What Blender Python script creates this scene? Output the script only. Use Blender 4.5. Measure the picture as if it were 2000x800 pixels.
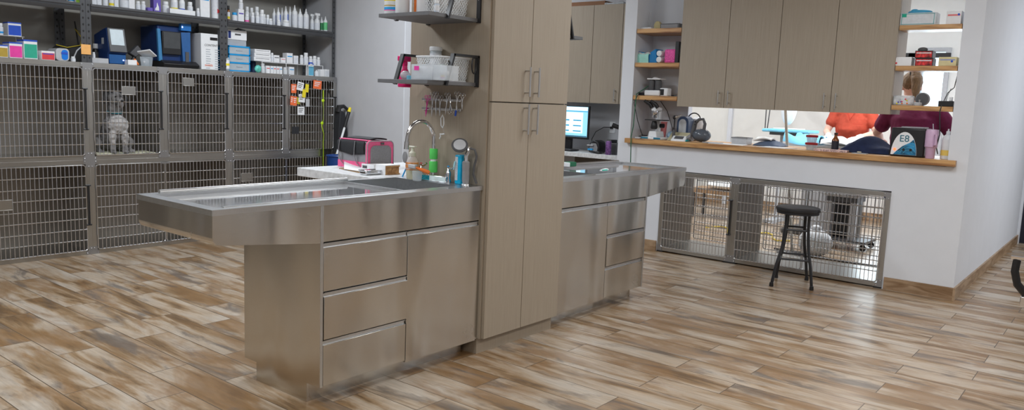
import bpy, bmesh, math, random
from mathutils import Vector, Matrix
random.seed(7)
PI = math.pi
for o in list(bpy.data.objects): bpy.data.objects.remove(o, do_unlink=True)
scn = bpy.context.scene
COL = scn.collection
# ------------------------------------------------------------------ camera
F, PITCH, ROLL, YAW, H = 1523.7, math.radians(7.591), math.radians(2.2635), math.radians(38.7256), 1.34
fw = Vector((math.cos(YAW)*math.cos(PITCH), math.sin(YAW)*math.cos(PITCH), -math.sin(PITCH)))
rt = Vector((math.sin(YAW), -math.cos(YAW), 0)); up = rt.cross(fw)
CR = math.cos(ROLL)*rt + math.sin(ROLL)*up
CU = -math.sin(ROLL)*rt + math.cos(ROLL)*up
cd = bpy.data.cameras.new('camera'); cam = bpy.data.objects.new('camera', cd); COL.objects.link(cam)
cd.sensor_width = 36; cd.lens = F/2000*36; cd.clip_start = .05; cd.clip_end = 60
m = Matrix((CR, CU, -fw)).transposed().to_4x4(); m.translation = Vector((0, 0, H)); cam.matrix_world = m
scn.camera = cam
# ------------------------------------------------------------------ view, world, lights
vs = scn.view_settings; vs.view_transform = 'Standard'; vs.look = 'None'; vs.gamma = 1; vs.use_curve_mapping = False
vs.exposure = -0.85
w = bpy.data.worlds.new('world'); scn.world = w; w.use_nodes = True
w.node_tree.nodes['Background'].inputs[0].default_value = (.75, .87, 1, 1)
w.node_tree.nodes['Background'].inputs[1].default_value = 1.0
def area(x, y, z, sx, sy, power, col=(1, .98, .95), rot=(0, 0, 0), name='ceiling_lamp_light'):
    l = bpy.data.lights.new(name, 'AREA'); l.shape = 'RECTANGLE'; l.size = sx; l.size_y = sy; l.energy = power; l.color = col
    o = bpy.data.objects.new(name, l); COL.objects.link(o); o.location = (x, y, z); o.rotation_euler = rot
    return o
LC = (.88, .94, 1.0); LW = (1.0, .955, .89)
for x, y, p in [(-1.2, -1.2, 60), (1.4, -.6, 60), (4.2, -.6, 60), (.6, 1.6, 60), (4.3, 1.2, 62), (1.6, 4.4, 92), (3.9, 4.7, 92), (6.0, 5.6, 34), (-1.4, 3.2, 55), (8.6, -.8, 95), (7.2, -2.6, 60)]:
    area(x, y, 2.86, 1.2, .6, p, LC if y > .5 or x > 7 else LW)
area(8.85, 2.2, 2.1, .35, .35, 16, (1, 1, 1), name='operating_lamp_light')
for x, y, p in [(8.1, 3.3, 62), (8.3, 1.8, 44), (8.6, 5.2, 55)]:
    area(x, y, 2.86, 1.2, .6, p, (.97, .98, 1))
area(10.35, 2.1, 1.2, 1.6, 1.2, 60, (.75, .9, 1), (0, PI/2, 0), 'daylight_from_window')

# ------------------------------------------------------------------ pixel/plane solvers (photo frame 2000x800)
def zA(v, X, Y):            # height at which (X,Y,z) meets image row v
    a = 400-v
    k = a*fw - F*CU
    return H + (-(k.x*X+k.y*Y))/k.z
def xA(u, Y, z):
    k = (u-1000)*fw - F*CR
    return -(k.y*Y+k.z*(z-H))/k.x
def yA(u, X, z):
    k = (u-1000)*fw - F*CR
    return -(k.x*X+k.z*(z-H))/k.y
# ------------------------------------------------------------------ materials
MATS = {}
def mat(name, col, rough=.5, metal=0, noise=.06, scale=30, bump=0, alpha=1, emit=0, trans=0, stretch=None, spec=.5, coat=0, aniso=0, ior=1.45):
    if name in MATS: return MATS[name]
    m = bpy.data.materials.new(name); m.use_nodes = True; nt = m.node_tree; n = nt.nodes; b = n['Principled BSDF']
    tc = n.new('ShaderNodeTexCoord'); mp = n.new('ShaderNodeMapping'); nz = n.new('ShaderNodeTexNoise')
    nt.links.new(tc.outputs['Object'], mp.inputs[0]); nt.links.new(mp.outputs[0], nz.inputs[0])
    if stretch: mp.inputs['Scale'].default_value = stretch
    nz.inputs['Scale'].default_value = scale; nz.inputs['Detail'].default_value = 3
    cr = n.new('ShaderNodeValToRGB')
    c0 = [max(0, c*(1-noise)) for c in col]; c1 = [min(1, c*(1+noise)) for c in col]
    cr.color_ramp.elements[0].color = (*c0, 1); cr.color_ramp.elements[1].color = (*c1, 1)
    cr.color_ramp.elements[0].position = .3; cr.color_ramp.elements[1].position = .7
    nt.links.new(nz.outputs[0], cr.inputs[0]); nt.links.new(cr.outputs[0], b.inputs['Base Color'])
    b.inputs['Roughness'].default_value = rough; b.inputs['Metallic'].default_value = metal
    b.inputs['Specular IOR Level'].default_value = spec; b.inputs['IOR'].default_value = ior
    if aniso: b.inputs['Anisotropic'].default_value = aniso
    if coat: b.inputs['Coat Weight'].default_value = coat
    if alpha < 1: b.inputs['Alpha'].default_value = alpha
    if trans: b.inputs['Transmission Weight'].default_value = trans
    if emit:
        nt.links.new(cr.outputs[0], b.inputs['Emission Color']); b.inputs['Emission Strength'].default_value = emit
    if bump:
        bp = n.new('ShaderNodeBump'); bp.inputs['Strength'].default_value = bump; bp.inputs['Distance'].default_value = .002
        nt.links.new(nz.outputs[0], bp.inputs['Height']); nt.links.new(bp.outputs[0], b.inputs['Normal'])
    MATS[name] = m; return m
def steel(name, col, rough, smudge=.1, stretch=(1, 1, 40), bump=.02, warp=0):
    m = mat(name, col, rough, 1, .05, 60, bump, stretch=stretch)
    nt = m.node_tree; n = nt.nodes; b = n['Principled BSDF']
    tc = n.new('ShaderNodeTexCoord'); nz = n.new('ShaderNodeTexNoise'); nz.inputs['Scale'].default_value = 3.2; nz.inputs['Detail'].default_value = 4
    mr = n.new('ShaderNodeMapRange'); mr.inputs['To Min'].default_value = rough-smudge*.5; mr.inputs['To Max'].default_value = rough+smudge
    nt.links.new(tc.outputs['Object'], nz.inputs[0]); nt.links.new(nz.outputs[0], mr.inputs[0]); nt.links.new(mr.outputs[0], b.inputs['Roughness'])
    if warp:      # thin sheet never lies quite flat
        mp = n.new('ShaderNodeMapping'); mp.inputs['Scale'].default_value = (2.6, 2.6, .5); wz = n.new('ShaderNodeTexNoise'); wz.inputs['Scale'].default_value = 1.0; wz.inputs['Detail'].default_value = 1
        nt.links.new(tc.outputs['Object'], mp.inputs[0]); nt.links.new(mp.outputs[0], wz.inputs[0])
        bw = n.new('ShaderNodeBump'); bw.inputs['Strength'].default_value = 1; bw.inputs['Distance'].default_value = warp
        old = b.inputs['Normal'].links[0].from_node if b.inputs['Normal'].links else None
        if old: nt.links.new(old.outputs[0], bw.inputs['Normal'])
        nt.links.new(wz.outputs[0], bw.inputs['Height']); nt.links.new(bw.outputs[0], b.inputs['Normal'])
    return m
M_ss = steel('brushed_stainless', (.61, .59, .55), .22, .10, stretch=(1, 1, 25), warp=.10)
M_ss2 = steel('table_stainless', (.62, .63, .64), .3, stretch=(25, 1, 1))
M_mirror = steel('polished_steel_pan', (.62, .63, .65), .06, .03, bump=.0)
M_mirror.node_tree.nodes['Principled BSDF'].inputs['Metallic'].default_value = .72
M_cage = steel('cage_sheet_steel', (.46, .45, .43), .33, stretch=(1, 1, 20))
M_cagedark = steel('cage_inner_shaded', (.33, .30, .265), .36, stretch=(1, 1, 20))  # inner copy of the cage steel, its dark reflections put into the colour
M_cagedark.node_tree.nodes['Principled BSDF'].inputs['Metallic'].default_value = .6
M_cageside = steel('cage_side_shaded', (.20, .17, .14), .5, stretch=(1, 1, 20))  # darker again inside the wall kennels, shade put into the colour
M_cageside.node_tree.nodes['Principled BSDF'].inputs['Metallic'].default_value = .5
M_plate = steel('gusset_plate_steel', (.38, .38, .39), .45)
M_wire = mat('cage_wire', (.74, .75, .77), .26, 1, .03)
M_chrome = mat('chrome', (.82, .83, .85), .08, 1, .01)
M_handle = mat('satin_handle', (.6, .6, .6), .3, 1, .02)
M_gap = mat('shadow_gap', (.02, .02, .02), .7)
M_wall = mat('wall_paint_white', (.735, .76, .81), .75, 0, .015, 8, .05)
M_wallg = mat('wall_paint_grey', (.56, .565, .59), .8, 0, .02, 8, .05)
M_wallb = mat('wall_paint_taupe', (.43, .415, .38), .8, 0, .02, 8, .05)
M_cream = mat('wall_paint_cream', (.83, .825, .79), .8, 0, .02, 8, .05)
M_ceil = mat('ceiling_white', (.8, .8, .8), .9, 0, .02)
M_rack = mat('rack_grey_steel', (.085, .088, .095), .42, .3, .06, 20)
M_black = mat('black_plastic', (.018, .018, .02), .38, 0, .1)
M_blackm = mat('black_metal', (.03, .03, .033), .35, .4, .1)
M_dgrey = mat('dark_grey_plastic', (.09, .09, .095), .5)
M_grey = mat('grey_plastic', (.26, .26, .27), .5)
M_lgrey = mat('light_grey_plastic', (.5, .51, .53), .45)
M_white = mat('white_plastic', (.82, .84, .86), .4, 0, .02)
M_paper = mat('paper_white', (.86, .87, .89), .7, 0, .03)
M_lab = mat('label_grey_print', (.74, .77, .82), .6, 0, .07, 60)
M_clear = mat('clear_plastic', (.75, .8, .85), .15, 0, .05, 20, 0, alpha=.38)
M_glassy = mat('frosted_plastic', (.62, .70, .76), .3, 0, .05, 20, 0, alpha=.6)
def C(name, r, g, b, rough=.5, **k): return mat(name, (r, g, b), rough, **k)
M_blue = C('blue_card', .02, .09, .55); M_pink = C('pink_card', .85, .06, .38); M_green = C('green_card', .03, .42, .28)
M_mustard = C('mustard_card', .48, .33, .05); M_red = C('red_card', .75, .06, .07); M_cyan = C('cyan_plastic', .02, .36, .78)
M_teal = C('teal_plastic', .01, .40, .45); M_purple = C('purple_card', .14, .09, .45); M_orange = C('orange_plastic', .85, .2, .03)
M_yellow = C('yellow_plastic', .85, .70, .03); M_navy = C('navy_blue_casing', .008, .035, .14, .35); M_blue2 = C('blue_casing', .015, .10, .30, .35)
M_lime = C('lime_ribbon', .55, .80, .02); M_postit = C('orange_note', .95, .50, .16); M_tag = C('orange_tag', .9, .18, .06)
M_greentape = C('green_foam', .10, .62, .12, .7); M_amber = mat('amber_glass', (.28, .08, .01), .12, 0, .1, 20, 0, alpha=.9)
M_magenta = C('magenta_plastic', .75, .01, .16, .3); M_lilac = C('lilac_enamel', .62, .42, .60, .35); M_mint = C('mint_fabric', .40, .78, .70, .8)
M_skin = mat('skin', (.72, .44, .34), .55, 0, .05, 8)
M_scrub = mat('rust_red_cloth', (.42, .055, .026), .85, 0, .08, 40, .3)
M_maroon = mat('maroon_cloth', (.16, .012, .06), .85, 0, .1, 40, .3)
M_navycloth = mat('navy_cloth', (.012, .02, .06), .9, 0, .2, 20, .5)
M_blond = mat('blond_hair', (.20, .12, .06), .6, 0, .45, 40, .6, stretch=(4, 4, .4))
M_glove = mat('white_glove', (.86, .87, .88), .5, 0, .02)
M_drape = mat('blue_drape', (.22, .62, .86), .8, 0, .1, 9, .5)
M_cloth = mat('white_cloth', (.9, .92, .92), .85, 0, .03, 9, .4)
M_pinkbag = mat('pink_nylon', (.86, .13, .30), .6, 0, .06, 60, .2)
M_mesh = mat('grey_mesh_panel', (.27, .27, .29), .7, 0, .12, 200, .2)
M_meshd = mat('dark_canvas', (.025, .026, .03), .8, 0, .12, 100, .2)
M_strap = mat('grey_webbing', (.32, .32, .34), .7, 0, .1, 100)
M_fur = mat('grey_white_fur', (.22, .21, .205), .95, 0, .45, 26, 1.0)
M_furd = mat('dark_fur', (.05, .047, .047), .95, 0, .5, 30, 1.0)
M_blanket = mat('pale_yellow_blanket', (.72, .70, .52), .9, 0, .15, 20, .5)
M_screen = C('lit_monitor_screen', .30, .68, .92, .3, emit=1.3, noise=.02)
M_scrdark = C('dim_screen', .20, .24, .28, .25, noise=.1)
M_led = C('led_glow', .3, .4, 1, .3, emit=6)
M_ledr = C('red_led_glow', 1, .15, .05, .3, emit=4)
M_marble = mat('pale_speckled_laminate', (.68, .69, .70), .4, 0, .15, 40)
M_sky = C('bright_daylight_pane', .72, .90, 1.0, .3, emit=2.6, noise=.03)
M_foil = mat('clear_bag_film', (.7, .74, .78), .25, 0, .3, 30, .8, alpha=.6)

def wood_laminate():
    m = bpy.data.materials.new('greige_wood_laminate'); m.use_nodes = True; nt = m.node_tree; n = nt.nodes; b = n['Principled BSDF']
    tc = n.new('ShaderNodeTexCoord'); mp = n.new('ShaderNodeMapping'); mp.inputs['Scale'].default_value = (330, 330, 2.5)
    nz = n.new('ShaderNodeTexNoise'); nz.inputs['Scale'].default_value = 1.5; nz.inputs['Detail'].default_value = 4
    cr = n.new('ShaderNodeValToRGB'); e = cr.color_ramp.elements
    e[0].position = .3; e[0].color = (.315, .262, .20, 1); e[1].position = .7; e[1].color = (.395, .335, .262, 1)
    for a, c in ((tc.outputs['Object'], mp.inputs[0]), (mp.outputs[0], nz.inputs[0]), (nz.outputs[0], cr.inputs[0]), (cr.outputs[0], b.inputs['Base Color'])): nt.links.new(a, c)
    b.inputs['Roughness'].default_value = .48
    return m
M_wood = wood_laminate()
def pine(name='oiled_wood', c0=(.30, .13, .045), c1=(.62, .36, .15), stretch=(12, .8, 12)):
    m = bpy.data.materials.new(name); m.use_nodes = True; nt = m.node_tree; n = nt.nodes; b = n['Principled BSDF']
    tc = n.new('ShaderNodeTexCoord'); mp = n.new('ShaderNodeMapping'); mp.inputs['Scale'].default_value = stretch
    nz = n.new('ShaderNodeTexNoise'); nz.inputs['Scale'].default_value = 4; nz.inputs['Detail'].default_value = 6; nz.inputs['Distortion'].default_value = .6
    cr = n.new('ShaderNodeValToRGB'); e = cr.color_ramp.elements
    e[0].position = .32; e[0].color = (*c0, 1); e[1].position = .62; e[1].color = (*c1, 1)
    for a, c in ((tc.outputs['Object'], mp.inputs[0]), (mp.outputs[0], nz.inputs[0]), (nz.outputs[0], cr.inputs[0]), (cr.outputs[0], b.inputs['Base Color'])): nt.links.new(a, c)
    b.inputs['Roughness'].default_value = .4
    return m
M_pine = pine()
def floor_mat():
    m = bpy.data.materials.new('weathered_wood_look_tile'); m.use_nodes = True; nt = m.node_tree; n = nt.nodes; L = nt.links.new; b = n['Principled BSDF']
    tc = n.new('ShaderNodeTexCoord'); sp = n.new('ShaderNodeSeparateXYZ'); L(tc.outputs['Object'], sp.inputs[0])
    cb = n.new('ShaderNodeCombineXYZ'); L(sp.outputs['Y'], cb.inputs[0]); L(sp.outputs['X'], cb.inputs[1])
    br = n.new('ShaderNodeTexBrick'); br.offset = .37; br.offset_frequency = 2; br.squash = 1
    for k, v in (('Scale', 1), ('Mortar Size', .0022), ('Mortar Smooth', .2), ('Bias', 0), ('Brick Width', .88), ('Row Height', .19)): br.inputs[k].default_value = v
    br.inputs['Color1'].default_value = (0, 0, 0, 1); br.inputs['Color2'].default_value = (1, 1, 1, 1); br.inputs['Mortar'].default_value = (.5, .5, .5, 1)
    L(cb.outputs[0], br.inputs['Vector'])
    # a per-plank offset keeps the grain from running across the joints
    rnd = n.new('ShaderNodeMath'); rnd.operation = 'MULTIPLY'; rnd.inputs[1].default_value = 37; L(br.outputs['Color'], rnd.inputs[0])
    ad = n.new('ShaderNodeVectorMath'); ad.operation = 'ADD'; L(tc.outputs['Object'], ad.inputs[0])
    cb2 = n.new('ShaderNodeCombineXYZ'); L(rnd.outputs[0], cb2.inputs[0]); L(rnd.outputs[0], cb2.inputs[1]); L(rnd.outputs[0], cb2.inputs[2]); L(cb2.outputs[0], ad.inputs[1])
    def nz(scale, st, det, dist=0., rough=.6):
        mp = n.new('ShaderNodeMapping'); mp.inputs['Scale'].default_value = st; L(ad.outputs[0], mp.inputs[0])
        t = n.new('ShaderNodeTexNoise'); t.inputs['Scale'].default_value = scale; t.inputs['Detail'].default_value = det; t.inputs['Distortion'].default_value = dist; t.inputs['Roughness'].default_value = rough
        L(mp.outputs[0], t.inputs[0]); return t.outputs[0]
    n1 = nz(2.6, (2.8, .45, 1), 6, .5); n2 = nz(2.4, (1.9, .6, 1), 5, .6); n3 = nz(3.0, (2.6, .6, 1), 7, .6); n4 = nz(9, (9, .6, 1), 5)
    def ramp(src, stops):
        r = n.new('ShaderNodeValToRGB'); e = r.color_ramp.elements
        e[0].position, e[0].color = stops[0][0], (*stops[0][1], 1); e[1].position, e[1].color = stops[1][0], (*stops[1][1], 1)
        for p, c in stops[2:]:
            q = e.new(p); q.color = (*c, 1)
        L(src, r.inputs[0]); return r.outputs[0]
    base = ramp(n1, [(.35, (.16, .095, .045)), (.43, (.31, .20, .105)), (.51, (.455, .355, .255)), (.64, (.52, .45, .37))])
    def mix(f, a, c, ty='MIX'):
        x = n.new('ShaderNodeMix'); x.data_type = 'RGBA'; x.blend_type = ty
        if hasattr(f, 'is_linked'): L(f, x.inputs['Factor'])
        else: x.inputs['Factor'].default_value = f
        for s, i in ((a, 6), (c, 7)):
            if isinstance(s, tuple): x.inputs[i].default_value = (*s, 1)
            else: L(s, x.inputs[i])
        return x.outputs[2]
    rust = ramp(n2, [(.49, (0, 0, 0)), (.60, (1, 1, 1))]); dark = ramp(n3, [(.55, (0, 0, 0)), (.66, (1, 1, 1))]); fine = ramp(n4, [(.3, (.80, .80, .80)), (.7, (1.08, 1.08, 1.08))])
    sc = n.new('ShaderNodeMath'); sc.operation = 'MULTIPLY'; sc.inputs[1].default_value = .72; L(rust, sc.inputs[0])
    c = mix(sc.outputs[0], base, (.27, .15, .062))
    sd = n.new('ShaderNodeMath'); sd.operation = 'MULTIPLY'; sd.inputs[1].default_value = .7; L(dark, sd.inputs[0])
    c = mix(sd.outputs[0], c, (.12, .105, .095))
    c = mix(1.0, c, fine, 'MULTIPLY')
    c = mix(br.outputs['Fac'], c, (.10, .07, .045))
    L(c, b.inputs['Base Color'])
    mr = n.new('ShaderNodeMapRange'); mr.inputs['To Min'].default_value = .22; mr.inputs['To Max'].default_value = .42; L(n4, mr.inputs[0]); L(mr.outputs[0], b.inputs['Roughness'])
    bp = n.new('ShaderNodeBump'); bp.invert = True; bp.inputs['Strength'].default_value = .4; bp.inputs['Distance'].default_value = .002; L(br.outputs['Fac'], bp.inputs['Height']); L(bp.outputs[0], b.inputs['Normal'])
    return m
M_floor = floor_mat()
M_basebd = pine('wood_look_baseboard_tile', (.20, .11, .05), (.42, .29, .18), (1, 1, 6))

# ------------------------------------------------------------------ mesh helpers (world coordinates; build() makes them local to the parent)
def wloc(o):
    v = Vector((0, 0, 0))
    while o is not None: v += o.location; o = o.parent
    return v
class MB:
    def __init__(s): s.b = bmesh.new()
    def box(s, x0, x1, y0, y1, z0, z1, M=None):
        v = [s.b.verts.new((x, y, z)) for x in (x0, x1) for y in (y0, y1) for z in (z0, z1)]
        if M is not None:
            for q in v: q.co = M @ q.co
        for f in ((0, 1, 3, 2), (4, 6, 7, 5), (0, 4, 5, 1), (2, 3, 7, 6), (0, 2, 6, 4), (1, 5, 7, 3)): s.b.faces.new([v[i] for i in f])
        return s
    def ring(s, c, a, b, seg): return [s.b.verts.new(c + a*math.cos(2*PI*i/seg) + b*math.sin(2*PI*i/seg)) for i in range(seg)]
    def bridge(s, r0, r1):
        k = len(r0)
        for i in range(k): s.b.faces.new((r0[i], r0[(i+1) % k], r1[(i+1) % k], r1[i]))
    def cap(s, r, flip=False): s.b.faces.new(list(reversed(r)) if flip else r)
    def tube(s, pts, r, seg=8, rr=None, closed=False, flat=1.0):
        pts = [Vector(p) for p in pts]; R = rr or [r]*len(pts); prev = None; rings = []; N = len(pts); nrm = None
        for i, p in enumerate(pts):
            if closed: t = (pts[(i+1) % N]-pts[i-1])
            else: t = pts[min(i+1, N-1)] - pts[max(i-1, 0)]
            t.normalize()
            if nrm is None: nrm = t.orthogonal().normalized()
            else: nrm = (nrm - t*nrm.dot(t)).normalized()
            bb = t.cross(nrm)
            rings.append(s.ring(p, nrm*R[i], bb*R[i]*flat, seg))
        for i in range(N-1): s.bridge(rings[i], rings[i+1])
        if closed: s.bridge(rings[-1], rings[0])
        else: s.cap(rings[0], True); s.cap(rings[-1])
        return s
    def cyl(s, p0, p1, r, seg=12, r2=None): return s.tube([p0, p1], r, seg, [r, r if r2 is None else r2])
    def lathe(s, prof, c=(0, 0, 0), seg=16, ax='z', sx=1, sy=1):
        c = Vector(c); rings = []
        for r, z in prof:
            if ax == 'z': rings.append(s.ring(c+Vector((0, 0, z)), Vector((r*sx, 0, 0)), Vector((0, r*sy, 0)), seg))
            elif ax == 'x': rings.append(s.ring(c+Vector((z, 0, 0)), Vector((0, r*sx, 0)), Vector((0, 0, r*sy)), seg))
            else: rings.append(s.ring(c+Vector((0, z, 0)), Vector((0, 0, r*sy)), Vector((r*sx, 0, 0)), seg))
        for i in range(len(rings)-1): s.bridge(rings[i], rings[i+1])
        s.cap(rings[0], True); s.cap(rings[-1]); return s
    def ell(s, c, rx, ry, rz, seg=16, rings=8, M=None):
        g = bmesh.ops.create_uvsphere(s.b, u_segments=seg, v_segments=rings, radius=1)
        for v in g['verts']:
            v.co = Vector((v.co.x*rx, v.co.y*ry, v.co.z*rz))
            if M is not None: v.co = M @ v.co
            v.co += Vector(c)
        return s
    def loft(s, secs, seg=16):      # secs: (centre, a-vector, b-vector)
        rings = [s.ring(Vector(c), Vector(a), Vector(b), seg) for c, a, b in secs]
        for i in range(len(rings)-1): s.bridge(rings[i], rings[i+1])
        s.cap(rings[0], True); s.cap(rings[-1]); return s
    def prism(s, poly, ax, a, b):   # poly in the two other axes, extruded along ax
        def P(p, q):
            if ax == 'x': return (q, p[0], p[1])
            if ax == 'y': return (p[0], q, p[1])
            return (p[0], p[1], q)
        r0 = [s.b.verts.new(P(p, a)) for p in poly]; r1 = [s.b.verts.new(P(p, b)) for p in poly]
        s.bridge(r0, r1); s.cap(r0, True); s.cap(r1); return s
    def sheet(s, nx, ny, fn, th=.004):
        top = [[s.b.verts.new(fn(i/nx, j/ny)) for j in range(ny+1)] for i in range(nx+1)]
        bot = [[s.b.verts.new(Vector(fn(i/nx, j/ny))-Vector((0, 0, th))) for j in range(ny+1)] for i in range(nx+1)]
        for i in range(nx):
            for j in range(ny):
                s.b.faces.new((top[i][j], top[i+1][j], top[i+1][j+1], top[i][j+1])); s.b.faces.new((bot[i][j], bot[i][j+1], bot[i+1][j+1], bot[i+1][j]))
        for i in range(nx):
            s.b.faces.new((top[i][0], bot[i][0], bot[i+1][0], top[i+1][0])); s.b.faces.new((top[i][ny], top[i+1][ny], bot[i+1][ny], bot[i][ny]))
        for j in range(ny):
            s.b.faces.new((top[0][j], top[0][j+1], bot[0][j+1], bot[0][j])); s.b.faces.new((top[nx][j], bot[nx][j], bot[nx][j+1], top[nx][j+1]))
        return s
    def xf(s, M):
        for v in s.b.verts: v.co = M @ v.co
        return s
    def build(s, name, mat, parent=None, bev=0, smooth=True, ang=35, rot=None, sub=0, keep=False):
        bmesh.ops.recalc_face_normals(s.b, faces=s.b.faces)
        me = bpy.data.meshes.new(name)
        if parent is not None: off = wloc(parent)
        elif keep: off = Vector((0, 0, 0))
        else:
            xs = [v.co for v in s.b.verts]
            off = Vector(((min(c.x for c in xs)+max(c.x for c in xs))/2, (min(c.y for c in xs)+max(c.y for c in xs))/2, min(c.z for c in xs)))
        for v in s.b.verts: v.co -= off
        s.b.to_mesh(me); s.b.free()
        if smooth:
            me.polygons.foreach_set('use_smooth', [True]*len(me.polygons)); me.set_sharp_from_angle(angle=math.radians(ang))
        me.materials.append(mat)
        o = bpy.data.objects.new(name, me); COL.objects.link(o)
        if parent is not None: o.parent = parent
        else: o.location = off
        if bev:
            b = o.modifiers.new('bevel', 'BEVEL'); b.width = bev; b.segments = 2; b.limit_method = 'ANGLE'; b.angle_limit = math.radians(40)
        if sub:
            b = o.modifiers.new('sub', 'SUBSURF'); b.levels = sub; b.render_levels = sub
        return o
def tag(o, label, cat, group=None, kind=None):
    o['label'] = label; o['category'] = cat
    if group: o['group'] = group
    if kind: o['kind'] = kind
    return o
def thing(name, loc, label, cat, group=None, rz=0):
    o = bpy.data.objects.new(name, None); COL.objects.link(o); o.location = loc; o.rotation_euler = (0, 0, rz); o.empty_display_size = .05
    return tag(o, label, cat, group)
def copytree(o, loc=None, rz=None, parent=None, label=None, group=None):
    c = o.copy(); COL.objects.link(c)
    if parent is not None: c.parent = parent
    if loc is not None: c.location = loc
    if rz is not None: c.rotation_euler[2] = rz
    if label: c['label'] = label
    if group: c['group'] = group
    for ch in list(o.children): copytree(ch, parent=c)
    return c
def struct(name, mb, m, **k):
    o = mb.build(name, m, None, **k); o['kind'] = 'structure'; return o
def text(body, size, m, parent, loc, rot, name='lettering', ext=.0004, align='CENTER'):
    cu = bpy.data.curves.new(name, 'FONT'); cu.body = body; cu.size = size; cu.extrude = ext; cu.align_x = align; cu.align_y = 'CENTER'
    t = bpy.data.objects.new('lettering_source', cu); COL.objects.link(t); bpy.context.view_layer.update()
    me = bpy.data.meshes.new_from_object(t.evaluated_get(bpy.context.evaluated_depsgraph_get())); bpy.data.objects.remove(t, do_unlink=True)
    me.materials.clear(); me.materials.append(m)
    o = bpy.data.objects.new(name, me); COL.objects.link(o); o.parent = parent; o.location = Vector(loc) - wloc(parent); o.rotation_euler = rot
    return o
ROT_Y = (PI/2, 0, 0)          # reads from -Y side
ROT_X = (PI/2, 0, -PI/2)      # reads from -X side
ORD = ['first', 'second', 'third', 'fourth', 'fifth', 'sixth', 'seventh', 'eighth', 'ninth', 'tenth', 'eleventh', 'twelfth', 'thirteenth', 'fourteenth', 'fifteenth', 'sixteenth']
# ------------------------------------------------------------------ the setting
XW = 6.49; YG = 6.41; YC = .977
struct('floor', MB().box(-4, 11.6, -5, 8, -.1, 0), M_floor, smooth=False, keep=True)
struct('ceiling', MB().box(-4, 11.6, -5, 8, 2.9, 3.0), M_ceil)
struct('wall_back', MB().box(-4, 5.1, 7.0, 7.12, 0, 2.9), M_wallb)
struct('wall_side', MB().box(5.1, 5.2, 5.44, 7.12, 0, 2.9), M_wallg)
struct('wall_camera_left', MB().box(-4.12, -4, -5, 7.12, 0, 2.9), M_wall)
struct('wall_camera_behind', MB().box(-4, 11.6, -5.12, -5, 0, 2.9), M_wall)
# stub wall end face; its lit brightness is put in as a whiter colour
struct('lit_end_face', MB().box(5.095, 5.205, 5.43, 5.44, 0, 2.9), M_wall)
# pass-through wall: openings for the hatch (Y 1.11..3.80, z 1.0 up to 2.45) and the two floor kennels
T = .14
w = MB()
w.box(XW, XW+T, YC, 1.467, 0, .985)
w.box(XW, XW+T, 3.435, 3.93, 0, .985)
w.box(XW, XW+T, 1.467, 3.435, .765, .985)
w.box(XW, XW+T, YC, 1.11, .985, 2.9)
w.box(XW, XW+T, 3.80, 3.93, .985, 2.9)
w.box(XW, XW+T, 1.11, 3.80, 2.5, 2.9)
struct('wall_right', w, M_wall, smooth=False)
struct('wall_corridor', MB().box(XW+T, 10.15, YC, YC+.12, 0, 2.9).box(10.35, 10.8, YC, YC+.12, 0, 2.9), M_wall)
# niche behind the small left shelves
w = MB(); w.box(6.82, 6.90, 3.38, 3.92, 1.0, 2.9); w.box(XW+T, 6.82, 3.80, 3.92, 1.0, 2.9); w.box(XW+T, 6.9, 3.435, 3.93, 0, .985)
struct('wall_niche', w, M_wall, smooth=False)
# desk nook wall behind the upper cabinets
struct('wall_nook', MB().box(7.2, 7.3, 3.92, 7.5, 0, 2.9), M_wallg)
struct('wall_nook_end', MB().box(5.2, 7.3, 7.4, 7.5, 0, 2.9), M_wallg)
struct('wall_nook_return', MB().box(6.9, 7.3, 3.86, 3.93, 0, 2.9), M_wall)
# treatment room beyond
XF = 10.6; W0, W1 = yA(1845, XF, 1.6), yA(1793, XF, 1.6)
w = MB(); w.box(XF, XF+.1, W1, 6.3, 0, 2.9); w.box(XF, XF+.1, YC+.12, W0, 0, 2.9); w.box(XF, XF+.1, W0, W1, 2.15, 2.9)
struct('wall_far', w, M_cream, smooth=False)
struct('wall_far_left', MB().box(7.3, 10.7, 6.2, 6.3, 0, 2.9), M_cream)
struct('trim_2', MB().box(XF-.04, XF, yA(1431, XF, 1.2), yA(1424, XF, 1.2), 0, 2.9), M_wall)
struct('baseboard_right', MB().box(XW-.014, XW, YC, 1.455, 0, .095).box(XW-.014, XW, 3.45, 3.93, 0, .095), M_basebd)
struct('baseboard_corridor', MB().box(XW-.014, 10.15, YC-.014, YC, 0, .095), M_basebd)
struct('baseboard_far', MB().box(XF-.015, XF, W1+.04, 6.2, 0, .1), M_basebd)
# glazed door to daylight at the far side
wd = struct('window_1', MB().box(XF+.04, XF+.06, W0, W1, 0.02, 2.15), M_sky)
fr = MB()
for y0, y1 in ((W0-.02, W0+.03), (W1-.03, W1+.02)): fr.box(XF-.04, XF+.03, y0, y1, 0, 2.12)
fr.box(XF-.04, XF+.03, W0-.02, W1+.02, 2.12, 2.17)
struct('trim_3', fr, M_lgrey)
# dark door at the end of the corridor, with frame and lever
d = struct('door_1', MB().box(10.2, 10.25, -.05, .955, 0, 2.1), mat('dark_navy_door', (.014, .016, .03), .45))
MB().cyl((10.2, .88, 1.0), (10.15, .88, 1.0), .02).cyl((10.15, .88, 1.0), (10.15, .78, 1.0), .009).build('door_handle', M_handle, d)
struct('wall_corridor_end', MB().box(10.25, 10.35, -5, YC+.12, 0, 2.9).box(10.15, 10.25, .955, YC+.12, 0, 2.9).box(10.2, 10.25, -.05, .955, 2.1, 2.9).box(10.2, 10.25, -5, -.05, 0, 2.9), M_wall, smooth=False)

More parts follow.
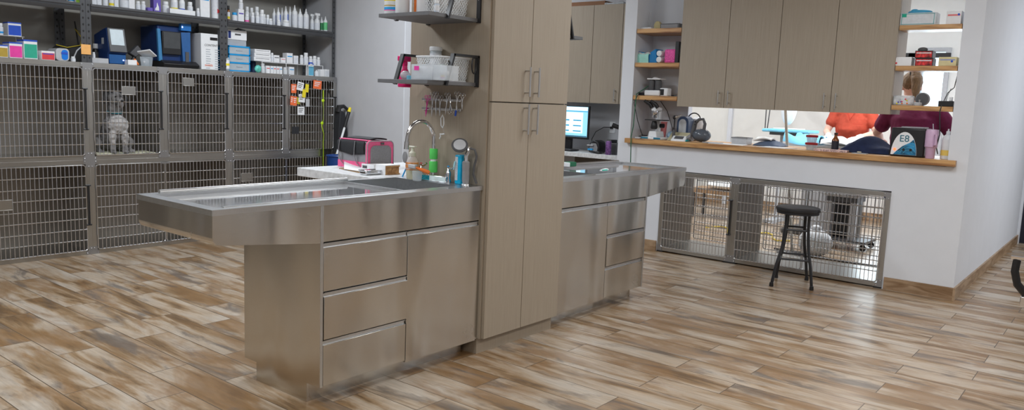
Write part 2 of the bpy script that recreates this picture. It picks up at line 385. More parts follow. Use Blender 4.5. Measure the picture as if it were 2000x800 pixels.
# ------------------------------------------------------------------ stainless wet tables
def wet_table(x0, x1, x2, label, left=True):
    """x0 outer end of the tub, x1 outer end of the base, x2 end against the tall cabinet"""
    yf, yb, zt = 2.627, 3.195, .90
    r = thing('wet_table', ((x1+x2)/2, 2.9, 0), label, 'table', 'stainless wet tables either side of the tall cabinet')
    sg = 1 if left else -1
    def X(a, b): return (min(a, b), max(a, b))
    # base carcass with toe kick
    a, b = X(x1, x2)
    MB().box(a, b, yf+.02, yb, .087, .72).build('base_carcass', M_ss, r, bev=.002)
    ka, kb = X(x1+sg*.0145, x2-sg*.02)
    MB().box(ka, kb, 2.72, 3.10, 0, .087).build('toe_kick', M_ss, r)
    # end panel, wrapping to the front
    e0, e1 = X(x1-sg*.001, x1+sg*.014)
    MB().prism([(yf+.001, .087), (2.718, .087), (2.718, 0), (3.10, 0), (3.10, .087), (yb+.002, .087), (yb+.002, .722), (yf+.001, .722)], 'x', e0, e1).build('end_panel', M_ss, r, bev=.001)
    MB().box(*X(x1-sg*.0005, x1+sg*.013), yf-.002, yf+.019, .087, zt-.0225).build('edge_stile', M_ss2, r, bev=.001)
    # top: rim, sloping tub apron, recessed pan and basin
    t = MB()
    A, B = X(x0, x2)
    bx0, bx1 = (x2-.47, x2-.10) if left else (x2+.10, x2+.47)     # basin
    px0, px1 = (x0+.045, bx0-.006) if left else (bx1+.006, x0-.045) # mirror pan
    py0, py1 = yf+.045, yb-.05; by0, by1 = yf+.075, yb-.03
    zl = zt-.022
    def top_with_holes(z0, z1):
        ys = sorted({yf-.006, py0, by0, by1, py1, yb+.004}); xs = sorted({A-.004, B+(.004 if False else 0), px0, px1, bx0, bx1})
        for i in range(len(xs)-1):
            for j in range(len(ys)-1):
                cx, cy = (xs[i]+xs[i+1])/2, (ys[j]+ys[j+1])/2
                if px0 < cx < px1 and py0 < cy < py1: continue
                if bx0 < cx < bx1 and by0 < cy < by1: continue
                t.box(xs[i], xs[i+1], ys[j], ys[j+1], z0, z1)
    top_with_holes(zl, zt)
    bmesh.ops.remove_doubles(t.b, verts=t.b.verts, dist=1e-5)
    # drop internal faces
    seen = {}
    for f in t.b.faces: seen.setdefault(tuple(round(c, 4) for c in f.calc_center_median()), []).append(f)
    bmesh.ops.delete(t.b, geom=[f for fs in seen.values() if len(fs) > 1 for f in fs], context='FACES')
    t.build('top_rim', M_ss2, r)
    zo, zo1 = .764, .718
    ap = MB()
    # side apron front/back following the tapered tub, and the outer end
    rr = .03
    arc = [(x0+sg*rr*(1-math.cos(t)), zo+rr*(1-math.sin(t))) for t in [k*PI/12 for k in range(7)]]
    poly = [(x0, zl)]+arc+[(x1, zo1), (x1, zl)]
    for y0, y1 in ((yf, yf+.004), (yb-.004, yb)): MB().prism(poly, 'y', y0, y1).build('tub_side', M_ss, r)
    ea, eb = X(x0, x0+sg*.004)
    MB().box(ea, eb, yf+.004, yb-.004, zo+rr, zl).build('tub_end', M_ss, r)
    MB().prism(arc+[(x1, zo1), (x1, zo1+.004), (x0+sg*rr, zo+.004), (x0+sg*.012, zo+.012), (x0+sg*.004, zo+rr)], 'y', yf+.004, yb-.004).build('tub_underside', M_ss, r)
    # apron over the drawers
    f0, f1 = X(x1+sg*.014, x2-sg*.012)
    MB().box(f0, f1, yf, yf+.02, .722, zl).build('front_apron', M_ss, r, bev=.0015)
    MB().box(*X(x2-sg*.012, x2), yf+.004, yf+.02, .087, zl).build('end_stile', M_ss, r)
    # recessed mirror pan
    MB().box(px0-.004, px1+.004, py0-.004, py1+.004, zl+.008, zl+.010).box(px0-.004, px0, py0, py1, zl-.02, zl+.002).box(px1, px1+.004, py0, py1, zl-.02, zl+.002).box(px0, px1, py0-.004, py0, zl-.02, zl+.002).box(px0, px1, py1, py1+.004, zl-.02, zl+.002).build('pan', M_mirror, r)
    # basin
    zb = zt-.172
    bs = MB()
    for q in ((bx0, bx1, by0, by1, zb, zb+.003), (bx0-.003, bx0, by0-.003, by1+.003, zb, zl), (bx1, bx1+.003, by0-.003, by1+.003, zb, zl), (bx0, bx1, by0-.003, by0, zb, zl), (bx0, bx1, by1, by1+.003, zb, zl)): bs.box(*q)
    bs.build('basin', M_ss2, r)
    MB().lathe([(.04, 0), (.04, .004), (.03, .006), (.012, .003)], ((bx0+bx1)/2, (by0+by1)/2, zb+.003), 20).build('drain', M_chrome, r)
    # back splash rail and front rail strip on the rim
    q0, q1 = (x0+.075, bx0+.03) if left else (bx1-.03, x0-.075)
    MB().cyl((q0, yb-.028, zt+.006), (q1, yb-.028, zt+.006), .010, 12).build('back_rail', M_ss2, r)
    MB().box(q0-.01, q1, yf+.030, yf+.046, zt, zt+.004).build('front_rail', M_ss2, r)
    # drawers and door, with folded pull lips; dark gaps behind
    xm = x1 + sg*.50
    MB().box(f0, f1, yf+.012, yf+.0205, .089, .72).build('shadow_gap', M_gap, r)
    d0, d1 = X(x1+sg*.016, xm-sg*.004)
    def front(nm, u0, u1, z0, z1, out=0., lip=True):
        p = MB().box(u0, u1, yf-out, yf+.018, z0, z1-(.020 if lip else 0)).build(nm, M_ss, r, bev=.0012)
        if lip:
            MB().prism([(yf-out+.001, z1-.0195), (yf-out+.009, z1-.0175), (yf-out+.009, z1-.004), (yf-out+.001, z1-.003), (yf-out+.001, z1), (yf+.018, z1), (yf+.018, z1-.0195)], 'x', u0+.001, u1-.001).build('pull_lip', M_ss2, p)
        return p
    front('drawer', d0, d1, .508, .716); front('drawer', d0, d1, .298, .504, .006); front('drawer', d0, d1, .090, .292)
    g0, g1 = X(xm, x2-sg*.014)
    front('door', g0, g1, .080, .716)
    return r
wet_table(1.52, 2.008, 3.022, 'brushed stainless wet table with faucet sink, nearest the camera, left of the tall wooden cabinet', True)
wet_table(5.325, 4.765, 3.712, 'brushed stainless wet table right of the tall wooden cabinet, overhanging towards the black stool', False)

# ------------------------------------------------------------------ tall cabinet
r = thing('tall_cabinet', (3.357, 2.9, 0), 'tall greige wood-grain storage cabinet with four doors standing between the two steel tables', 'cabinet')
MB().box(3.026, 3.706, 2.613, 3.18, .087, 2.55).build('cabinet_body', M_wood, r)
MB().box(3.03, 3.70, 2.635, 3.15, 0, .087).build('toe_kick', M_wood, r)
def bar_handle(p, x, y, z0, z1, ax='y', col=M_handle):
    h = MB()
    if ax == 'y':
        h.cyl((x, y, z0), (x, y, z1), .0055, 10)
        for z in (z0+.02, z1-.02): h.cyl((x, y, z), (x, y+.034, z), .0045, 8)
    else:
        h.cyl((x, y, z0), (x, y, z1), .0055, 10)
        for z in (z0+.02, z1-.02): h.cyl((x, y, z), (x+.034, y, z), .0045, 8)
    return h.build('handle', col, p)
for z0, z1, hz in ((.087, 1.328, (1.165, 1.325)), (1.334, 2.54, (1.365, 1.52))):
    for i, (a, b, hx) in enumerate(((3.038, 3.349, 3.305), (3.353, 3.700, 3.385))):
        d = MB().box(a, b, 2.593, 2.612, z0, z1).build('door', M_wood, r, bev=.001)
        bar_handle(d, hx, 2.560, hz[0], hz[1])

# white laminate side counter behind the near table
r = thing('side_counter', (3.35, 3.45, 0), 'pale speckled laminate counter behind the near steel table, carrying the pink pet carrier', 'counter')
MB().box(2.79, 4.3, 3.215, 3.88, .85, .90).build('countertop', M_marble, r, bev=.003)
MB().box(3.1, 4.28, 3.25, 3.85, 0, .85).build('base_cabinet', M_wood, r)

# ------------------------------------------------------------------ kennel bank on the left
def rod_grid(mb, a0, a1, z0, z1, plane, ax, nv, nh, r=.0025, rh=.0040):
    def P(a, z, off=0): return (a, plane+off, z) if ax == 'y' else (plane+off, a, z)
    rad = .018
    pts = []
    for cx, cz, s in ((a1-rad, z1-rad, 0), (a0+rad, z1-rad, 1), (a0+rad, z0+rad, 2), (a1-rad, z0+rad, 3)):
        for k in range(4):
            t = s*PI/2 + k*PI/6; pts.append(P(cx+rad*math.cos(t), cz+rad*math.sin(t)))
    mb.tube(pts, .0048, 6, closed=True)
    for i in range(1, nv+1):
        a = a0+(a1-a0)*i/(nv+1); mb.cyl(P(a, z0, -.006), P(a, z1, -.006), r, 5)
    for j in range(1, nh+1):
        z = z0+(z1-z0)*j/(nh+1); mb.cyl(P(a0, z), P(a1, z), rh, 6)
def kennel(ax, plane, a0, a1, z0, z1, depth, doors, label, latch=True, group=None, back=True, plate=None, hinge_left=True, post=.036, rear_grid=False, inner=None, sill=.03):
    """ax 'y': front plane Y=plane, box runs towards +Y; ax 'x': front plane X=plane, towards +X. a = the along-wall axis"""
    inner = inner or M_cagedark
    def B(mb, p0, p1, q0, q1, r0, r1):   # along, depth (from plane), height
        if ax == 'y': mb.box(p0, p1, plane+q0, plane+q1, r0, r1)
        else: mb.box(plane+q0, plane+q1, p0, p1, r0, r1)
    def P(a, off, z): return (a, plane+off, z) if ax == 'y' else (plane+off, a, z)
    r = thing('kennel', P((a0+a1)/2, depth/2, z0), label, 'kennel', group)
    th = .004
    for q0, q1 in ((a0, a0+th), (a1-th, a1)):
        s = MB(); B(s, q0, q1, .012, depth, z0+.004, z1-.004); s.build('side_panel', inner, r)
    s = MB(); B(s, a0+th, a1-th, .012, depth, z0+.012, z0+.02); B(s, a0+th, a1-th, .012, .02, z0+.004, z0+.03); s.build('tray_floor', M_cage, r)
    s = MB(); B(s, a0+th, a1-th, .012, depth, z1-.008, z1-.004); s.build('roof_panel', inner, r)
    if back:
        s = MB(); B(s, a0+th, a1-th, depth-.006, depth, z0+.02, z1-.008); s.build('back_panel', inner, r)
    s = MB(); w = post
    B(s, a0, a0+w, 0, .012, z0, z1); B(s, a1-w, a1, 0, .012, z0, z1); B(s, a0+w, a1-w, 0, .012, z1-.036, z1); B(s, a0+w, a1-w, 0, .012, z0, z0+sill)
    s.build('face_frame', M_cage, r, bev=.001)
    for a in (a0, a1):
        sg = 1 if a == a0 else -1
        for zc in (z0+.045, z1-.045):
            g = MB(); p, q = sorted((a, a+sg*(w+.014))); zz = (z1-.06, z1+.0) if zc > (z0+z1)/2 else (z0, z0+.06)
            B(g, *sorted((a, a+sg*w)), -.003, 0, min(zz), max(zz)); B(g, *sorted((a+sg*w, a+sg*(w+.014))), -.003, 0, *( (z1-.03, z1) if zc > (z0+z1)/2 else (z0, z0+.03))); g.build('joining_plate', M_plate, r)
    rv = MB()
    for a in (a0, a1):
        sg = 1 if a == a0 else -1
        for da, zz in ((.012, z1-.05), (.04, z1-.012), (.012, z0+.05), (.04, z0+.012)):
            rv.ell(P(a+sg*da, -.004, zz), .0035, .0035, .0035, 8, 5)
    rv.build('rivet', M_wire, r)
    n = doors
    if n: wd = (a1-a0-2*w-.008-(n-1)*.012)/n
    for k in range(n):
        d0 = a0+w+.004+k*(wd+.012); d1 = d0+wd
        m_ = MB(); rod_grid(m_, d0, d1, z0+sill+.006, z1-.042, plane-.006, ax, max(4, round(wd/.0305)-1), 7)
        d = m_.build('door', M_wire, r)
        hl = hinge_left if n == 1 else (k == 0)
        ha = d0 if hl else d1; la = d1 if hl else d0; sg = -1 if hl else 1
        for zc in (z0+.19, z1-.19): MB().tube([P(ha+sg*.004, -.004, zc-.04), P(ha+sg*.004, -.004, zc+.04)], .005, 8).build('hinge', M_plate, d)
        if latch and n == 1:
            lm = MB(); lx = la-sg*.018
            lm.tube([P(lx, -.014, z0+.24), P(lx, -.014, z1-.20)], .006, 8)
            for zc in (z0+.24, z1-.20): lm.tube([P(lx-sg*-.022, -.010, zc), P(lx+sg*-.016, -.010, zc)], .0062, 8)
            lm.build('latch_bar', M_blackm, d)
        elif n == 2 and k == 0:
            lm = MB(); B(lm, d1-.03, d1+.042, -.022, -.008, z1-.05, z1-.038); B(lm, d1-.03, d1+.042, -.022, -.008, z0+.03, z0+.042); lm.build('latch_bar', M_plate, d)
    if rear_grid:
        for fa in (a0+.03, a1-.03): MB().box(plane-.004, plane+.05, fa-.03, fa+.03, 0.0005, z0+.0005).build('foot', M_black, r)
        m_ = MB(); rod_grid(m_, a0+w, a1-w, z0+.04, z1-.04, plane+depth, ax, round((a1-a0)/.0305)-2, 7); m_.build('rear_grille', M_wire, r)
    if plate:
        pa, pz, pw, ph = plate
        s = MB(); B(s, pa-pw/2, pa+pw/2, -.016, -.012, pz-ph/2, pz+ph/2); B(s, pa-pw/2, pa+pw/2, -.018, -.012, pz-ph/2, pz-ph/2+.006); s.build('card_holder', M_cage, r, bev=.002)
    return r
xs = [1.78, 2.68, 3.28, 3.88, 4.48, 5.08]
ZM, ZT = .752, 1.505
def pz(v, X, Y=YG): return zA(v, X, Y)
upl = ['wide upper kennel at the left edge, empty, below the boxes with coloured fronts', 'upper kennel holding the grey and white dog, second from the left', 'empty upper kennel with a card holder, right of the dog',
       'empty upper kennel without a card holder, left of the one hung with tags', 'dark upper kennel at the right end, hung with orange and white tags']
for i in range(5):
    pl = None
    if i == 1: pl = (xA(250, YG, 1.32), pz(177, 3.0), .11, .07)
    if i == 2: pl = (xA(367, YG, 1.36), pz(160, 3.5), .10, .07)
    kennel('y', YG, xs[i], xs[i+1], ZM, ZT, .54, 1, upl[i], plate=pl, group='stainless kennels stacked along the left wall')
kennel('y', YG, 1.78, 2.68, 0, ZM, .54, 1, 'wide lower kennel at the left edge, standing on the floor', group='stainless kennels stacked along the left wall', plate=(xA(4, YG, .5), pz(400, 2.1), .12, .08))
kennel('y', YG, 2.68, 3.88, 0, ZM, .54, 2, 'double-door lower kennel in the middle, below the dog', group='stainless kennels stacked along the left wall')
kennel('y', YG, 3.88, 5.08, 0, ZM, .54, 2, 'double-door lower kennel at the right end, half hidden behind the near steel table', group='stainless kennels stacked along the left wall', plate=(xA(481, YG, .6), pz(345, 4.1), .12, .08))
for a_, b_ in ((-.02, .88), (.88, 1.78)):     # the bank runs on past the left edge and shows in the polished table
    for z0_, z1_, t_ in ((0, ZM, 'lower'), (ZM, ZT, 'upper')):
        kennel('y', YG, a_, b_, z0_, z1_, .54, 1, 'wide %s kennel beyond the left edge of the view' % t_, group='stainless kennels stacked along the left wall')
# unseen dark cabinet, added to reflect as a soft band in the steel fronts
r = thing('base_cabinet', (5.3, -1.4, 0), 'low dark cabinet added out of view to darken the steel table reflections', 'cabinet')
MB().box(5.0, 5.7, -1.8, -1.0, .08, .95).build('cabinet_body', M_dgrey, r, bev=.004)
MB().box(4.98, 5.72, -1.82, -.98, .95, .98).build('worktop', M_dgrey, r, bev=.003)
MB().box(5.03, 5.67, -1.75, -1.05, 0, .08).build('toe_kick', M_black, r)
MB().box(5.02, 5.34, -1.0, -.985, .1, .93).build('door', M_dgrey, r, bev=.002)
MB().box(5.36, 5.68, -1.0, -.985, .1, .93).build('door', M_dgrey, r, bev=.002)
# floor kennels let into the pass-through wall
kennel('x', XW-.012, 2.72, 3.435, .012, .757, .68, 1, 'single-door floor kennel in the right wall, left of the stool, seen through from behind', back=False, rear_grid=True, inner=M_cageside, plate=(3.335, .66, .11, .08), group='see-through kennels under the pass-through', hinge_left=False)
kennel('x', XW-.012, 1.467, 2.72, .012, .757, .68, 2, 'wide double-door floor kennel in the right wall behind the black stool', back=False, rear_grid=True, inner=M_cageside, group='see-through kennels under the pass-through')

# ------------------------------------------------------------------ rack above the kennels
YR = YG-.005
def rack_post(mb, x, y, face=1, z0=ZT+.002, z1=2.75, slots=True):
    # an L section with teardrop slots standing in it as dark insets
    mb.box(x-.019, x+.019, y, y+.003, z0, z1); mb.box(x-.019 if face > 0 else x+.016, x-.016 if face > 0 else x+.019, y+.003, y+.035, z0, z1)
def slots(x, y, p, z0=ZT+.03, z1=2.3):
    z = z0
    while z < z1:
        p.prism([(x-.004, z), (x+.004, z), (x+.007, z+.012), (x, z+.018), (x-.007, z+.012)], 'y', y-.0008, y+.001); z += .05
bays = [(1.45, 2.672), (2.712, 3.835), (3.872, 5.06)]
bl = ['left bay of the dark grey boltless steel rack above the kennels', 'middle bay of the dark grey steel rack, holding the blue analysers', 'right bay of the dark grey steel rack, holding white bottles']
for i, (a, b) in enumerate(bays):
    r = thing('storage_rack', ((a+b)/2, 6.65, ZT), bl[i], 'shelf', 'boltless rack bays standing on the kennels')
    for x, f in ((a, 1), (b, -1)):
        for yy in (YR+.03, 6.92):
            p = MB(); rack_post(p, x, yy, f); k0 = len(p.b.faces); slots(x, yy, p)
            p.b.faces.ensure_lookup_table()
            for fc in list(p.b.faces)[k0:]: fc.material_index = 1
            p = p.build('post', M_rack, r); p.data.materials.append(M_gap)
    for z in (1.95, 2.42):
        d = MB().box(a+.004, b-.004, YR+.037, 6.93, z-.012, z).build('deck', M_rack, r)
        MB().prism([(YR+.018, z+.002), (YR+.036, z+.004), (YR+.036, z-.05), (YR+.030, z-.056), (YR+.024, z-.05), (YR+.018, z-.03), (YR+.024, z-.022), (YR+.018, z-.014)], 'x', a+.018, b-.018).build('beam', M_rack, d)
# ------------------------------------------------------------------ pass-through: ledge, cupboards, shelves
ZL = 1.035
tag(MB().prism([(XW-.05, 1.05), (XW-.002, 1.05), (XW-.002, 1.112), (7.05, 1.112), (7.05, 3.36), (6.815, 3.36), (6.815, 3.797), (XW-.002, 3.797), (XW-.002, 3.83), (XW-.05, 3.83)], 'z', ZL-.045, ZL).build('counter_ledge', M_pine, bev=.003), 'long oiled wooden pass-through counter carrying the microscope and the pink tumbler', 'counter')
CY = [3.335, 2.885, 2.435, 1.985, 1.535]
for k in range(2):
    a, b = CY[2*k+2], CY[2*k]
    r = thing('wall_cupboard', (6.65, (a+b)/2, 1.35), ['greige hanging cupboard with two doors, left one of the pair over the counter', 'greige hanging cupboard with two doors, right one of the pair, beside the glove boxes'][k], 'cupboard', 'hanging cupboards over the pass-through')
    MB().box(XW+.02, 6.79, a, b, 1.352, 2.48).build('cupboard_body', M_wood if k == 0 else M_wood, r)
    for j in range(2):
        y1, y0 = CY[2*k+j], CY[2*k+j+1]
        d = MB().box(XW, XW+.019, y0+.002, y1-.002, 1.35, 2.48).build('door', M_wood, r, bev=.001)
        hy = y0+.045 if j == 0 else y1-.045
        bar_handle(d, XW-.032, hy, 1.375, 1.50, 'x')
for i, z in enumerate((1.417, 1.72, 2.03)):
    tag(MB().box(XW+.004, 6.815, 3.34, 3.795, z-.02, z+.02).build('niche_shelf', M_pine, bev=.002), ['lower wooden niche shelf holding the microscope head, left of the cupboards', 'middle wooden niche shelf holding blue and pink pouches, left of the cupboards', 'top wooden niche shelf holding a white antenna base, left of the cupboards'][i], 'shelf', 'wooden shelves left of the cupboards')
for i, z in enumerate((1.405, 1.70, 2.0)):
    tag(MB().box(XW+.004, 6.70, 1.115, 1.532, z-.018, z+.018).build('wall_shelf', M_pine, bev=.002), ['lowest wooden shelf right of the cupboards, above the pink tumbler', 'middle wooden shelf right of the cupboards, holding red and black glove boxes', 'top wooden shelf right of the cupboards, holding a large glove box'][i], 'shelf', 'wooden shelves right of the cupboards')

# nook: upper cabinets, desk, monitor
r = thing('wall_cupboard', (7.0, 4.6, 1.36), 'greige hanging cupboard over the desk with the computer monitor', 'cupboard')
MB().box(6.87, 7.19, 3.96, 5.6, 1.352, 2.34).build('cupboard_body', M_wood, r)
for a, b, hy in ((3.96, 4.20, None), (4.20, 4.50, 4.215), (4.505, 5.0, None), (5.005, 5.5, 5.05)):
    pass
for a, b, hy in ((4.17, 4.515, 4.21), (4.52, 4.98, None), (4.985, 5.45, 5.02)):
    d = MB().box(6.85, 6.869, a, b, 1.35, 2.34).build('door', M_wood, r, bev=.001)
    if hy: bar_handle(d, 6.818, hy, 1.37, 1.50, 'x')
MB().box(6.852, 6.869, 3.96, 4.165, 1.35, 2.34).build('filler_panel', M_wood, r)
r = thing('desk', (6.9, 4.9, 0), 'white-topped built-in desk under the monitor, behind the far steel table', 'desk')
MB().box(6.62, 7.19, 3.95, 6.6, .80, .845).build('desktop', M_marble, r, bev=.003)
for q0, q1 in ((3.96, 4.7), (5.7, 6.6)): MB().box(6.9, 7.18, q0, q1, 0, .80).build('pedestal', mat('dark_greige_laminate', (.12, .10, .08), .5), r)
def lcd(x, yc, zc, wy, hz):
    r = thing('computer_monitor', (x, yc, .846), 'black computer monitor showing a light blue form, on the desk behind the tall cabinet', 'monitor')
    MB().box(x, x+.03, yc-wy/2, yc+wy/2, zc-hz/2, zc+hz/2).build('monitor_casing', M_black, r, bev=.004)
    s = MB().box(x-.001, x, yc-wy/2+.012, yc+wy/2-.012, zc-hz/2+.022, zc+hz/2-.012).build('screen', M_screen, r)
    b = MB(); wht = C('screen_white', .75, .92, 1, .3, emit=1.5); 
    b.box(x-.002, x-.001, yc-wy/2+.016, yc+wy/2-.016, zc+hz/2-.05, zc+hz/2-.014); b.box(x-.002, x-.001, yc-wy/2+.07, yc+wy/2-.06, zc-hz/2+.06, zc+hz/2-.07); b.build('window_area', wht, s)
    b = MB()
    for k in range(3):
        z = zc+.02-k*.055; b.box(x-.003, x-.002, yc-wy/2+.09, yc-wy/2+.19, z-.006, z+.006); b.box(x-.003, x-.002, yc-wy/2+.24, yc-wy/2+.28, z-.006, z+.008)
    b.box(x-.003, x-.002, yc-wy/2+.014, yc+wy/2-.014, zc+hz/2-.062, zc+hz/2-.055)
    b.build('form_bar', C('screen_bar', .04, .35, .6, .3, emit=1), s)
    MB().box(x-.003, x-.002, yc-wy/2+.014, yc+wy/2-.014, zc-hz/2+.024, zc-hz/2+.034).build('task_bar', C('screen_dark', .02, .08, .12, .3, emit=.5), s)
    MB().box(x+.03, x+.07, yc-.05, yc+.05, .86, zc).build('stand_neck', M_black, r, bev=.006)
    MB().lathe([(.13, 0), (.13, .01), (.05, .016)], (x+.05, yc, .846), 24, sx=.75).build('stand_base', M_black, r)
y1 = yA(1152, 6.83, 1.1); lcd(6.80, y1+.28, 1.145, .56, .345)

# label printers, can, dark box, plug and scope on the desk
def lprinter(x, y, z):
    r = thing('label_printer', (x, y, z), 'black rounded label printer with blue buttons on the white desk', 'printer')
    pr = [(y-.06, z+.005), (y+.06, z+.005), (y+.065, z+.06), (y+.045, z+.11), (y, z+.135), (y-.05, z+.12), (y-.066, z+.06)]
    MB().prism(pr, 'x', x-.03, x+.11).build('casing', M_black, r, bev=.012)
    MB().prism([(y-.045, z+.02), (y+.045, z+.02), (y+.05, z+.06), (y+.03, z+.10), (y-.03, z+.10), (y-.05, z+.06)], 'x', x-.034, x-.029).build('side_window', M_grey, r, bev=.006)
    MB().box(x-.05, x-.03, y+.0, y+.06, z+.03, z+.045).build('button', M_cyan, r, bev=.003)
    MB().box(x-.055, x-.03, y-.005, y+.065, z+.075, z+.085).build('output_slot', M_lgrey, r)
xx = 6.70
lprinter(xx+.02, yA(1160, xx, .88), .846)
tag(MB().box(xx-.06, xx, yA(1172, xx, .86)-.03, yA(1172, xx, .86)+.03, .846, .872).build('computer_mouse', M_black, bev=.011), 'small black computer mouse beside the label printer', 'mouse')
yy = yA(1188, 6.66, .88)
r = thing('drink_can', (6.66, yy, .846), 'purple patterned slim drink can on the white desk', 'can')
MB().lathe([(.026, 0), (.029, .006), (.029, .125), (.024, .137)], (6.66, yy, .846), 20).build('can_body', mat('purple_pattern', (.22, .10, .30), .3, .3, .6, 40), r)
MB().lathe([(.0245, .137), (.0245, .139), (.02, .138)], (6.66, yy, .846), 20).build('can_lid', M_handle, r)
yy = yA(1199, 6.8, .9)
r = thing('card_reader', (6.8, yy, .846), 'black desk box with a raised lid beside the purple can', 'device')
MB().box(6.74, 6.88, yy-.075, yy+.05, .846, .96).build('casing', M_dgrey, r, bev=.006)
MB().box(6.74, 6.86, yy+.0, yy+.055, .96, .99).build('lid', M_black, r, bev=.006)
yy = yA(1196, 7.19, 1.1)
r = thing('wall_outlet', (7.195, yy, 1.05), 'white wall outlet plate with a black plug, above the desk', 'outlet')
MB().box(7.19, 7.2, yy-.035, yy+.035, 1.04, 1.16).build('plate', M_white, r, bev=.003)
MB().box(7.165, 7.19, yy-.012, yy+.016, 1.085, 1.11).build('plug', M_black, r, bev=.003)
tag(MB().tube([(7.175, yy+.005, 1.10), (7.10, yy+.05, 1.10), (7.04, yy+.11, 1.05), (7.0, yy+.13, .97), (6.98, yy+.10, .88), (6.95, yy+.05, .852)], .004, 6).build('cable', M_black), 'black power cord curving from the wall outlet to the desk', 'cord')
yy = yA(1207, 6.75, 1.05)
r = thing('barcode_scanner', (6.75, yy, .961), 'black handheld scanner standing at the right end of the desk', 'scanner')
MB().cyl((6.77, yy-.03, .962), (6.75, yy-.025, 1.10), .016, 10).build('stem', M_black, r)
MB().cyl((6.75, yy-.04, 1.11), (6.72, yy+.05, 1.14), .02, 12, .024).build('scan_head', M_black, r)
yy = yA(1112, 6.72, .86)
r = thing('keyboard', (6.72, yy+.15, .846), 'low black keyboard in front of the monitor', 'keyboard')
MB().box(6.66, 6.78, yy-.06, yy+.36, .847, .86).build('keyboard_base', M_black, r, bev=.003)
k_ = MB()
for a in range(4):
    for b in range(14): k_.box(6.668+a*.027, 6.69+a*.027, yy-.05+b*.029, yy-.025+b*.029, .86, .866)
k_.build('keys', M_dgrey, r)
yb_ = yA(1155, 7.0, 2.36)
tag(MB().box(6.92, 7.15, yb_-.22, yb_+.2, 2.341, 2.39).build('brown_carton', C('brown_card', .25, .12, .06, .7), bev=.003), 'brown carton on top of the cupboard over the desk', 'box')
tag(MB().sheet(10, 8, lambda a, b: (6.88+a*.25, yb_-.46+b*.22, 2.36+.02*math.sin(9*a)*math.sin(7*b)), .015).build('plastic_bag', M_foil), 'crumpled clear plastic bag on top of the cupboard over the desk', 'bag')

# ------------------------------------------------------------------ shop for bottles and cartons
def pill(r, x, y, z, w, h, body=M_white, cap=M_white, lab=M_lab, lab2=None):
    R = w/2; hc = min(.26*h, .022+.1*h)
    MB().lathe([(R*.9, 0), (R, .004), (R, h*.66), (R*.72, h-hc-.001)], (x, y, z), 14).build('bottle_body', body, r)
    MB().lathe([(R*.82, h-hc), (R*.84, h-hc+.002), (R*.82, h-.003), (R*.76, h)], (x, y, z), 14).build('cap', cap, r)
    MB().lathe([(R+.0004, h*.12), (R+.0004, h*.58)], (x, y, z), 14).build('paper_label', lab, r)
    if lab2: MB().lathe([(R+.0009, h*.14), (R+.0009, h*.3)], (x, y, z), 14).build('colour_band', lab2, r)
def squeeze(r, x, y, z, w, h, body=M_white, band=M_lab, strip=None):
    R = w/2
    MB().lathe([(R*.92, 0), (R, .004), (R, h*.66), (R*.8, h*.74), (R*.42, h*.79)], (x, y, z), 14).build('bottle_body', body, r)
    MB().lathe([(R*.46, h*.79), (R*.46, h*.84), (R*.3, h*.86), (R*.12, h)], (x, y, z), 12).build('nozzle', M_white, r)
    MB().lathe([(R+.0004, h*.12), (R+.0004, h*.6)], (x, y, z), 14).build('paper_label', band, r)
    if strip: MB().box(x+R*.2, x+R*.75, y-R*.95, y-R*.55, z+h*.12, z+h*.62).build('colour_strip', strip, r)
def spray(r, x, y, z, w, h, body=M_white, head=M_white, band=M_lab):
    R = w/2
    MB().lathe([(R*.92, 0), (R, .004), (R, h*.5), (R*.85, h*.62), (R*.32, h*.72)], (x, y, z), 14).build('bottle_body', body, r)
    MB().box(x-R*.9, x+R*1.1, y-R*.35, y+R*.35, z+h*.86, z+h).box(x-R*.3, x+R*.3, y-R*.3, y+R*.3, z+h*.72, z+h*.87).tube([(x+R*.6, y, z+h*.87), (x+R*.75, y, z+h*.8), (x+R*.62, y, z+h*.70)], .004, 6).build('trigger_head', head, r, bev=.002)
    MB().lathe([(R+.0004, h*.1), (R+.0004, h*.45)], (x, y, z), 14).build('paper_label', band, r)
def carton(x0, x1, y0, y1, z0, z1, label, body=M_paper, face=None, name='carton', group=None, stripe=None, fx=False, top=None, bev=.0015):
    r = thing(name, ((x0+x1)/2, (y0+y1)/2, z0), label, 'box', group)
    b = MB().box(x0, x1, y0, y1, z0, z1).build('box_body', body, r, bev=bev)
    w, h = x1-x0, z1-z0; d = y1-y0
    if fx:   # printed face towards -X
        if face: MB().box(x0-.0008, x0, y0+d*.04, y1-d*.04, z0+h*.08, z1-h*.12).build('printed_face', face, r)
        if stripe: MB().box(x0-.0014, x0, y0+d*.08, y1-d*.08, z0+h*.62, z0+h*.74).build('print_stripe', stripe, r)
    else:
        if face: MB().box(x0+w*.03, x1-w*.03, y0-.0008, y0, z0+h*.05, z1-h*.22).build('printed_face', face, r)
        if stripe: MB().box(x0+w*.1, x1-w*.1, y0-.0014, y0, z0+h*.62, z0+h*.72).build('print_stripe', stripe, r)
    if top: MB().box(x0-.0006, x1+.0006, y0-.0006, y1, z1-h*.08, z1+.001).build('lid_edge', top, r)
    return r
def rk(u0, u1, vt, vb, Y, zd):     # an item standing on a deck at height zd, seen between these columns and rows
    a = xA(u0, Y, zd); b = xA(u1, Y, zd); xc = (a+b)/2
    return xc, (b-a), zA(vt, xc, Y)-zA(vb, xc, Y)
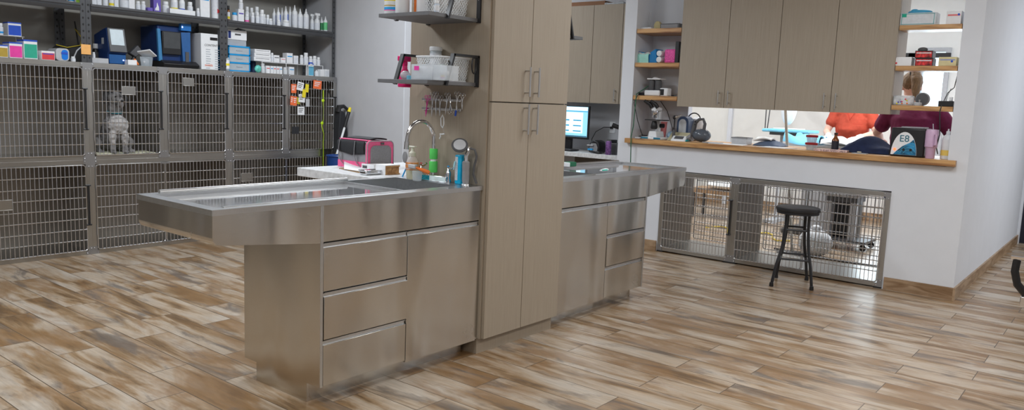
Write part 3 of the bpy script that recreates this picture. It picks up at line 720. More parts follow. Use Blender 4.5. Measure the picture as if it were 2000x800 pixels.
# upper deck --------------------------------------------------------
ZU = 1.9505
def up_b(kind, u0, u1, vt, vb, label, Y=6.52, group=None, z=ZU, **k):
    x, w, h = rk(u0, u1, vt, vb, Y, z); w *= .93
    r = thing({'pill': 'pill_bottle', 'squeeze': 'squeeze_bottle', 'spray': 'spray_bottle'}[kind], (x, Y, z), label, 'bottle', group)
    {'pill': pill, 'squeeze': squeeze, 'spray': spray}[kind](r, x, Y, z, w, h, **k); return r
def up_c(u0, u1, vt, vb, label, Y=6.50, dep=.09, z=ZU, **k):
    x, w, h = rk(u0, u1, vt, vb, Y, z); w *= .96
    return carton(x-w/2, x+w/2, Y, Y+dep, z, z+h, label, **k)
US = ' on the upper rack shelf'
up_c(22, 80, -16, 6, 'flat white carton at the left'+US, dep=.2)
up_c(83, 131, -25, 8, 'black carton with a grey label at the left'+US, body=M_black, face=M_dgrey, dep=.2)
up_b('pill', 133, 145, -18, 10, 'white bottle with a blue band beside the black carton', lab=M_paper, lab2=M_cyan)
up_c(148, 158, -20, 10, 'small lime green carton beside the left rack posts', face=C('lime_card', .35, .6, .08), dep=.05)
up_c(180, 189.5, -25, 12, 'narrow white carton just right of the left rack posts', face=M_lab, dep=.06)
up_c(190, 199, -25, 13, 'narrow white carton with a teal stripe, second from the left rack posts', face=M_lab, stripe=M_teal, dep=.06)
up_b('pill', 201, 211, -14, 14, 'white bottle left of the one with a yellow band'+US)
up_b('pill', 213, 222.5, -14, 15, 'white bottle with a yellow band'+US, lab2=M_yellow)
up_c(224, 232, -20, 16, 'slim grey-white carton left of the big white jar'+US, face=M_lab, dep=.05)
up_b('pill', 234, 251, -12, 17, 'broad white jar with grey label'+US, body=M_lgrey)
up_c(252, 264, -22, 18, 'white carton with an orange and green print'+US, face=M_paper, stripe=M_orange, dep=.05)
up_b('pill', 265.5, 274.5, 1, 19.5, 'left one of two equal white bottles near the purple carton')
up_b('pill', 275.5, 284.5, 1, 20.5, 'right one of two equal white bottles near the purple carton')
up_c(289, 299, 14, 22, 'small low purple carton left of the tall purple one', body=M_purple, dep=.05, Y=6.48)
c_ = up_c(300, 315, -8, 23, 'tall purple carton with a white cat silhouette', body=M_purple, dep=.06, Y=6.52)
x, w_, h_ = rk(300, 315, -8, 23, 6.52, ZU)
MB().prism([(x-.02, ZU+.02), (x+.015, ZU+.02), (x+.012, ZU+.05), (x+.004, ZU+.07), (x+.001, ZU+.085), (x-.004, ZU+.075), (x-.006, ZU+.05), (x-.018, ZU+.035)], 'y', 6.5185, 6.5198).build('cat_silhouette', M_paper, c_)
up_b('pill', 317, 330, 0, 24, 'white square-shouldered bottle right of the purple carton')
x, w_, h_ = rk(330, 381, 18, 28.5, 6.46, ZU)
r = thing('white_tray', (x, 6.5, ZU), 'white plastic tray carrying bottles on the upper rack shelf', 'tray')
t = MB(); X0, X1 = x-w_/2, x+w_/2
t.box(X0, X1, 6.45, 6.55, ZU, ZU+.006).box(X0, X1, 6.45, 6.453, ZU, ZU+h_).box(X0, X1, 6.547, 6.55, ZU, ZU+h_).box(X0, X0+.003, 6.45, 6.55, ZU, ZU+h_).box(X1-.003, X1, 6.45, 6.55, ZU, ZU+h_); t.build('tray_body', M_white, r)
for (u0, u1, vt, vb, l) in ((334, 347, -12, 27, 'yellow-labelled white bottle in the white tray'), (350, 361, -10, 28, 'white bottle with blue print in the white tray'), (366, 376.5, 2, 28.5, 'short white bottle at the right of the white tray')):
    up_b('pill', u0, u1, vt, vb, l, Y=6.50, z=ZU+.0065, lab2=M_yellow if 'yellow' in l else (M_blue if 'blue' in l else None))
up_b('pill', 383.5, 390, 13, 30, 'little white bottle left of the tall white carton'+US, Y=6.48)
up_c(391, 410.5, -25, 31, 'tall white carton with a small blue mark'+US, face=M_paper, stripe=M_cyan, dep=.08)
r = up_b('squeeze', 413, 430, -40, 33, 'white tube bottle with a red triangle beside the right rack posts', Y=6.50)
x, w_, h_ = rk(413, 430, -40, 33, 6.50, ZU)
MB().prism([(x-.008, ZU+.05), (x+.025, ZU+.068), (x-.008, ZU+.088)], 'y', 6.50-w_/2-.002, 6.50-w_/2+.012).build('red_triangle', M_red, r)
up_b('pill', 443.5, 449, 5, 35, 'brown bottle with a white label, just right of the right rack posts', body=M_amber, cap=M_black, lab=M_paper, lab2=M_yellow)
up_b('pill', 453, 463, 18, 36, 'white bottle with a bright blue cap'+US, cap=M_cyan)
up_c(465.5, 477, 11.5, 37, 'white and purple carton with a bottle standing on it', face=M_paper, stripe=M_purple, dep=.05)
x, w_, h_ = rk(466, 476, 11.5, 37, 6.52, ZU)
r = thing('pill_bottle', (x, 6.52, ZU+h_), 'white bottle standing on the white and purple carton', 'bottle'); pill(r, x, 6.525, ZU+h_+.001, .042, .085)
cl = [(478, 486.5, 4, 22, 'orange'), (488, 495, 3, 20, ''), (497.5, 506, 4, 24, ''), (478.5, 486, 22, 39, 'pink'), (490, 497, 18, 40, ''), (499, 506.5, 18, 41, ''), (507.5, 516, 13, 42, ''), (512.5, 519, 22, 43, ''), (519.5, 526, 22, 43, ''), (524.5, 532, 30, 43.7, 'low')]
for i, (u0, u1, vt, vb, c) in enumerate(cl):
    back = vb < 30
    Yb = 6.62 if back else 6.50+.012*(i % 3)
    x, w_, h_ = rk(u0, u1, vt, vb+ (0 if not back else 16), Yb, ZU)
    r = thing('pill_bottle', (x, Yb, ZU), ('%s white bottle from left, %s row of upper-shelf cluster%s' % (ORD[i] if back else ORD[i-3], 'back' if back else 'front', ', %s label' % c if c in ('orange', 'pink') else '')), 'bottle', 'cluster of white bottles on the upper rack shelf')
    pill(r, x, Yb, ZU, w_*.92, h_, lab2={'orange': M_orange, 'pink': M_pink}.get(c))
sq = [(532, 539, 6, 42, 1), (540, 547, 6, 44, 1), (548, 554, 5, 44, 1), (554.5, 562, 4, 46, 1), (563, 570, 3, 46, 0), (570.5, 580.5, 2, 48, 0), (581.5, 591, 9, 49, 0), (592.5, 602.5, 9, 50, 0)]
for i, (u0, u1, vt, vb, s_) in enumerate(sq):
    up_b('squeeze', u0, u1, vt, vb, '%s tall white squeeze bottle from the left%s' % (ORD[i], US), Y=6.57 if i in (0, 2, 4) else 6.52, strip=M_blue if s_ else None, group='tall white squeeze bottles on the upper rack shelf')
up_b('pill', 541, 547.7, 33, 45, 'small white jar in front of the squeeze bottles, left one', Y=6.46, cap=M_white)
up_b('pill', 552, 564.5, 33, 46, 'wide white jar in front of the squeeze bottles', Y=6.46)
up_b('spray', 605.5, 613, 18, 51, 'left white trigger spray bottle at the right end of the rack', Y=6.56)
up_b('spray', 614.5, 624, 17, 52, 'right white trigger spray bottle at the right end of the rack', Y=6.52)
up_b('squeeze', 625.5, 631, 24, 53, 'dark green and white pump bottle right of the spray bottles', Y=6.54, band=C('leaf_label', .04, .25, .10))
up_b('squeeze', 632, 639, 23.5, 54, 'light green and white pump bottle, last on the upper rack shelf', Y=6.50, band=C('bright_leaf_label', .15, .6, .25))
# lower deck (the kennel tops) --------------------------------------
ZD = ZT+.0015
def lo_b(*a, **k): k.setdefault('z', ZD); return up_b(*a, **k)
def lo_c(*a, **k): k.setdefault('z', ZD); return up_c(*a, **k)
LK = ' on the kennel top'
def testkit(u0, u1, vt, vb, col, label, **k):
    r = lo_c(u0, u1, vt, vb, label, face=col, top=M_blue, dep=.13, Y=6.44, **k)
    return r
testkit(-14, 17, 94, 118, M_mustard, 'test kit box with a mustard yellow front, at the left edge'+LK)
testkit(18.5, 45, 88, 118.5, M_pink, 'test kit box with a bright pink front'+LK)
testkit(47, 74.5, 82, 119, M_green, 'test kit box with a sea green front'+LK)
x = xA(20, 6.62, 1.6)
r = thing('wire_riser', (x-.05, 6.66, ZD), 'white wire riser behind the coloured test kits, left edge', 'shelf')
g = MB(); zr = ZD+.165
g.box(x-.35, x+.09, 6.60, 6.74, zr-.004, zr)
for a in (x-.34, x+.08):
    for b in (6.605, 6.735): g.cyl((a, b, ZD), (a, b, zr-.003), .004, 6)
g.build('riser_frame', M_wire, r)
x0_ = xA(16, 6.62, 1.7); x1_ = xA(42, 6.62, 1.7)
c_ = carton(x0_, x1_, 6.62, 6.72, zr+.001, zr+.10, 'test kit box with a royal blue front, raised on the wire riser', face=M_blue, top=M_blue)
lo_b('pill', -4, 7, 61, 84, 'white bottle on the wire riser at the left edge', Y=6.62, z=zr+.001, lab2=M_cyan)
lo_c(81, 108, 105.5, 123, 'low flat box, blue above and red below, right of the green test kit', face=M_red, stripe=M_blue, dep=.1, Y=6.44)
def tunnel():
    x, w_, h_ = rk(104, 136, 99.5, 124, 6.44, ZD)
    r = thing('pill_counter', (x, 6.5, ZD), 'rounded light grey device with a bright blue opening'+LK, 'device')
    def rr(x0, x1, z0, z1, R):
        p = []
        for cx, cz, s in ((x1-R, z1-R, 0), (x0+R, z1-R, 1), (x0+R, z0+R, 2), (x1-R, z0+R, 3)):
            for k in range(5): t = s*PI/2+k*PI/8; p.append((cx+R*math.cos(t), cz+R*math.sin(t)))
        return p
    MB().prism(rr(x-w_/2+.02, x+w_/2, ZD, ZD+h_, .025), 'y', 6.44, 6.60).build('casing', M_lgrey, r, bev=.003)
    MB().prism(rr(x-w_/2+.06, x+w_/2-.01, ZD+.008, ZD+h_-.01, .02), 'y', 6.4385, 6.4402).build('opening', C('vivid_blue', .01, .20, .75, .3), r)
    MB().box(x+.0, x+.045, 6.436, 6.4386, ZD+.05, ZD+.065).build('inner_shelf', M_blue, r)
tunnel()
lo_b('pill', 138, 148, 115, 125, 'low white tub left of the rack posts'+LK, Y=6.48)
# router
x = xA(140, 6.78, 1.55)
r = thing('wifi_router', (x, 6.78, ZD), 'black router with two upright antennas behind the left rack posts', 'router')
MB().prism([(x-.14, ZD), (x+.14, ZD), (x+.14, ZD+.10), (x+.10, ZD+.14), (x-.09, ZD+.13), (x-.14, ZD+.09)], 'y', 6.74, 6.86).build('casing', M_black, r, bev=.01)
for dx in (-.08, .045): MB().tube([(x+dx+.02, 6.80, ZD+.12), (x+dx-.005, 6.80, ZD+.33)], .008, 8, flat=.6).build('antenna', M_black, r)
tag(MB().tube([(x-.13, 6.735, ZD+.13), (x-.05, 6.73, ZD+.115), (x+.05, 6.73, ZD+.14), (x+.07, 6.75, ZD+.2), (x+.04, 6.80, ZD+.27), (x+.12, 6.88, ZD+.25), (x+.12, 6.90, ZD+.02)], .004, 6).build('network_cable', C('yellow_cable', .5, .38, .03)), 'yellow network cable looped over the black router', 'cable')
x = xA(168.5, YR+.02, 1.62)
tag(MB().box(x-.037, x+.034, YR+.021, YR+.0235, 1.567, 1.642).build('sticky_note', M_postit), 'orange sticky note on the left rack posts', 'note')
tag(MB().tube([(xA(143, 6.6, 1.6), 6.6, ZD+.03), (xA(150, 6.6, 1.6), 6.6, ZD+.09), (xA(160, 6.6, 1.6), 6.62, ZD+.12), (xA(172, 6.6, 1.6), 6.66, ZD+.12)], .005, 6).build('white_cable', M_lgrey), 'pale cable curving out of the low white tub', 'cable')
# things between the left posts and the first analyser
lo_c(177, 213, 116.5, 126.5, 'flat light grey case beside the small blue analyser', body=M_lgrey, face=M_lgrey, dep=.12, Y=6.47)
lo_b('pill', 181, 194, 81, 120, 'black bottle with a white cap left of the small blue analyser', Y=6.68, body=M_black, cap=M_white, lab=M_dgrey)
x = xA(183, 6.5, 1.56)
r = thing('pill_bottle', (x, 6.5, 1.5455), 'tiny white bottle standing on the flat grey case', 'bottle'); pill(r, x, 6.50, 1.5455, .022, .045)
def analyser(u0, u1, vt, vb, Y, dep, label, big=False):
    x, w_, h_ = rk(u0, u1, vt, vb, Y, ZD)
    r = thing('blood_analyser', (x, Y+dep/2, ZD), label, 'device', 'blue blood analysers on the kennel top'); a, b = x-w_/2, x+w_/2; return r, x, a, b, h_
r, x, a, b, h_ = analyser(214, 250, 56, 127, 6.47, .26, 'small navy analyser with a tilted light touchscreen, beside the orange note')
MB().prism([(6.50, ZD), (6.74, ZD), (6.74, ZD+h_*.82), (6.56, ZD+h_*.98), (6.515, ZD+h_), (6.47, ZD+h_*.32), (6.50, ZD+h_*.28)], 'x', a, b).build('casing', M_navy, r, bev=.008)
def tilt(x0, x1, s0, s1, th, base, topp):   # slab lying on the tilted front, from fraction s0 to s1
    p0 = Vector((0, *base)); p1 = Vector((0, *topp)); d = p1-p0; n = Vector((0, -d.z, d.y)).normalized()
    q0 = p0+d*s0; q1 = p0+d*s1
    return MB().prism([(q0.y, q0.z), (q0.y+n.y*th, q0.z+n.z*th), (q1.y+n.y*th, q1.z+n.z*th), (q1.y, q1.z)], 'x', x0, x1)
BS, TP = (6.468, ZD+h_*.32), (6.513, ZD+h_)
tilt(a+.004, b-.004, .02, .99, .006, BS, TP).build('bezel', M_black, r, bev=.004)
tilt(a+.022, b-.02, .30, .93, .0075, BS, TP).build('screen', C('pale_screen', .38, .46, .50, .3, emit=.25), r)
MB().box(a+.01, b-.004, 6.494, 6.50, ZD+.004, ZD+h_*.27).build('lower_panel', M_blue2, r, bev=.003)
MB().ell((b-.025, 6.493, ZD+.035), .006, .003, .006).build('indicator_light', M_led, r)
MB().box(a-.001, a, 6.56, 6.60, ZD+h_*.55, ZD+h_*.72).build('side_sticker', M_lgrey, r)
r, x, a, b, h_ = analyser(312, 373, 41, 129, 6.50, .3, 'large navy analyser with a dark screen and side bracket, beside the white contents box')
MB().box(a, b, 6.53, 6.83, ZD+.05, ZD+h_*.93).build('casing', M_navy, r, bev=.012)
MB().prism([(6.46, ZD), (6.84, ZD), (6.84, ZD+.05), (6.50, ZD+.06), (6.44, ZD+.03)], 'x', a+.01, b+.05).build('base', M_black, r, bev=.006)
MB().prism([(a-.002, ZD+.05), (a+.03, ZD+.05), (a+.015, ZD+h_*.84), (a-.012, ZD+h_*.84)], 'y', 6.505, 6.53).build('trim_strip', C('mid_blue_casing', .05, .22, .45, .35), r, bev=.003)
MB().box(a+.028, b-.085, 6.50, 6.53, ZD+.11, ZD+h_*.80).build('screen_bezel', M_black, r, bev=.004)
MB().box(a+.038, b-.095, 6.498, 6.50, ZD+.16, ZD+h_*.78).build('screen', C('dark_screen', .07, .075, .08, .25), r)
MB().box(b-.09, b+.002, 6.49, 6.53, ZD+h_*.84, ZD+h_).build('status_panel', C('panel_blue', .015, .16, .5, .35), r, bev=.003)
MB().ell((b-.078, 6.489, ZD+h_*.92), .006, .003, .009).build('indicator_light', M_led, r)
MB().prism([(b-.085, ZD+h_*.80), (b, ZD+h_*.82), (b, ZD+.05), (b-.07, ZD+.05)], 'y', 6.50, 6.53).build('side_arm', C('arm_blue', .03, .12, .33, .35), r, bev=.003)
MB().box(b-.05, b-.02, 6.492, 6.50, ZD+.05, ZD+.14).build('slot_cover', M_dgrey, r)
text('1', .03, M_paper, r, (b-.078, 6.487, ZD+h_*.92), ROT_Y)
# odds and ends in between
lo_c(250, 268, 119, 129, 'small white box in front of the two analysers', dep=.06, Y=6.43)
x = xA(262, 6.62, 1.6)
r = thing('handheld_scanner', (x, 6.62, ZD), 'black handheld scanner leaning between the two analysers', 'scanner')
MB().tube([(x-.03, 6.62, ZD+.012), (x, 6.62, ZD+.07), (x+.02, 6.62, ZD+.13)], .016, 8).build('grip', M_black, r)
MB().prism([(x-.05, ZD+.10), (x+.02, ZD+.17), (x+.06, ZD+.12), (x+.0, ZD+.07)], 'y', 6.59, 6.65).build('head', M_dgrey, r, bev=.006)
x, w_, h_ = rk(275, 309, 98, 130, 6.45, ZD)
r = thing('plastic_tub', (x, 6.5, ZD), 'small clear tub with a white lid lying askew on it'+LK, 'tub')
MB().loft([((x, 6.50, ZD), (.045, 0, 0), (0, .045, 0)), ((x, 6.50, ZD+.075), (.055, 0, 0), (0, .055, 0))], 4).build('tub_body', M_glassy, r, smooth=False)
MB().box(-.055, .055, -.055, .055, 0, .012, Matrix.Translation((x, 6.49, ZD+.095))@Matrix.Rotation(.5, 4, 'Y')@Matrix.Rotation(.5, 4, 'Z')@Matrix.Rotation(-.45, 4, 'X')).build('lid', M_white, r, bev=.003)
MB().ell((x-.01, 6.50, ZD+.035), .03, .03, .03).build('contents', M_lab, r)
tag(MB().tube([(xA(270, 6.44, 1.54), 6.44, ZD+.006), (xA(262, 6.44, 1.6), 6.44, ZD+.05)], .008, 8).build('orange_marker', M_orange), 'orange marker leaning beside the clear tub', 'marker')
# white box with printed contents
x0_ = xA(393, 6.46, 1.6); x1_ = min(xA(430, 6.46, 1.6), 3.812); hz = zA(62, x0_, 6.46)-zA(133, x0_, 6.46)
r = thing('white_device', ((x0_+x1_)/2, 6.6, ZD), 'tall white box with a printed contents list, between the big analyser and the rack posts', 'box')
MB().box(x0_, x1_, 6.46, 6.76, ZD, ZD+hz).build('casing', M_white, r, bev=.004)
MB().box(x0_+.085, x0_+.135+.02, 6.4585, 6.46, ZD+hz-.055, ZD+hz-.03).build('display', M_black, r)
text('CONTENTS', .026, M_dgrey, r, ((x0_+x1_)/2+.02, 6.4585, ZD+hz-.10), ROT_Y)
lst = MB()
for c in (0, 1):
    lst = MB()
    for k in range(9): lst.box(x0_+.045+c*.085, x0_+.045+c*.085+.035+.02*random.random(), 6.4588, 6.46, ZD+hz-.14-k*.02, ZD+hz-.133-k*.02)
    lst.build('printed_list', C('list_grey', .45, .48, .52), r)
text('zoetis', .032, C('orange_print', .85, .2, .08), r, (x0_+.07, 6.4585, ZD+.04), ROT_Y)
# right bay
r = lo_b('squeeze', 435.5, 448, 102, 137, 'clear dropper bottle with a yellow and red label, in front of the blue drawers', Y=6.40+.06, body=M_glassy, band=M_paper)
x, w_, h_ = rk(435.5, 448, 102, 137, 6.46, ZD)
MB().lathe([(w_*.93/2+.001, .045), (w_*.93/2+.001, .065)], (x, 6.46, ZD), 14).build('colour_band', M_yellow, r)
x0_ = xA(446, 6.5, 1.6); x1_ = xA(488, 6.5, 1.6); hz = zA(87, x0_, 6.5)-zA(137, x0_, 6.5)
r = thing('drawer_unit', ((x0_+x1_)/2, 6.6, ZD), 'desktop unit of three clear drawers in a bright blue frame', 'drawers')
f = MB(); f.box(x0_, x0_+.010, 6.494, 6.72, ZD, ZD+hz); f.box(x1_-.010, x1_, 6.494, 6.72, ZD, ZD+hz); f.box(x0_, x1_, 6.71, 6.72, ZD, ZD+hz)
for k in range(4): zz = ZD+k*(hz-.008)/3; f.box(x0_, x1_, 6.494, 6.72, zz-.003, zz+.011)
f.build('frame', C('azure_plastic', .01, .32, .72, .35), r, bev=.001)
for k in range(3):
    zz = ZD+.012+k*(hz-.008)/3
    d = MB().box(x0_+.008, x1_-.008, 6.497, 6.503, zz, zz+(hz-.008)/3-.016).box(x0_+.008, x1_-.008, 6.503, 6.70, zz, zz+.003).build('drawer', M_glassy, r)
    MB().box((x0_+x1_)/2-.03, (x0_+x1_)/2+.03, 6.490, 6.497, zz+.028, zz+.036).build('drawer_pull', M_clear, d)
    MB().box(x0_+.02, x1_-.03, 6.52, 6.68, zz+.003, zz+.025).build('contents', M_lab, d)
zz = ZD+hz+.001
r = thing('clear_box', ((x0_+x1_)/2, 6.6, zz), 'clear lidless box with blue items on top of the blue drawer unit', 'box')
g = MB(); g.box(x0_, x1_-.03, 6.51, 6.68, zz, zz+.003); g.box(x0_, x1_-.03, 6.51, 6.513, zz, zz+.055); g.box(x0_, x1_-.03, 6.677, 6.68, zz, zz+.055); g.box(x0_, x0_+.003, 6.51, 6.68, zz, zz+.055); g.box(x1_-.033, x1_-.03, 6.51, 6.68, zz, zz+.055); g.build('box_body', M_clear, r)
MB().ell((x0_+.05, 6.59, zz+.022), .04, .05, .018).ell((x0_+.12, 6.6, zz+.02), .04, .05, .016).build('contents', C('pale_blue_bits', .25, .42, .7), r)
zz += .0555
c_ = carton(x0_+.0, x1_-.028, 6.505, 6.68, zz, zz+.085, 'white carton with a navy end label, stacked above the blue drawers', face=M_paper)
MB().box(x0_+.004, x0_+.03, 6.5035, 6.5045, zz+.01, zz+.075).build('end_label', C('navy_card', .01, .03, .18), c_)
MB().box(x0_+.07, x0_+.13, 6.5035, 6.5045, zz+.04, zz+.055).build('printed_line', M_dgrey, c_)
tag(MB().sheet(8, 8, lambda a, b: (x1_-.10+a*.09, 6.53+b*.1, zz+.09+.02*math.sin(3.1*a)*math.sin(3*b)+.006*math.sin(15*a+4*b)), .006).build('plastic_bag', M_foil), 'crumpled clear bag on the white carton above the blue drawers', 'bag')
x = xA(495, 6.62, 1.56)
tag(MB().lathe([(.055, 0), (.06, .005), (.06, .10), (.045, .125), (.02, .13)], (x, 6.66, ZD), 20, sx=.6).build('navy_canister', C('navy_can', .012, .03, .09, .4)), 'dark navy round-topped canister right of the blue drawers', 'canister')
# wire riser with boxes
xw0, xw1 = xA(500, 6.60, 1.62), xA(628, 6.52, 1.62); zr = ZD+.105
r = thing('wire_riser', ((xw0+xw1)/2, 6.6, ZD), 'long white wire riser shelf carrying small cartons, right end of the rack', 'shelf')
g = MB()
for y in (6.50, 6.53, 6.56, 6.59, 6.62, 6.65): g.cyl((xw0, y, zr), (xw1, y, zr), .0025, 6)
for a in (xw0, (xw0*.62+xw1*.38), xw0*.28+xw1*.72, xw1): g.tube([(a, 6.50, ZD+.003), (a, 6.50, zr), (a, 6.65, zr), (a, 6.65, ZD+.003)], .0035, 6)
g.build('riser_frame', M_white, r)
zr += .004
for k in range(3): 
    x, w_, h_ = rk(495, 528, 0, 9, 6.52, zr); 
    carton(x-w_/2+.004*k, x+w_/2-.002*k, 6.51, 6.60, zr+.0365*k, zr+.0365*k+.0355, ['bottom', 'middle', 'top'][k]+' one of three flat white cartons stacked on the long wire riser', face=M_paper, stripe=M_dgrey, group='flat cartons stacked on the wire riser')
lo_b('pill', 528.5, 534, 96, 114, 'white bottle between the carton stack and the black-print carton', z=zr, Y=6.53)
lo_c(535, 546, 100, 114, 'white carton with black print right of the carton stack', z=zr, Y=6.52, dep=.07, face=M_paper, stripe=M_dgrey)
lo_c(549, 558, 105, 115, 'small white carton with red print'+' on the wire riser', z=zr, Y=6.51, dep=.07, face=M_paper, stripe=M_red)
lo_c(560, 572, 95, 115, 'taller white carton with a blue mark on the wire riser', z=zr, Y=6.52, dep=.07, face=M_paper, stripe=M_cyan)
lo_c(574, 583, 100, 116, 'small grey-white carton left of the bottles on the wire riser', z=zr, Y=6.53, dep=.06, face=M_lab)
for i, (u0, u1, vt, vb) in enumerate(((585.5, 592, 97, 115), (593, 601.5, 93, 116), (603, 610, 99.5, 116.5), (610.5, 618, 99, 117), (618.5, 625, 101, 117))):
    lo_b('pill', u0, u1, vt, vb, '%s white bottle from the left on the right half of the wire riser%s' % (ORD[i], ', blue label' if i == 2 else ''), z=zr, Y=6.54, lab2=M_blue if i == 2 else None, group='white bottles on the wire riser')
x = xA(505, 6.46, 1.55)
tag(MB().ell((x, 6.47, ZD+.035), .035, .02, .035, 12, 8).build('mint_pouch', mat('mint_packet', (.15, .62, .52), .35, 0, .4, 40, .8)), 'crumpled mint green packet at the left foot of the long wire riser', 'packet')
lo_b('pill', 509, 517, 121, 140, 'white bottle under the left end of the long wire riser', Y=6.55)
for i, (u0, u1, vt, c) in enumerate(((520, 527.5, 125, M_red), (528.5, 534, 125, M_cyan), (534.5, 539.5, 125, M_red), (540.5, 545.5, 125, M_red), (546, 551.5, 125, M_cyan))):
    lo_c(u0, u1, vt, 140, '%s narrow white carton from the left under the wire riser' % ORD[i], dep=.06, Y=6.53, face=M_paper, stripe=c, group='narrow cartons under the wire riser')
lo_b('pill', 552.5, 560.5, 127, 141, 'white bottle in the row of cartons under the wire riser', Y=6.55)
lo_c(565, 575, 126, 141.5, 'pale blue and white carton under the middle of the wire riser', dep=.06, Y=6.53, face=M_lab, stripe=M_cyan)
lo_c(602.5, 613, 120, 144, 'white and sky blue carton under the right end of the wire riser', dep=.05, Y=6.53, face=C('sky_card', .15, .5, .72), top=M_blue)
lo_b('squeeze', 614.5, 621, 131, 144, 'tiny white dropper bottle near the right rack post', Y=6.54)
lo_c(625.5, 634, 130, 144, 'left one of two small white cartons beside the right rack post', dep=.05, Y=6.48, face=M_paper)
lo_c(634.5, 643.5, 130, 144.5, 'right one of two small white cartons beside the right rack post', dep=.05, Y=6.48, face=M_lab)
# ------------------------------------------------------------------ black stool
sc_ = Vector((6.09, 2.03, 0))
r = thing('stool', sc_, 'round black metal stool with a padded seat standing before the wall kennels', 'stool')
MB().lathe([(.14, .575), (.162, .58), (.166, .595), (.163, .607), (.15, .613)], sc_, 40).build('seat', M_black, r)
MB().lathe([(.155, .560), (.158, .562), (.158, .578), (.14, .578)], sc_, 40).build('seat_ring', M_blackm, r)
feet = [Vector((5.88, 2.115, 0)), Vector((5.99, 1.845, 0)), Vector((6.22, 2.205, 0)), Vector((6.315, 1.99, 0))]
tops = []
for f in feet:
    d = (f-sc_); d.normalize(); t = sc_+d*.125; kn = sc_+d*.145
    pts = [f+Vector((0, 0, .012)), f.lerp(kn, .45)+Vector((0, 0, .17)), kn+Vector((0, 0, .30)), t+Vector((0, 0, .46)), t+Vector((0, 0, .575))]
    fine = []
    for i in range(len(pts)-1):
        for k in range(4):
            q = k/4; p0 = pts[max(i-1, 0)]; p1 = pts[i]; p2 = pts[i+1]; p3 = pts[min(i+2, len(pts)-1)]
            fine.append(.5*((2*p1)+(p2-p0)*q+(2*p0-5*p1+4*p2-p3)*q*q+(3*p1-p0-3*p2+p3)*q**3))
    fine.append(pts[-1]); tops.append(fine)
    l = MB().tube(fine, .0115, 10).build('leg', M_blackm, r)
    MB().lathe([(.016, 0), (.017, .004), (.0145, .03)], f, 12).build('rubber_foot', M_black, l)
def at_z(fine, z):
    for a, b in zip(fine, fine[1:]):
        if a.z <= z <= b.z: return a.lerp(b, (z-a.z)/(b.z-a.z))
for a, b, z in ((0, 1, .215), (2, 3, .215), (0, 2, .19), (1, 3, .19), (0, 1, .44), (2, 3, .44)):
    MB().cyl(at_z(tops[a], z), at_z(tops[b], z), .0075, 8).build('rung', M_blackm, r)

# ------------------------------------------------------------------ chair at the right edge (only its arm shows)
ax_, ay_ = 3.6, .335
za = zA(500, ax_, ay_)
r = thing('armchair', (3.75, .02, 0), 'chrome-framed chair with a curved black arm, cut off by the right edge', 'chair')
MB().cyl((ax_, .355, za), (ax_, .10, za), .017, 16).cyl((ax_, -.10, za), (ax_, -.34, za), .017, 16).cyl((ax_, .10, za), (ax_, -.10, za), .017, 16).build('chrome_bar', M_chrome, r)
for s in (1, -1):
    yy = .335 if s > 0 else -.32
    MB().tube([(ax_, yy, za-.01), (ax_-.003, yy+.003*s, za-.06), (ax_, yy-.01*s, za-.11), (ax_+.02, yy-.045*s, za-.155), (ax_+.05, yy-.09*s, za-.19), (ax_+.1, yy-.13*s, za-.21)], .012, 10, flat=1.3).build('arm', M_black, r)
MB().box(3.62, 4.05, -.22, .22, za-.30, za-.23).build('seat', M_black, r, bev=.02)
MB().box(4.02, 4.08, -.21, .21, za-.16, za+.26).build('backrest', M_black, r, bev=.02)
MB().cyl((3.84, 0, .1), (3.84, 0, za-.29), .025, 16).build('column', M_chrome, r)
for k in range(5):
    t = k*2*PI/5+.4
    l = MB().tube([(3.84, 0, .12), (3.84+.27*math.cos(t), .27*math.sin(t), .075)], .016, 8).build('leg', M_chrome, r)
    MB().lathe([(.026, -.012), (.028, 0), (.026, .012)], (3.84+.27*math.cos(t), .27*math.sin(t), .03), 12, 'x').build('caster', M_black, l)
MB().box(ax_+.0, ax_+.03, .26, .31, zA(600, ax_, .29), zA(580, ax_, .29)).cyl((ax_+.015, .285, zA(590, ax_, .29)), (3.84, 0.05, za-.30), .009, 8).build('arm_bracket', M_chrome, r, bev=.003)

# ------------------------------------------------------------------ wall shelves on the side of the tall cabinet
M_shelf = mat('charcoal_laminate', (.15, .152, .16), .5)
def side_shelf(zt, label, xo=2.672, y0=2.690, y1=3.045, xp=3.026):
    sg = 1 if xo < xp else -1
    r = thing('bracket_shelf', ((xo+xp)/2, (y0+y1)/2, zt-.018), label, 'shelf', 'charcoal shelves on the sides of the tall cabinet')
    MB().box(min(xo, xp), max(xo, xp), y0, y1, zt-.018, zt).build('shelf_board', M_shelf, r, bev=.001)
    for y in (y0-.004, y1+.001):
        b = MB(); pts = [(xo+sg*.12, zt-.018), (xo+sg*.17, zt+.13), (xp-sg*.004, zt+.13), (xp-sg*.004, zt-.018)]
        for (a0, b0), (a1, b1) in zip(pts, pts[1:]):
            d = Vector((a1-a0, 0, b1-b0)).normalized(); n = Vector((-d.z, 0, d.x))*.006
            P0 = Vector((a0, 0, b0))-d*.004; P1 = Vector((a1, 0, b1))+d*.004
            b.prism([(P0.x+n.x, P0.z+n.z), (P1.x+n.x, P1.z+n.z), (P1.x-n.x, P1.z-n.z), (P0.x-n.x, P0.z-n.z)], 'y', y-.012, y+.012)
        bb = b.build('bracket', M_black, r)
        MB().ell((xp-sg*.009, y, zt+.09), .003, .003, .003, 8, 6).build('screw', M_chrome, bb)
    return r
Z1, Z2 = 1.424, 1.745
side_shelf(Z1, 'lower charcoal bracket shelf above the faucet, holding a clear bin')
side_shelf(Z2, 'upper charcoal bracket shelf above the faucet, holding a wipes tub')
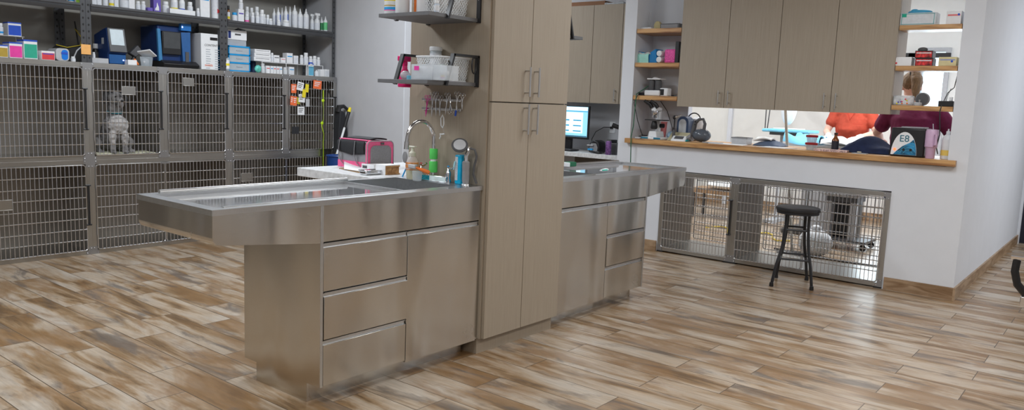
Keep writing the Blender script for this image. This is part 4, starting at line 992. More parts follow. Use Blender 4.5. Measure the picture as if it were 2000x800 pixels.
side_shelf(Z2, 'charcoal bracket shelf peeking out from the far side of the tall cabinet', xo=4.06, xp=3.708, y0=2.75, y1=3.1)
def lattice(x0, x1, y0, y1, z0, z1, label, flare=.018):
    r = thing('lattice_basket', ((x0+x1)/2, (y0+y1)/2, z0), label, 'basket', 'white lattice baskets')
    g = MB()
    def side(A, B, n):   # A,B bottom corners; top corners flare out
        A = Vector(A); B = Vector(B); c = Vector(((x0+x1)/2, (y0+y1)/2, 0))
        def top(p): d = Vector((p.x-c.x, p.y-c.y, 0)); d.normalize(); return p+d*flare+Vector((0, 0, z1-z0))
        At, Bt = top(A), top(B)
        def Q(u, v): return A.lerp(B, u).lerp(At.lerp(Bt, u), v)
        for k in range(-n//2, n+1):
            for sgn in (1, -1):
                u0 = k/n; u1 = u0+.5
                if sgn < 0: a0, a1 = u1, u0
                else: a0, a1 = u0, u1
                # clip to 0..1
                v0, v1 = 0., 1.
                if a0 < 0: v0 = (0-a0)/(a1-a0); 
                if a0 > 1: v0 = (1-a0)/(a1-a0)
                if a1 > 1: v1 = (1-a0)/(a1-a0)
                if a1 < 0: v1 = (0-a0)/(a1-a0)
                if v1-v0 < .05: continue
                g.cyl(Q(a0+(a1-a0)*v0, v0), Q(a0+(a1-a0)*v1, v1), .0013, 4)
        g.cyl(A, B, .003, 6); g.cyl(At, Bt, .0045, 6)
    c = [(x0, y0, z0+.003), (x1, y0, z0+.003), (x1, y1, z0+.003), (x0, y1, z0+.003)]
    for i in range(4): side(c[i], c[(i+1) % 4], 12)
    g.build('lattice', M_white, r, smooth=False)
    MB().box(x0, x1, y0, y1, z0+.0005, z0+.003).build('basket_floor', M_white, r)
    return r
lattice(2.80, 2.99, 2.735, 2.875, Z1, Z1+.115, 'white lattice basket on the lower bracket shelf, beside the clear bin')
lattice(2.78, 2.985, 2.745, 2.90, Z2, Z2+.13, 'white lattice basket on the upper bracket shelf')
tag(MB().ell((2.90, 2.805, Z1+.035), .07, .05, .03, 14, 8).ell((2.87, 2.79, Z1+.06), .04, .04, .025).build('gauze_pads', C('pale_mint_gauze', .62, .76, .72, .8, bump=.6)), 'pale mint gauze bundle inside the lower white basket', 'gauze')
r = thing('specimen_jar', (2.97, 2.93, Z1), 'clear grey jar with a white lid behind the lower white basket', 'jar')
yj = yA(852, 2.99, Z1+.1)
r.location = (2.985, yj, Z1)
MB().lathe([(.03, 0), (.031, .004), (.031, .155), (.028, .16)], (2.985, yj, Z1), 20).build('jar_body', M_glassy, r)
MB().lathe([(.0315, .09), (.0315, .145)], (2.985, yj, Z1), 20).build('paper_label', M_lab, r)
MB().lathe([(.033, .16), (.034, .163), (.034, .178), (.031, .181)], (2.985, yj, Z1), 20).build('lid', M_white, r)
# clear bin with sachets
y0, y1 = 2.78, 2.945
xb = 2.70
ya_, yb_ = yA(845, xb, Z1+.05), yA(803, xb, Z1+.05)
r = thing('clear_bin', (xb+.05, (ya_+yb_)/2, Z1), 'clear plastic bin of sachets on the lower bracket shelf', 'bin')
g = MB(); g.box(xb, xb+.10, ya_, yb_, Z1, Z1+.003).box(xb, xb+.002, ya_, yb_, Z1+.003, Z1+.075).box(xb+.098, xb+.10, ya_, yb_, Z1+.003, Z1+.075).box(xb+.002, xb+.098, ya_, ya_+.002, Z1+.003, Z1+.075).box(xb+.002, xb+.098, yb_-.002, yb_, Z1+.003, Z1+.075); g.build('bin_body', M_clear, r)
MB().box(xb+.012, xb+.05, ya_+.035, yb_-.01, Z1+.004, Z1+.065).build('sachets', M_paper, r, bev=.006)
MB().box(xb-.001, xb, yb_-.055, yb_-.022, Z1+.046, Z1+.066).build('pink_label', M_pink, r)
ya2 = yA(873, xb, Z1+.05)
r = thing('clear_bin', (xb+.05, (ya2+ya_)/2, Z1), 'small clear box of cotton swabs right of the sachet bin', 'bin')
g = MB(); g.box(xb, xb+.08, ya2, ya_-.004, Z1, Z1+.003).box(xb, xb+.002, ya2, ya_-.004, Z1+.003, Z1+.07).box(xb+.002, xb+.08, ya2, ya2+.002, Z1+.003, Z1+.07).box(xb+.002, xb+.08, ya_-.006, ya_-.004, Z1+.003, Z1+.07); g.build('box_body', M_clear, r)
MB().ell((xb+.03, (ya2+ya_)/2, Z1+.035), .02, .03, .016).build('cotton', M_white, r)
MB().box(xb+.004, xb+.006, ya2+.02, ya2+.045, Z1+.008, Z1+.016).build('purple_strip', C('purple_strip', .55, .08, .5), r)
MB().box(xb+.004, xb+.006, ya2+.02, ya2+.045, Z1+.016, Z1+.023).build('yellow_strip', M_yellow, r)
yq = yA(783, xb, Z1+.03)
tag(MB().ell((xb+.03, yq, Z1+.022), .03, .022, .022, 12, 8).build('cotton_bag', M_foil), 'small crumpled bag at the left end of the lower bracket shelf', 'bag')
tag(MB().lathe([(.014, 0), (.014, .018), (.012, .02)], (xb+.02, yA(794, xb, Z1)+.0, Z1), 16).build('tape_roll', C('blue_tape', .15, .45, .6)), 'little blue and grey tape roll beside the clear sachet bin', 'tape')
# pink spray bottle hanging on the left bracket
xs_, ys_ = 2.90, 3.09
r = thing('spray_bottle', (xs_, ys_, Z1-.04), 'magenta spray bottle hanging behind the lower bracket shelf', 'bottle')
MB().lathe([(.032, -.035), (.036, -.03), (.034, .02), (.014, .062), (.013, .078)], (xs_, ys_, Z1), 16).build('bottle_body', M_magenta, r)
MB().box(xs_-.045, xs_+.035, ys_-.012, ys_+.012, Z1+.10, Z1+.128).box(xs_-.012, xs_+.012, ys_-.011, ys_+.011, Z1+.075, Z1+.101).build('trigger_head', M_magenta, r, bev=.005)
# carabiner
yc_ = 2.675
tag(MB().tube([(2.985+.017*math.cos(t), yc_, Z1+.085+.04*math.sin(t)) for t in [k*PI/6 for k in range(12)]], .004, 8, closed=True).build('carabiner', M_blackm), 'black carabiner hanging on the right bracket of the lower shelf', 'carabiner')
# upper shelf
yw_ = yA(764, 2.73, Z2+.03)
r = thing('wipes_tub', (2.735, yw_, Z2), 'white wipes tub with a yellow, blue and pink label on the upper bracket shelf', 'tub')
MB().lathe([(.036, 0), (.038, .004), (.038, .15), (.034, .155), (.036, .158), (.036, .18), (.03, .185)], (2.735, yw_, Z2), 24).build('tub_body', M_white, r)
for z0, z1, c in ((.018, .022, M_pink), (.022, .035, M_cyan), (.065, .13, M_yellow), (.04, .045, M_mustard)):
    MB().lathe([(.0384, z0), (.0384, z1)], (2.735, yw_, Z2), 24).build('label_band', c, r)
yw_ = yA(786, 2.73, Z2+.03)
r = thing('wipes_tub', (2.73, yw_, Z2), 'plain pale tub beside the colourful wipes tub', 'tub')
MB().lathe([(.033, 0), (.035, .004), (.035, .15), (.02, .17)], (2.73, yw_, Z2), 24).build('tub_body', M_white, r)
MB().lathe([(.021, .17), (.021, .19)], (2.73, yw_, Z2), 24).build('lid', M_white, r)
yw_ = yA(824, 2.78, Z2+.03)
r = thing('canister', (2.78, yw_, Z2), 'white canister with an orange stripe on the upper bracket shelf', 'canister')
MB().lathe([(.028, 0), (.029, .003), (.029, .16), (.02, .17)], (2.78, yw_, Z2), 24).build('canister_body', M_paper, r)
MB().box(2.752, 2.765, yw_+.012, yw_+.027, Z2+.002, Z2+.15).build('orange_stripe', M_orange, r)
yw_ = yA(853, 2.73, Z2+.02)
r = thing('pill_bottle', (2.73, yw_, Z2), 'small pale blue bottle with a white cap in front of the upper basket', 'bottle')
pill(r, 2.73, yw_, Z2, .027, .055, body=C('pale_blue_body', .6, .68, .8)); 
# far side shelf bottle
r = thing('squeeze_bottle', (4.0, 2.84, Z2), 'white bottle at the end of the shelf on the far side of the tall cabinet', 'bottle')
squeeze(r, 4.0, 2.84, Z2, .06, .20)

# ------------------------------------------------------------------ instrument bars and instruments
xf = 3.022
def barz(v, u): return zA(v, xf, yA(u, xf, 1.3))
yl, yr_ = yA(827, xf, 1.3), yA(903, xf, 1.3)
zb1, zb2 = barz(195, 865), barz(213, 865)
r = thing('instrument_rack', (xf, (yl+yr_)/2, zb2), 'two short steel magnetic bars below the lower bracket shelf', 'rack')
for z in (zb1, zb2): MB().box(3.008, 3.0255, yr_, yl, z-.007, z+.007).build('magnet_bar', M_wire, r, bev=.002)
def scissors(u, v0, v1, label, m=None, tilt=0., flip=False, rings=True, R=.010):
    y = yA(u, 3.0, 1.3); zt_, zb_ = barz(v0, u), barz(v1, u); m = m or M_chrome; x = 3.003
    if flip: zt_, zb_ = zb_, zt_
    s = 1 if zt_ > zb_ else -1
    r = thing('scissors', (x, y, min(zt_, zb_)), label, 'scissors', 'instruments hanging on the magnetic bars')
    L = abs(zt_-zb_)
    for sd in (1, -1):
        g = MB(); cy = y+sd*R*1.1; cz = zt_-s*R
        if rings: g.tube([(x, cy+tilt*0+R*.9*math.cos(t), cz+R*math.sin(t)) for t in [k*PI/5 for k in range(10)]], .0016, 6, closed=True)
        g.tube([(x, cy-sd*R*.3, cz-s*R*.9), (x+sd*.001, y+sd*.002+tilt*.3, zt_-s*L*.45), (x+sd*.001, y-sd*.0015+tilt*.7, zt_-s*L*.75), (x, y+tilt, zb_)], .002, 6, rr=[.0018, .0028, .0026, .0008])
        g.build('blade', m, r)
    return r
scissors(834, 186, 228, 'pink plastic scissors at the left end of the magnetic bars', C('pink_scissors', .8, .05, .4, .3), tilt=.012)
for i, (u, a, b, t, fl) in enumerate(((844, 181, 228, .004, 0), (850, 179, 226, -.006, 0), (859, 186, 226, .002, 0), (873, 181, 226, .014, 0), (880, 184, 222, .010, 1), (892, 179, 220, .004, 0), (902, 182, 214, 0, 0))):
    scissors(u, a, b, '%s steel instrument from the left on the magnetic bars%s' % (ORD[i], ', hung rings down' if fl else ''), tilt=t, flip=fl)
u = 889; y = yA(u, 2.99, 1.25)
tag(MB().cyl((2.995, y, barz(215, u)), (2.995, y+.004, barz(226, u)), .005, 8).build('blue_tip', M_blue), 'small dark blue rubber tip hanging at the right of the magnetic bars', 'tip')
u = 863; y = yA(u, 2.995, 1.2); z0_, z1_ = barz(249, u), barz(224, u)
r = thing('clip_hook', (2.995, y, z0_-.04), 'white plastic loop clip with a hook hanging below the scissors', 'clip')
MB().tube([(2.998, y+.0, z1_), (2.998, y+.012, z1_-.018), (2.998, y+.008, z0_+.012), (2.998, y-.004, z0_), (2.998, y-.012, z0_+.02), (2.998, y-.010, z1_-.016)], .003, 8, closed=True).build('loop', M_white, r)
MB().tube([(2.998, y-.004, z0_), (2.998, y-.018, z0_-.03)], .0012, 6).build('wire', M_handle, r)
MB().tube([(2.998, y-.018, z0_-.03), (2.998, y+.002, z0_-.034), (2.998, y+.014, z0_-.032), (2.998, y+.010, z0_-.046), (2.998, y+.018, z0_-.058)], .0035, 8).build('hook', M_white, r)

# ------------------------------------------------------------------ faucet and what stands round it
ZS = .90
fx = 2.972
fy = yA(846, fx, .95)
r = thing('faucet', (fx, fy, ZS), 'chrome gooseneck faucet with green foam wrapped round its riser', 'faucet')
yA0, yA1 = yA(870, fx-.03, .92), yA(813, fx-.03, .92)
MB().box(fx-.028, fx+.028, yA0, yA1, ZS, ZS+.034).build('deck_plate', M_chrome, r, bev=.006)
MB().box(fx-.0292, fx-.027, (yA0+yA1)/2+.01, yA1-.006, ZS+.005, ZS+.03).build('teal_sticker', mat('teal_glitter', (.02, .33, .42), .3, 0, .7, 260), r)
MB().box(fx-.0292, fx-.027, yA0+.003, (yA0+yA1)/2+.01, ZS+.005, ZS+.031).build('bright_reflection', C('pale_cyan_glint', .80, .95, .97, .15), r)  # pale strip painted for the bright reflection on the chrome plate
zc0 = zA(237, fx-.1, fy)-.0
pts = [(fx, fy, ZS+.03), (fx, fy, zc0-.085)]
for k in range(1, 13):
    t = k*PI/12; pts.append((fx-.082+.082*math.cos(t), fy+.03*k/12, zc0-.085+.085*math.sin(t)))
pts.append((fx-.166, fy+.032, zc0-.115))
MB().tube(pts, .0105, 14).build('spout', M_chrome, r)
MB().cyl((fx-.165, fy+.0315, zc0-.105), (fx-.168, fy+.0325, zc0-.145), .013, 14).build('aerator', M_chrome, r)
z0, z1, z2, z3 = [zA(v, fx, fy) for v in (336, 314.5, 310, 290)]
MB().lathe([(.021, z0-ZS), (.023, z0-ZS+.004), (.023, z1-ZS-.003), (.021, z1-ZS)], (fx, fy, ZS), 20).build('foam_sleeve', M_greentape, r)
MB().lathe([(.021, z2-ZS), (.022, z2-ZS+.004), (.022, z3-ZS-.003), (.020, z3-ZS)], (fx, fy, ZS), 20).build('foam_sleeve', M_greentape, r)
MB().lathe([(.016, z1-ZS), (.016, z2-ZS)], (fx, fy, ZS), 16).build('sleeve_gap', M_white, r)
for u, nm in ((822, 'l'), (875, 'r')):
    hy = yA(u, fx, .93)
    h = MB().lathe([(.02, 0), (.021, .012), (.016, .03), (.019, .045), (.017, .06), (.009, .07), (.008, .085)], (fx, hy, ZS), 18).build('valve', M_chrome, r)
    MB().tube([(fx, hy, ZS+.08), (fx-.01, hy-.03, ZS+.075), (fx-.014, hy-.055, ZS+.09)], .005, 8, rr=[.006, .004, .006]).build('lever', M_chrome, h)
    MB().lathe([(.006, .085), (.006, .09)], (fx, hy, ZS), 10).build('colour_cap', M_cyan if nm == 'r' else M_red, h)
hy = yA(887, fx-.01, .97)
tag(MB().tube([(fx-.012, hy+.002, ZS+.075), (fx-.012, hy-.002, ZS+.10), (fx-.012, hy-.006, ZS+.118)], .006, 8, rr=[.005, .008, .006], flat=.6).build('blue_clip', C('ice_blue', .45, .78, .85)), 'small ice-blue clip on the right faucet lever', 'clip')
# soap
sx_ = 2.93; sy_ = yA(805, sx_, .97)
r = thing('soap_dispenser', (sx_, sy_, ZS), 'clear pump bottle of yellow soap with an orange label beside the faucet', 'bottle')
zt0 = zA(285, sx_, sy_)-ZS
sb = zt0*.80
MB().lathe([(.026, 0), (.03, .006), (.036, sb*.42), (.036, sb*.58), (.026, sb*.78), (.014, sb*.88)], (sx_, sy_, ZS), 20).build('bottle_body', mat('soap_bottle_plastic', (.8, .82, .84), .15, 0, .02, 20, 0, alpha=.4), r)
MB().lathe([(.0255, .002), (.029, .008), (.0335, sb*.38)], (sx_, sy_, ZS), 20).build('liquid', C('pale_yellow_soap', .75, .68, .28, .3), r)
MB().lathe([(.0352, sb*.36), (.0366, sb*.5), (.0352, sb*.64)], (sx_, sy_, ZS), 20).build('paper_label', mat('orange_label', (.85, .28, .08), .5, 0, .5, 60), r)
MB().lathe([(.016, sb*.86), (.018, sb*.88), (.018, sb), (.008, sb+.01), (.006, zt0*.97)], (sx_, sy_, ZS), 16).build('pump_collar', C('ivory_plastic', .75, .74, .62), r)
MB().box(sx_-.012, sx_+.012, sy_-.024, sy_+.024, ZS+zt0*.96, ZS+zt0).build('pump_head', C('ivory_plastic', .75, .74, .62), r, bev=.003)
# cup with tools, orange-handled brush
cy_ = yA(809, 2.88, .95); ccx = 2.895
r = thing('glass_cup', (ccx, yA(818, ccx, .93)+.012, ZS), 'small clear cup with a white rim in front of the soap dispenser', 'cup')
cy_ = yA(818, ccx, .93)+.012
MB().lathe([(.018, 0), (.024, .004), (.028, .05), (.026, .055)], (ccx, cy_, ZS), 16).build('cup_body', M_clear, r)
r = thing('brush', (2.9, sy_, ZS+.06), 'brush with a thick orange handle lying across the cup by the faucet', 'brush')
p0 = Vector((ccx-.02, yA(812, ccx-.02, .97), ZS+.073)); p1 = Vector((fx-.055, yA(839, fx-.055, .95), ZS+.048))
MB().tube([p0, p0.lerp(p1, .3), p0.lerp(p1, .7), p1], .008, 12, rr=[.006, .008, .011, .010]).build('handle', M_orange, r)
MB().box(p0.x-.01, p0.x+.012, p0.y-.004, p0.y+.05, p0.z-.006, p0.z+.014).build('brush_head', M_lgrey, r, bev=.004)
py = yA(792, 2.93, .98)
r = thing('grey_spatula', (2.93, py, ZS), 'grey oval-headed spatula with a black stem standing left of the soap', 'spatula')
MB().ell((2.93, py+.005, ZS+.115), .005, .020, .032, 16, 10).build('oval_head', M_grey, r)
MB().tube([(2.932, py-.003, ZS+.09), (2.935, py-.012, ZS+.045), (2.936, py-.014, ZS+.002)], .005, 8).build('stem', M_black, r)
tag(MB().cyl((2.98, yA(791, 2.98, .92)+.02, ZS), (2.985, yA(793, 2.98, .95), ZS+.055), .004, 8).build('blue_pen', M_cyan), 'bright blue pen standing left of the soap dispenser', 'pen')
# blue carton and sprayer
by_ = yA(899, 2.985, .98)
zt0 = zA(302, 2.985, by_)
r = thing('blue_bottle', (2.985, by_, ZS), 'tall cyan flat bottle with a grey printed side, right of the faucet', 'bottle')
MB().box(2.965, 3.012, by_-.022, by_+.022, ZS, zt0).build('bottle_body', C('cyan_bottle', .0, .40, .68, .35), r, bev=.006)
MB().box(2.9645, 2.9655, by_+.0, by_+.019, ZS+.02, zt0-.01).build('printed_side', mat('fine_print', (.55, .58, .62), .5, 0, .35, 300), r)
gy = yA(910, 2.965, .98); gz = zA(300, 2.97, gy)
r = thing('side_sprayer', (2.97, gy, ZS), 'grey hand shower sprayer with a chrome valve, at the right corner of the sink', 'sprayer')
MB().lathe([(.022, 0), (.024, .008), (.018, .012)], (2.965, gy, ZS), 18).build('chrome_base', M_chrome, r)
MB().lathe([(.017, .012), (.019, .03), (.019, .085), (.02, .09), (.02, .12), (.015, .125)], (2.965, gy, ZS), 18).build('holder', M_grey, r)
MB().tube([(2.965, gy, ZS+.125), (2.965, gy, ZS+.15), (2.975, gy-.006, ZS+.175), (2.98, gy+.0, ZS+.195)], .012, 10).build('valve_body', M_chrome, r)
Mh = Matrix.Translation((2.945, gy+.030, ZS+.205))@Vector((-.62, -.50, .62)).to_track_quat('Z', 'Y').to_matrix().to_4x4()
hd = MB().lathe([(.012, -.030), (.03, -.022), (.040, -.008), (.043, .002), (.040, .005), (.033, .004)], (0, 0, 0), 28)
hd.xf(Mh); hd = hd.build('spray_head', M_dgrey, r)
MB().lathe([(.032, .003), (.032, .0055), (.012, .0065)], (0, 0, 0), 28).xf(Mh).build('spray_face', M_lgrey, hd)
MB().tube([(2.98, gy-.012, ZS+.19), (2.99, gy-.035, ZS+.185), (2.995, gy-.045, ZS+.15), (2.99, gy-.035, ZS+.10), (2.99, gy-.03, ZS+.06), (3.0, gy-.045, ZS+.01)], .006, 8).build('hose', M_dgrey, r)

# things on the far table
sp = Vector((4.50, 3.12, ZS+.001))
r = thing('sponge', sp, 'dark green and white sponge at the back of the far steel table', 'sponge')
MB().box(sp.x-.03, sp.x+.05, sp.y-.04, sp.y+.02, sp.z, sp.z+.012+.02).build('green_layer', C('dark_green', .02, .14, .07, .8), r, bev=.006)
MB().box(sp.x-.042, sp.x-.03, sp.y-.04, sp.y+.02, sp.z, sp.z+.03).build('white_layer', M_white, r, bev=.004)
sp = Vector((4.36, 2.735, ZS-.0175))
r = thing('clipper', sp, 'small white and mint clipper lying on the far steel table', 'clipper')
sp.z = ZS+.0045; r.location = sp
MB().tube([sp+Vector((-.05, 0, .008)), sp+Vector((-.02, 0, .009)), sp+Vector((.03, .004, .011)), sp+Vector((.055, .006, .010))], .01, 10, rr=[.003, .008, .011, .008]).build('clipper_body', M_white, r)
MB().box(sp.x-.03, sp.x+.03, sp.y-.0125, sp.y-.005, sp.z+.006, sp.z+.014).build('mint_grip', C('mint_grip', .05, .55, .42), r, bev=.002)

# ------------------------------------------------------------------ side counter clutter
ZC = .9005
r = thing('clipboard', (2.98, 3.45, ZC), 'brown clipboard under loose white papers on the side counter', 'clipboard')
def P_(u, v, z=ZC):  # point of the counter seen at (u, v)
    d = fw*F + CR*(u-1000) - CU*(v-400); t = (z-H)/d.z; return Vector((d.x*t, d.y*t, z))
def quad(us, z0, th, M, name, parent):
    q = [P_(u, v, z0) for u, v in us]
    return MB().prism([(p.x, p.y) for p in q], 'z', z0, z0+th).build(name, M, parent)
quad(((662, 329), (716, 341), (722, 334), (690, 326)), ZC, .004, C('brown_board', .30, .18, .08), 'board', r)
tag(MB().sheet(10, 10, lambda a, b: P_(672+a*48, 330+a*7-b*9, ZC+.006)+Vector((0, 0, .002+.035*(1-a)**2*b)), .0015).build('paper_sheets', M_paper), 'loose curled white paper sheets on the clipboard', 'paper')
p = P_(735, 333)
c_ = carton(p.x-.02, p.x+.12, p.y+.0, p.y+.11, ZC, ZC+.035, 'white carton with a barcode on the side counter beside the pink carrier', face=M_paper)
MB().box(p.x-.0208, p.x-.02, p.y+.06, p.y+.10, ZC+.008, ZC+.025).build('barcode', M_dgrey, c_)
p = P_(733, 341)
r = thing('steel_tray', (p.x, p.y, ZC), 'small shiny steel instrument tray at the edge of the sink', 'tray')
MB().box(p.x-.07, p.x+.06, p.y-.005, p.y+.055, ZC, ZC+.024).build('tray_body', M_chrome, r, bev=.008)
MB().box(p.x-.074, p.x+.064, p.y-.009, p.y+.059, ZC+.022, ZC+.027).build('rim', M_chrome, r, bev=.002)
p = P_(773, 341)
r = thing('wooden_box', (p.x, p.y+.05, ZC), 'shallow white box with an open wooden front, left of the soap dispenser', 'box')
g = MB(); g.box(p.x-.06, p.x+.05, p.y+.02, p.y+.10, ZC+.050, ZC+.054); g.build('white_lid', M_paper, r)
g = MB(); g.box(p.x-.06, p.x+.05, p.y+.02, p.y+.03, ZC, ZC+.006).box(p.x-.06, p.x+.05, p.y+.02, p.y+.03, ZC+.042, ZC+.05).box(p.x-.06, p.x-.052, p.y+.02, p.y+.03, ZC+.006, ZC+.042).box(p.x-.052, p.x+.05, p.y+.028, p.y+.03, ZC+.006, ZC+.042); g.build('wooden_front', M_pine, r)
MB().box(p.x-.062, p.x-.06, p.y+.02, p.y+.10, ZC, ZC+.05).build('white_side', M_paper, r)

# ------------------------------------------------------------------ pink pet carrier
cx0, cy0 = P_(716, 331).x, P_(716, 331).y
cx1 = xA(769, cy0, 1.0); cyb = yA(660, cx0, 1.0)
hc = zA(275, cx0, cy0)-.90
r = thing('pet_carrier', ((cx0+cx1)/2, (cy0+cyb)/2, ZC), 'pink and black soft pet carrier with grey mesh windows on the side counter', 'pet carrier')
def rrect(a0, a1, z0, z1, R, n=5):
    p = []
    for cx, cz, s in ((a1-R, z1-R, 0), (a0+R, z1-R, 1), (a0+R*.5, z0+R*.5, 2), (a1-R*.5, z0+R*.5, 3)):
        RR = R if s < 2 else R*.5
        for k in range(n): t = s*PI/2+k*PI/2/(n-1); p.append((cx+RR*math.cos(t), cz+RR*math.sin(t)))
    return p
z0 = ZC
MB().prism(rrect(cx0, cx1, z0, z0+hc, .03), 'y', cy0, cy0+.012).build('front_panel', M_pinkbag, r, bev=.003)
MB().prism(rrect(cx0+.03, cx1-.028, z0+.012, z0+hc*.80, .03), 'y', cy0-.002, cy0+.001).build('front_mesh', M_mesh, r)
MB().tube([(a, cy0-.003, b) for a, b in rrect(cx0+.028, cx1-.026, z0+.010, z0+hc*.815, .03)], .0022, 6, closed=True).build('zipper', M_strap, r)
MB().tube([(a, cy0-.001, b) for a, b in rrect(cx0+.003, cx1-.003, z0+.002, z0+hc-.003, .03)], .003, 6, closed=True).build('piping', M_strap, r)
MB().prism(rrect(cx0+.003, cx1-.003, z0+.002, z0+hc-.003, .028), 'y', cy0+.012, cyb).build('carrier_body', M_mesh, r)
MB().box(cx0-.001, cx0+.003, cy0+.014, cyb-.002, z0, z0+hc*.24).build('pink_skirt', M_pinkbag, r)
MB().loft([((cx0+.0, cy0+.02, z0+hc*.74), (.012, 0, 0), (0, 0, hc*.22)), ((cx0-.004, (cy0+cyb)/2, z0+hc*.72), (.014, 0, 0), (0, 0, hc*.26)), ((cx0, cyb-.004, z0+hc*.76), (.012, 0, 0), (0, 0, hc*.2))], 12).build('rolled_flap', M_meshd, r)
MB().box(cx0+.012, cx0+.045, cy0+.012, cyb, z0+hc-.003, z0+hc+.002).build('top_band', M_pinkbag, r)
MB().sheet(8, 6, lambda a, b: (cx0+.05+b*(cx1-cx0-.08), cy0+.03+a*(cyb-cy0-.05), z0+hc+.008+.007*math.sin(PI*b)), .008).build('top_panel', M_meshd, r)
for k, yy in enumerate((cy0+.09, cyb-.035)):
    MB().tube([(cx0-.015, yy, z0+hc*.96), (cx0-.021, yy+.0, z0+hc*.72), (cx0-.018, yy+.006, z0+hc*.45), (cx0-.01, yy-.01, z0+hc*.2), (cx0-.004, yy-.04, z0+hc*.05)], .006, 8, flat=.4).build('strap', M_strap, r)
MB().tube([(cx1+.001, cy0+.05, z0+hc*.62), (cx1+.02, cy0+.04, z0+hc*.45), (cx1+.002, cy0+.04, z0+hc*.34)], .003, 6).build('side_loop', M_strap, r)
MB().box((cx0+cx1)/2-.0, (cx0+cx1)/2+.025, cy0-.005, cy0+.0, z0+hc*.86, z0+hc*.93).build('buckle', M_dgrey, r)

# ------------------------------------------------------------------ corner: mop pole, black case, bin
YP = 6.12
xt_, zt_ = xA(684, YP, 1.25), zA(210, xA(684, YP, 1.25), YP)
xb_, zb_ = xA(650, YP, .6), zA(330, xA(650, YP, .6), YP)
d = Vector((xb_-xt_, 0, zb_-zt_)); k0 = (zt_)/(-d.z)
top = Vector((xt_, YP, zt_)); bot = top+d*k0
r = thing('mop', (bot.x, YP, 0), 'white mop pole with black grip and yellow tip leaning in the corner by the kennels', 'mop')
MB().cyl(bot+Vector((0, 0, .03)), top.lerp(bot, .16), .011, 12).build('pole', M_white, r)
MB().cyl(top.lerp(bot, .16), top.lerp(bot, .03), .016, 12, .017).build('grip', M_black, r)
MB().cyl(top.lerp(bot, .035), top-(bot-top)*.0, .018, 12, .014).build('yellow_tip', M_yellow, r)
MB().cyl(top.lerp(bot, .375), top.lerp(bot, .40), .017, 12).build('yellow_collar', M_yellow, r)
MB().box(bot.x-.18, bot.x+.06, YP-.05, YP+.05, 0.002, .03).build('mop_head', C('mop_grey', .3, .3, .32, .9), r, bev=.01)
YB = 6.26
xa1, xa2 = xA(660, YB, 1.1), 5.085
r = thing('folded_case', ((xa1+xa2)/2, YB, 0), 'tall black folded case with a hooked handle in the corner behind the mop pole', 'case')
zt2 = zA(215, (xa1+xa2)/2, YB)
MB().prism([(xa1, .0), (xa2, .0), (xa2, zt2-.22), (xa1+.07, zt2-.02), (xa1+.01, zt2), (xa1-.01, zt2-.2)], 'y', YB-.03, YB+.06).build('case_body', M_meshd, r, bev=.01)
MB().tube([(xa1+.01, YB+.01, zt2-.02), (xa1+.02, YB+.01, zt2+.03), (xa1+.07, YB, zt2+.04), (xa1+.12, YB, zt2+.01), (xa1+.14, YB, zt2-.06)], .014, 10, rr=[.03, .028, .018, .014, .012]).build('hook_handle', M_black, r)
xn = xA(662, 5.9, .65)
r = thing('waste_bin', (xn+.05, 5.95, 0), 'dark blue bin in the corner beside the kennels', 'bin')
zn = zA(304, xn, 5.95)
MB().loft([((xn+.05, 5.95, 0), (.10, 0, 0), (0, .09, 0)), ((xn+.05, 5.95, zn), (.13, 0, 0), (0, .11, 0))], 24).build('bin_body', C('royal_blue_bin', .01, .05, .22, .4), r)
MB().tube([(xn+.05+.131*math.cos(t), 5.95+.111*math.sin(t), zn) for t in [k*PI/12 for k in range(24)]], .008, 6, closed=True).build('rim', C('royal_blue_bin', .01, .05, .22, .4), r)

# ------------------------------------------------------------------ tags and ribbon on the last upper kennel
def ktag(u0, u1, v0, v1, m, label, rot=0., dy=0., print_=True):
    x0, x1 = xA(u0, YG-.02-dy, 1.35), xA(u1, YG-.02-dy, 1.35); xc = (x0+x1)/2; zt, zb = zA(v0, xc, YG), zA(v1, xc, YG); zc = (zt+zb)/2; y = YG-.022-dy
    r = thing('cage_tag', (xc, y, zb), label, 'tag', 'tags clipped to the right upper kennel door')
    Mx = Matrix.Translation((xc, y, zc))@Matrix.Rotation(rot, 4, 'Y'); w, h = (x1-x0)/2, (zt-zb)/2
    MB().box(-w, w, -.0008, .0008, -h, h, Mx).build('tag_card', m, r)
    if print_:
        g = MB()
        for k in range(3): g.box(-w*.7, w*(.7-.2*k), -.0012, -.0008, h*(.45-.4*k), h*(.62-.4*k), Mx)
        g.build('printed_line', M_dgrey if m is M_paper else M_paper, r)
    MB().box(-.004, .004, -.004, .010, h-.002, h+.012, Mx).build('clip', M_handle, r)
ktag(568.5, 578.5, 164, 181.5, M_tag, 'upper of two orange tags at the left of the tagged kennel door')
ktag(567, 573, 187, 205, M_tag, 'lower left orange tag, half under another orange tag', .05)
ktag(572.5, 579.5, 188, 206, M_tag, 'lower right orange tag, lapping over another orange tag', dy=.004)
ktag(611.5, 627.5, 157, 173.5, M_tag, 'large orange tag alone at the upper right of the kennel door', .08)
ktag(580, 592.5, 160, 176.5, M_paper, 'top white printed tag, hanging tilted', .2)
ktag(583, 595.5, 184, 199.5, M_paper, 'middle white printed tag', .06)
ktag(581, 594.5, 208, 224, M_paper, 'lowest white printed tag')
ktag(596, 602.5, 164, 180, M_yellow, 'upper yellow tag right of the top white tag', .1, .004, False)
ktag(590.5, 597, 174, 190, M_yellow, 'lower yellow tag hanging under the upper yellow one', .1, .006, False)
ktag(579, 586, 190, 203, C('olive_tag', .45, .42, .03), 'olive yellow tag half behind the middle white tag', .15, -.002, False)
ktag(597, 604.5, 193, 208, M_lgrey, 'small grey metal tag right of the white tags', 0, 0, False)
ktag(570, 584, 247, 261, M_meshd, 'small black square pouch hanging low on the tagged kennel door', 0, 0, False)
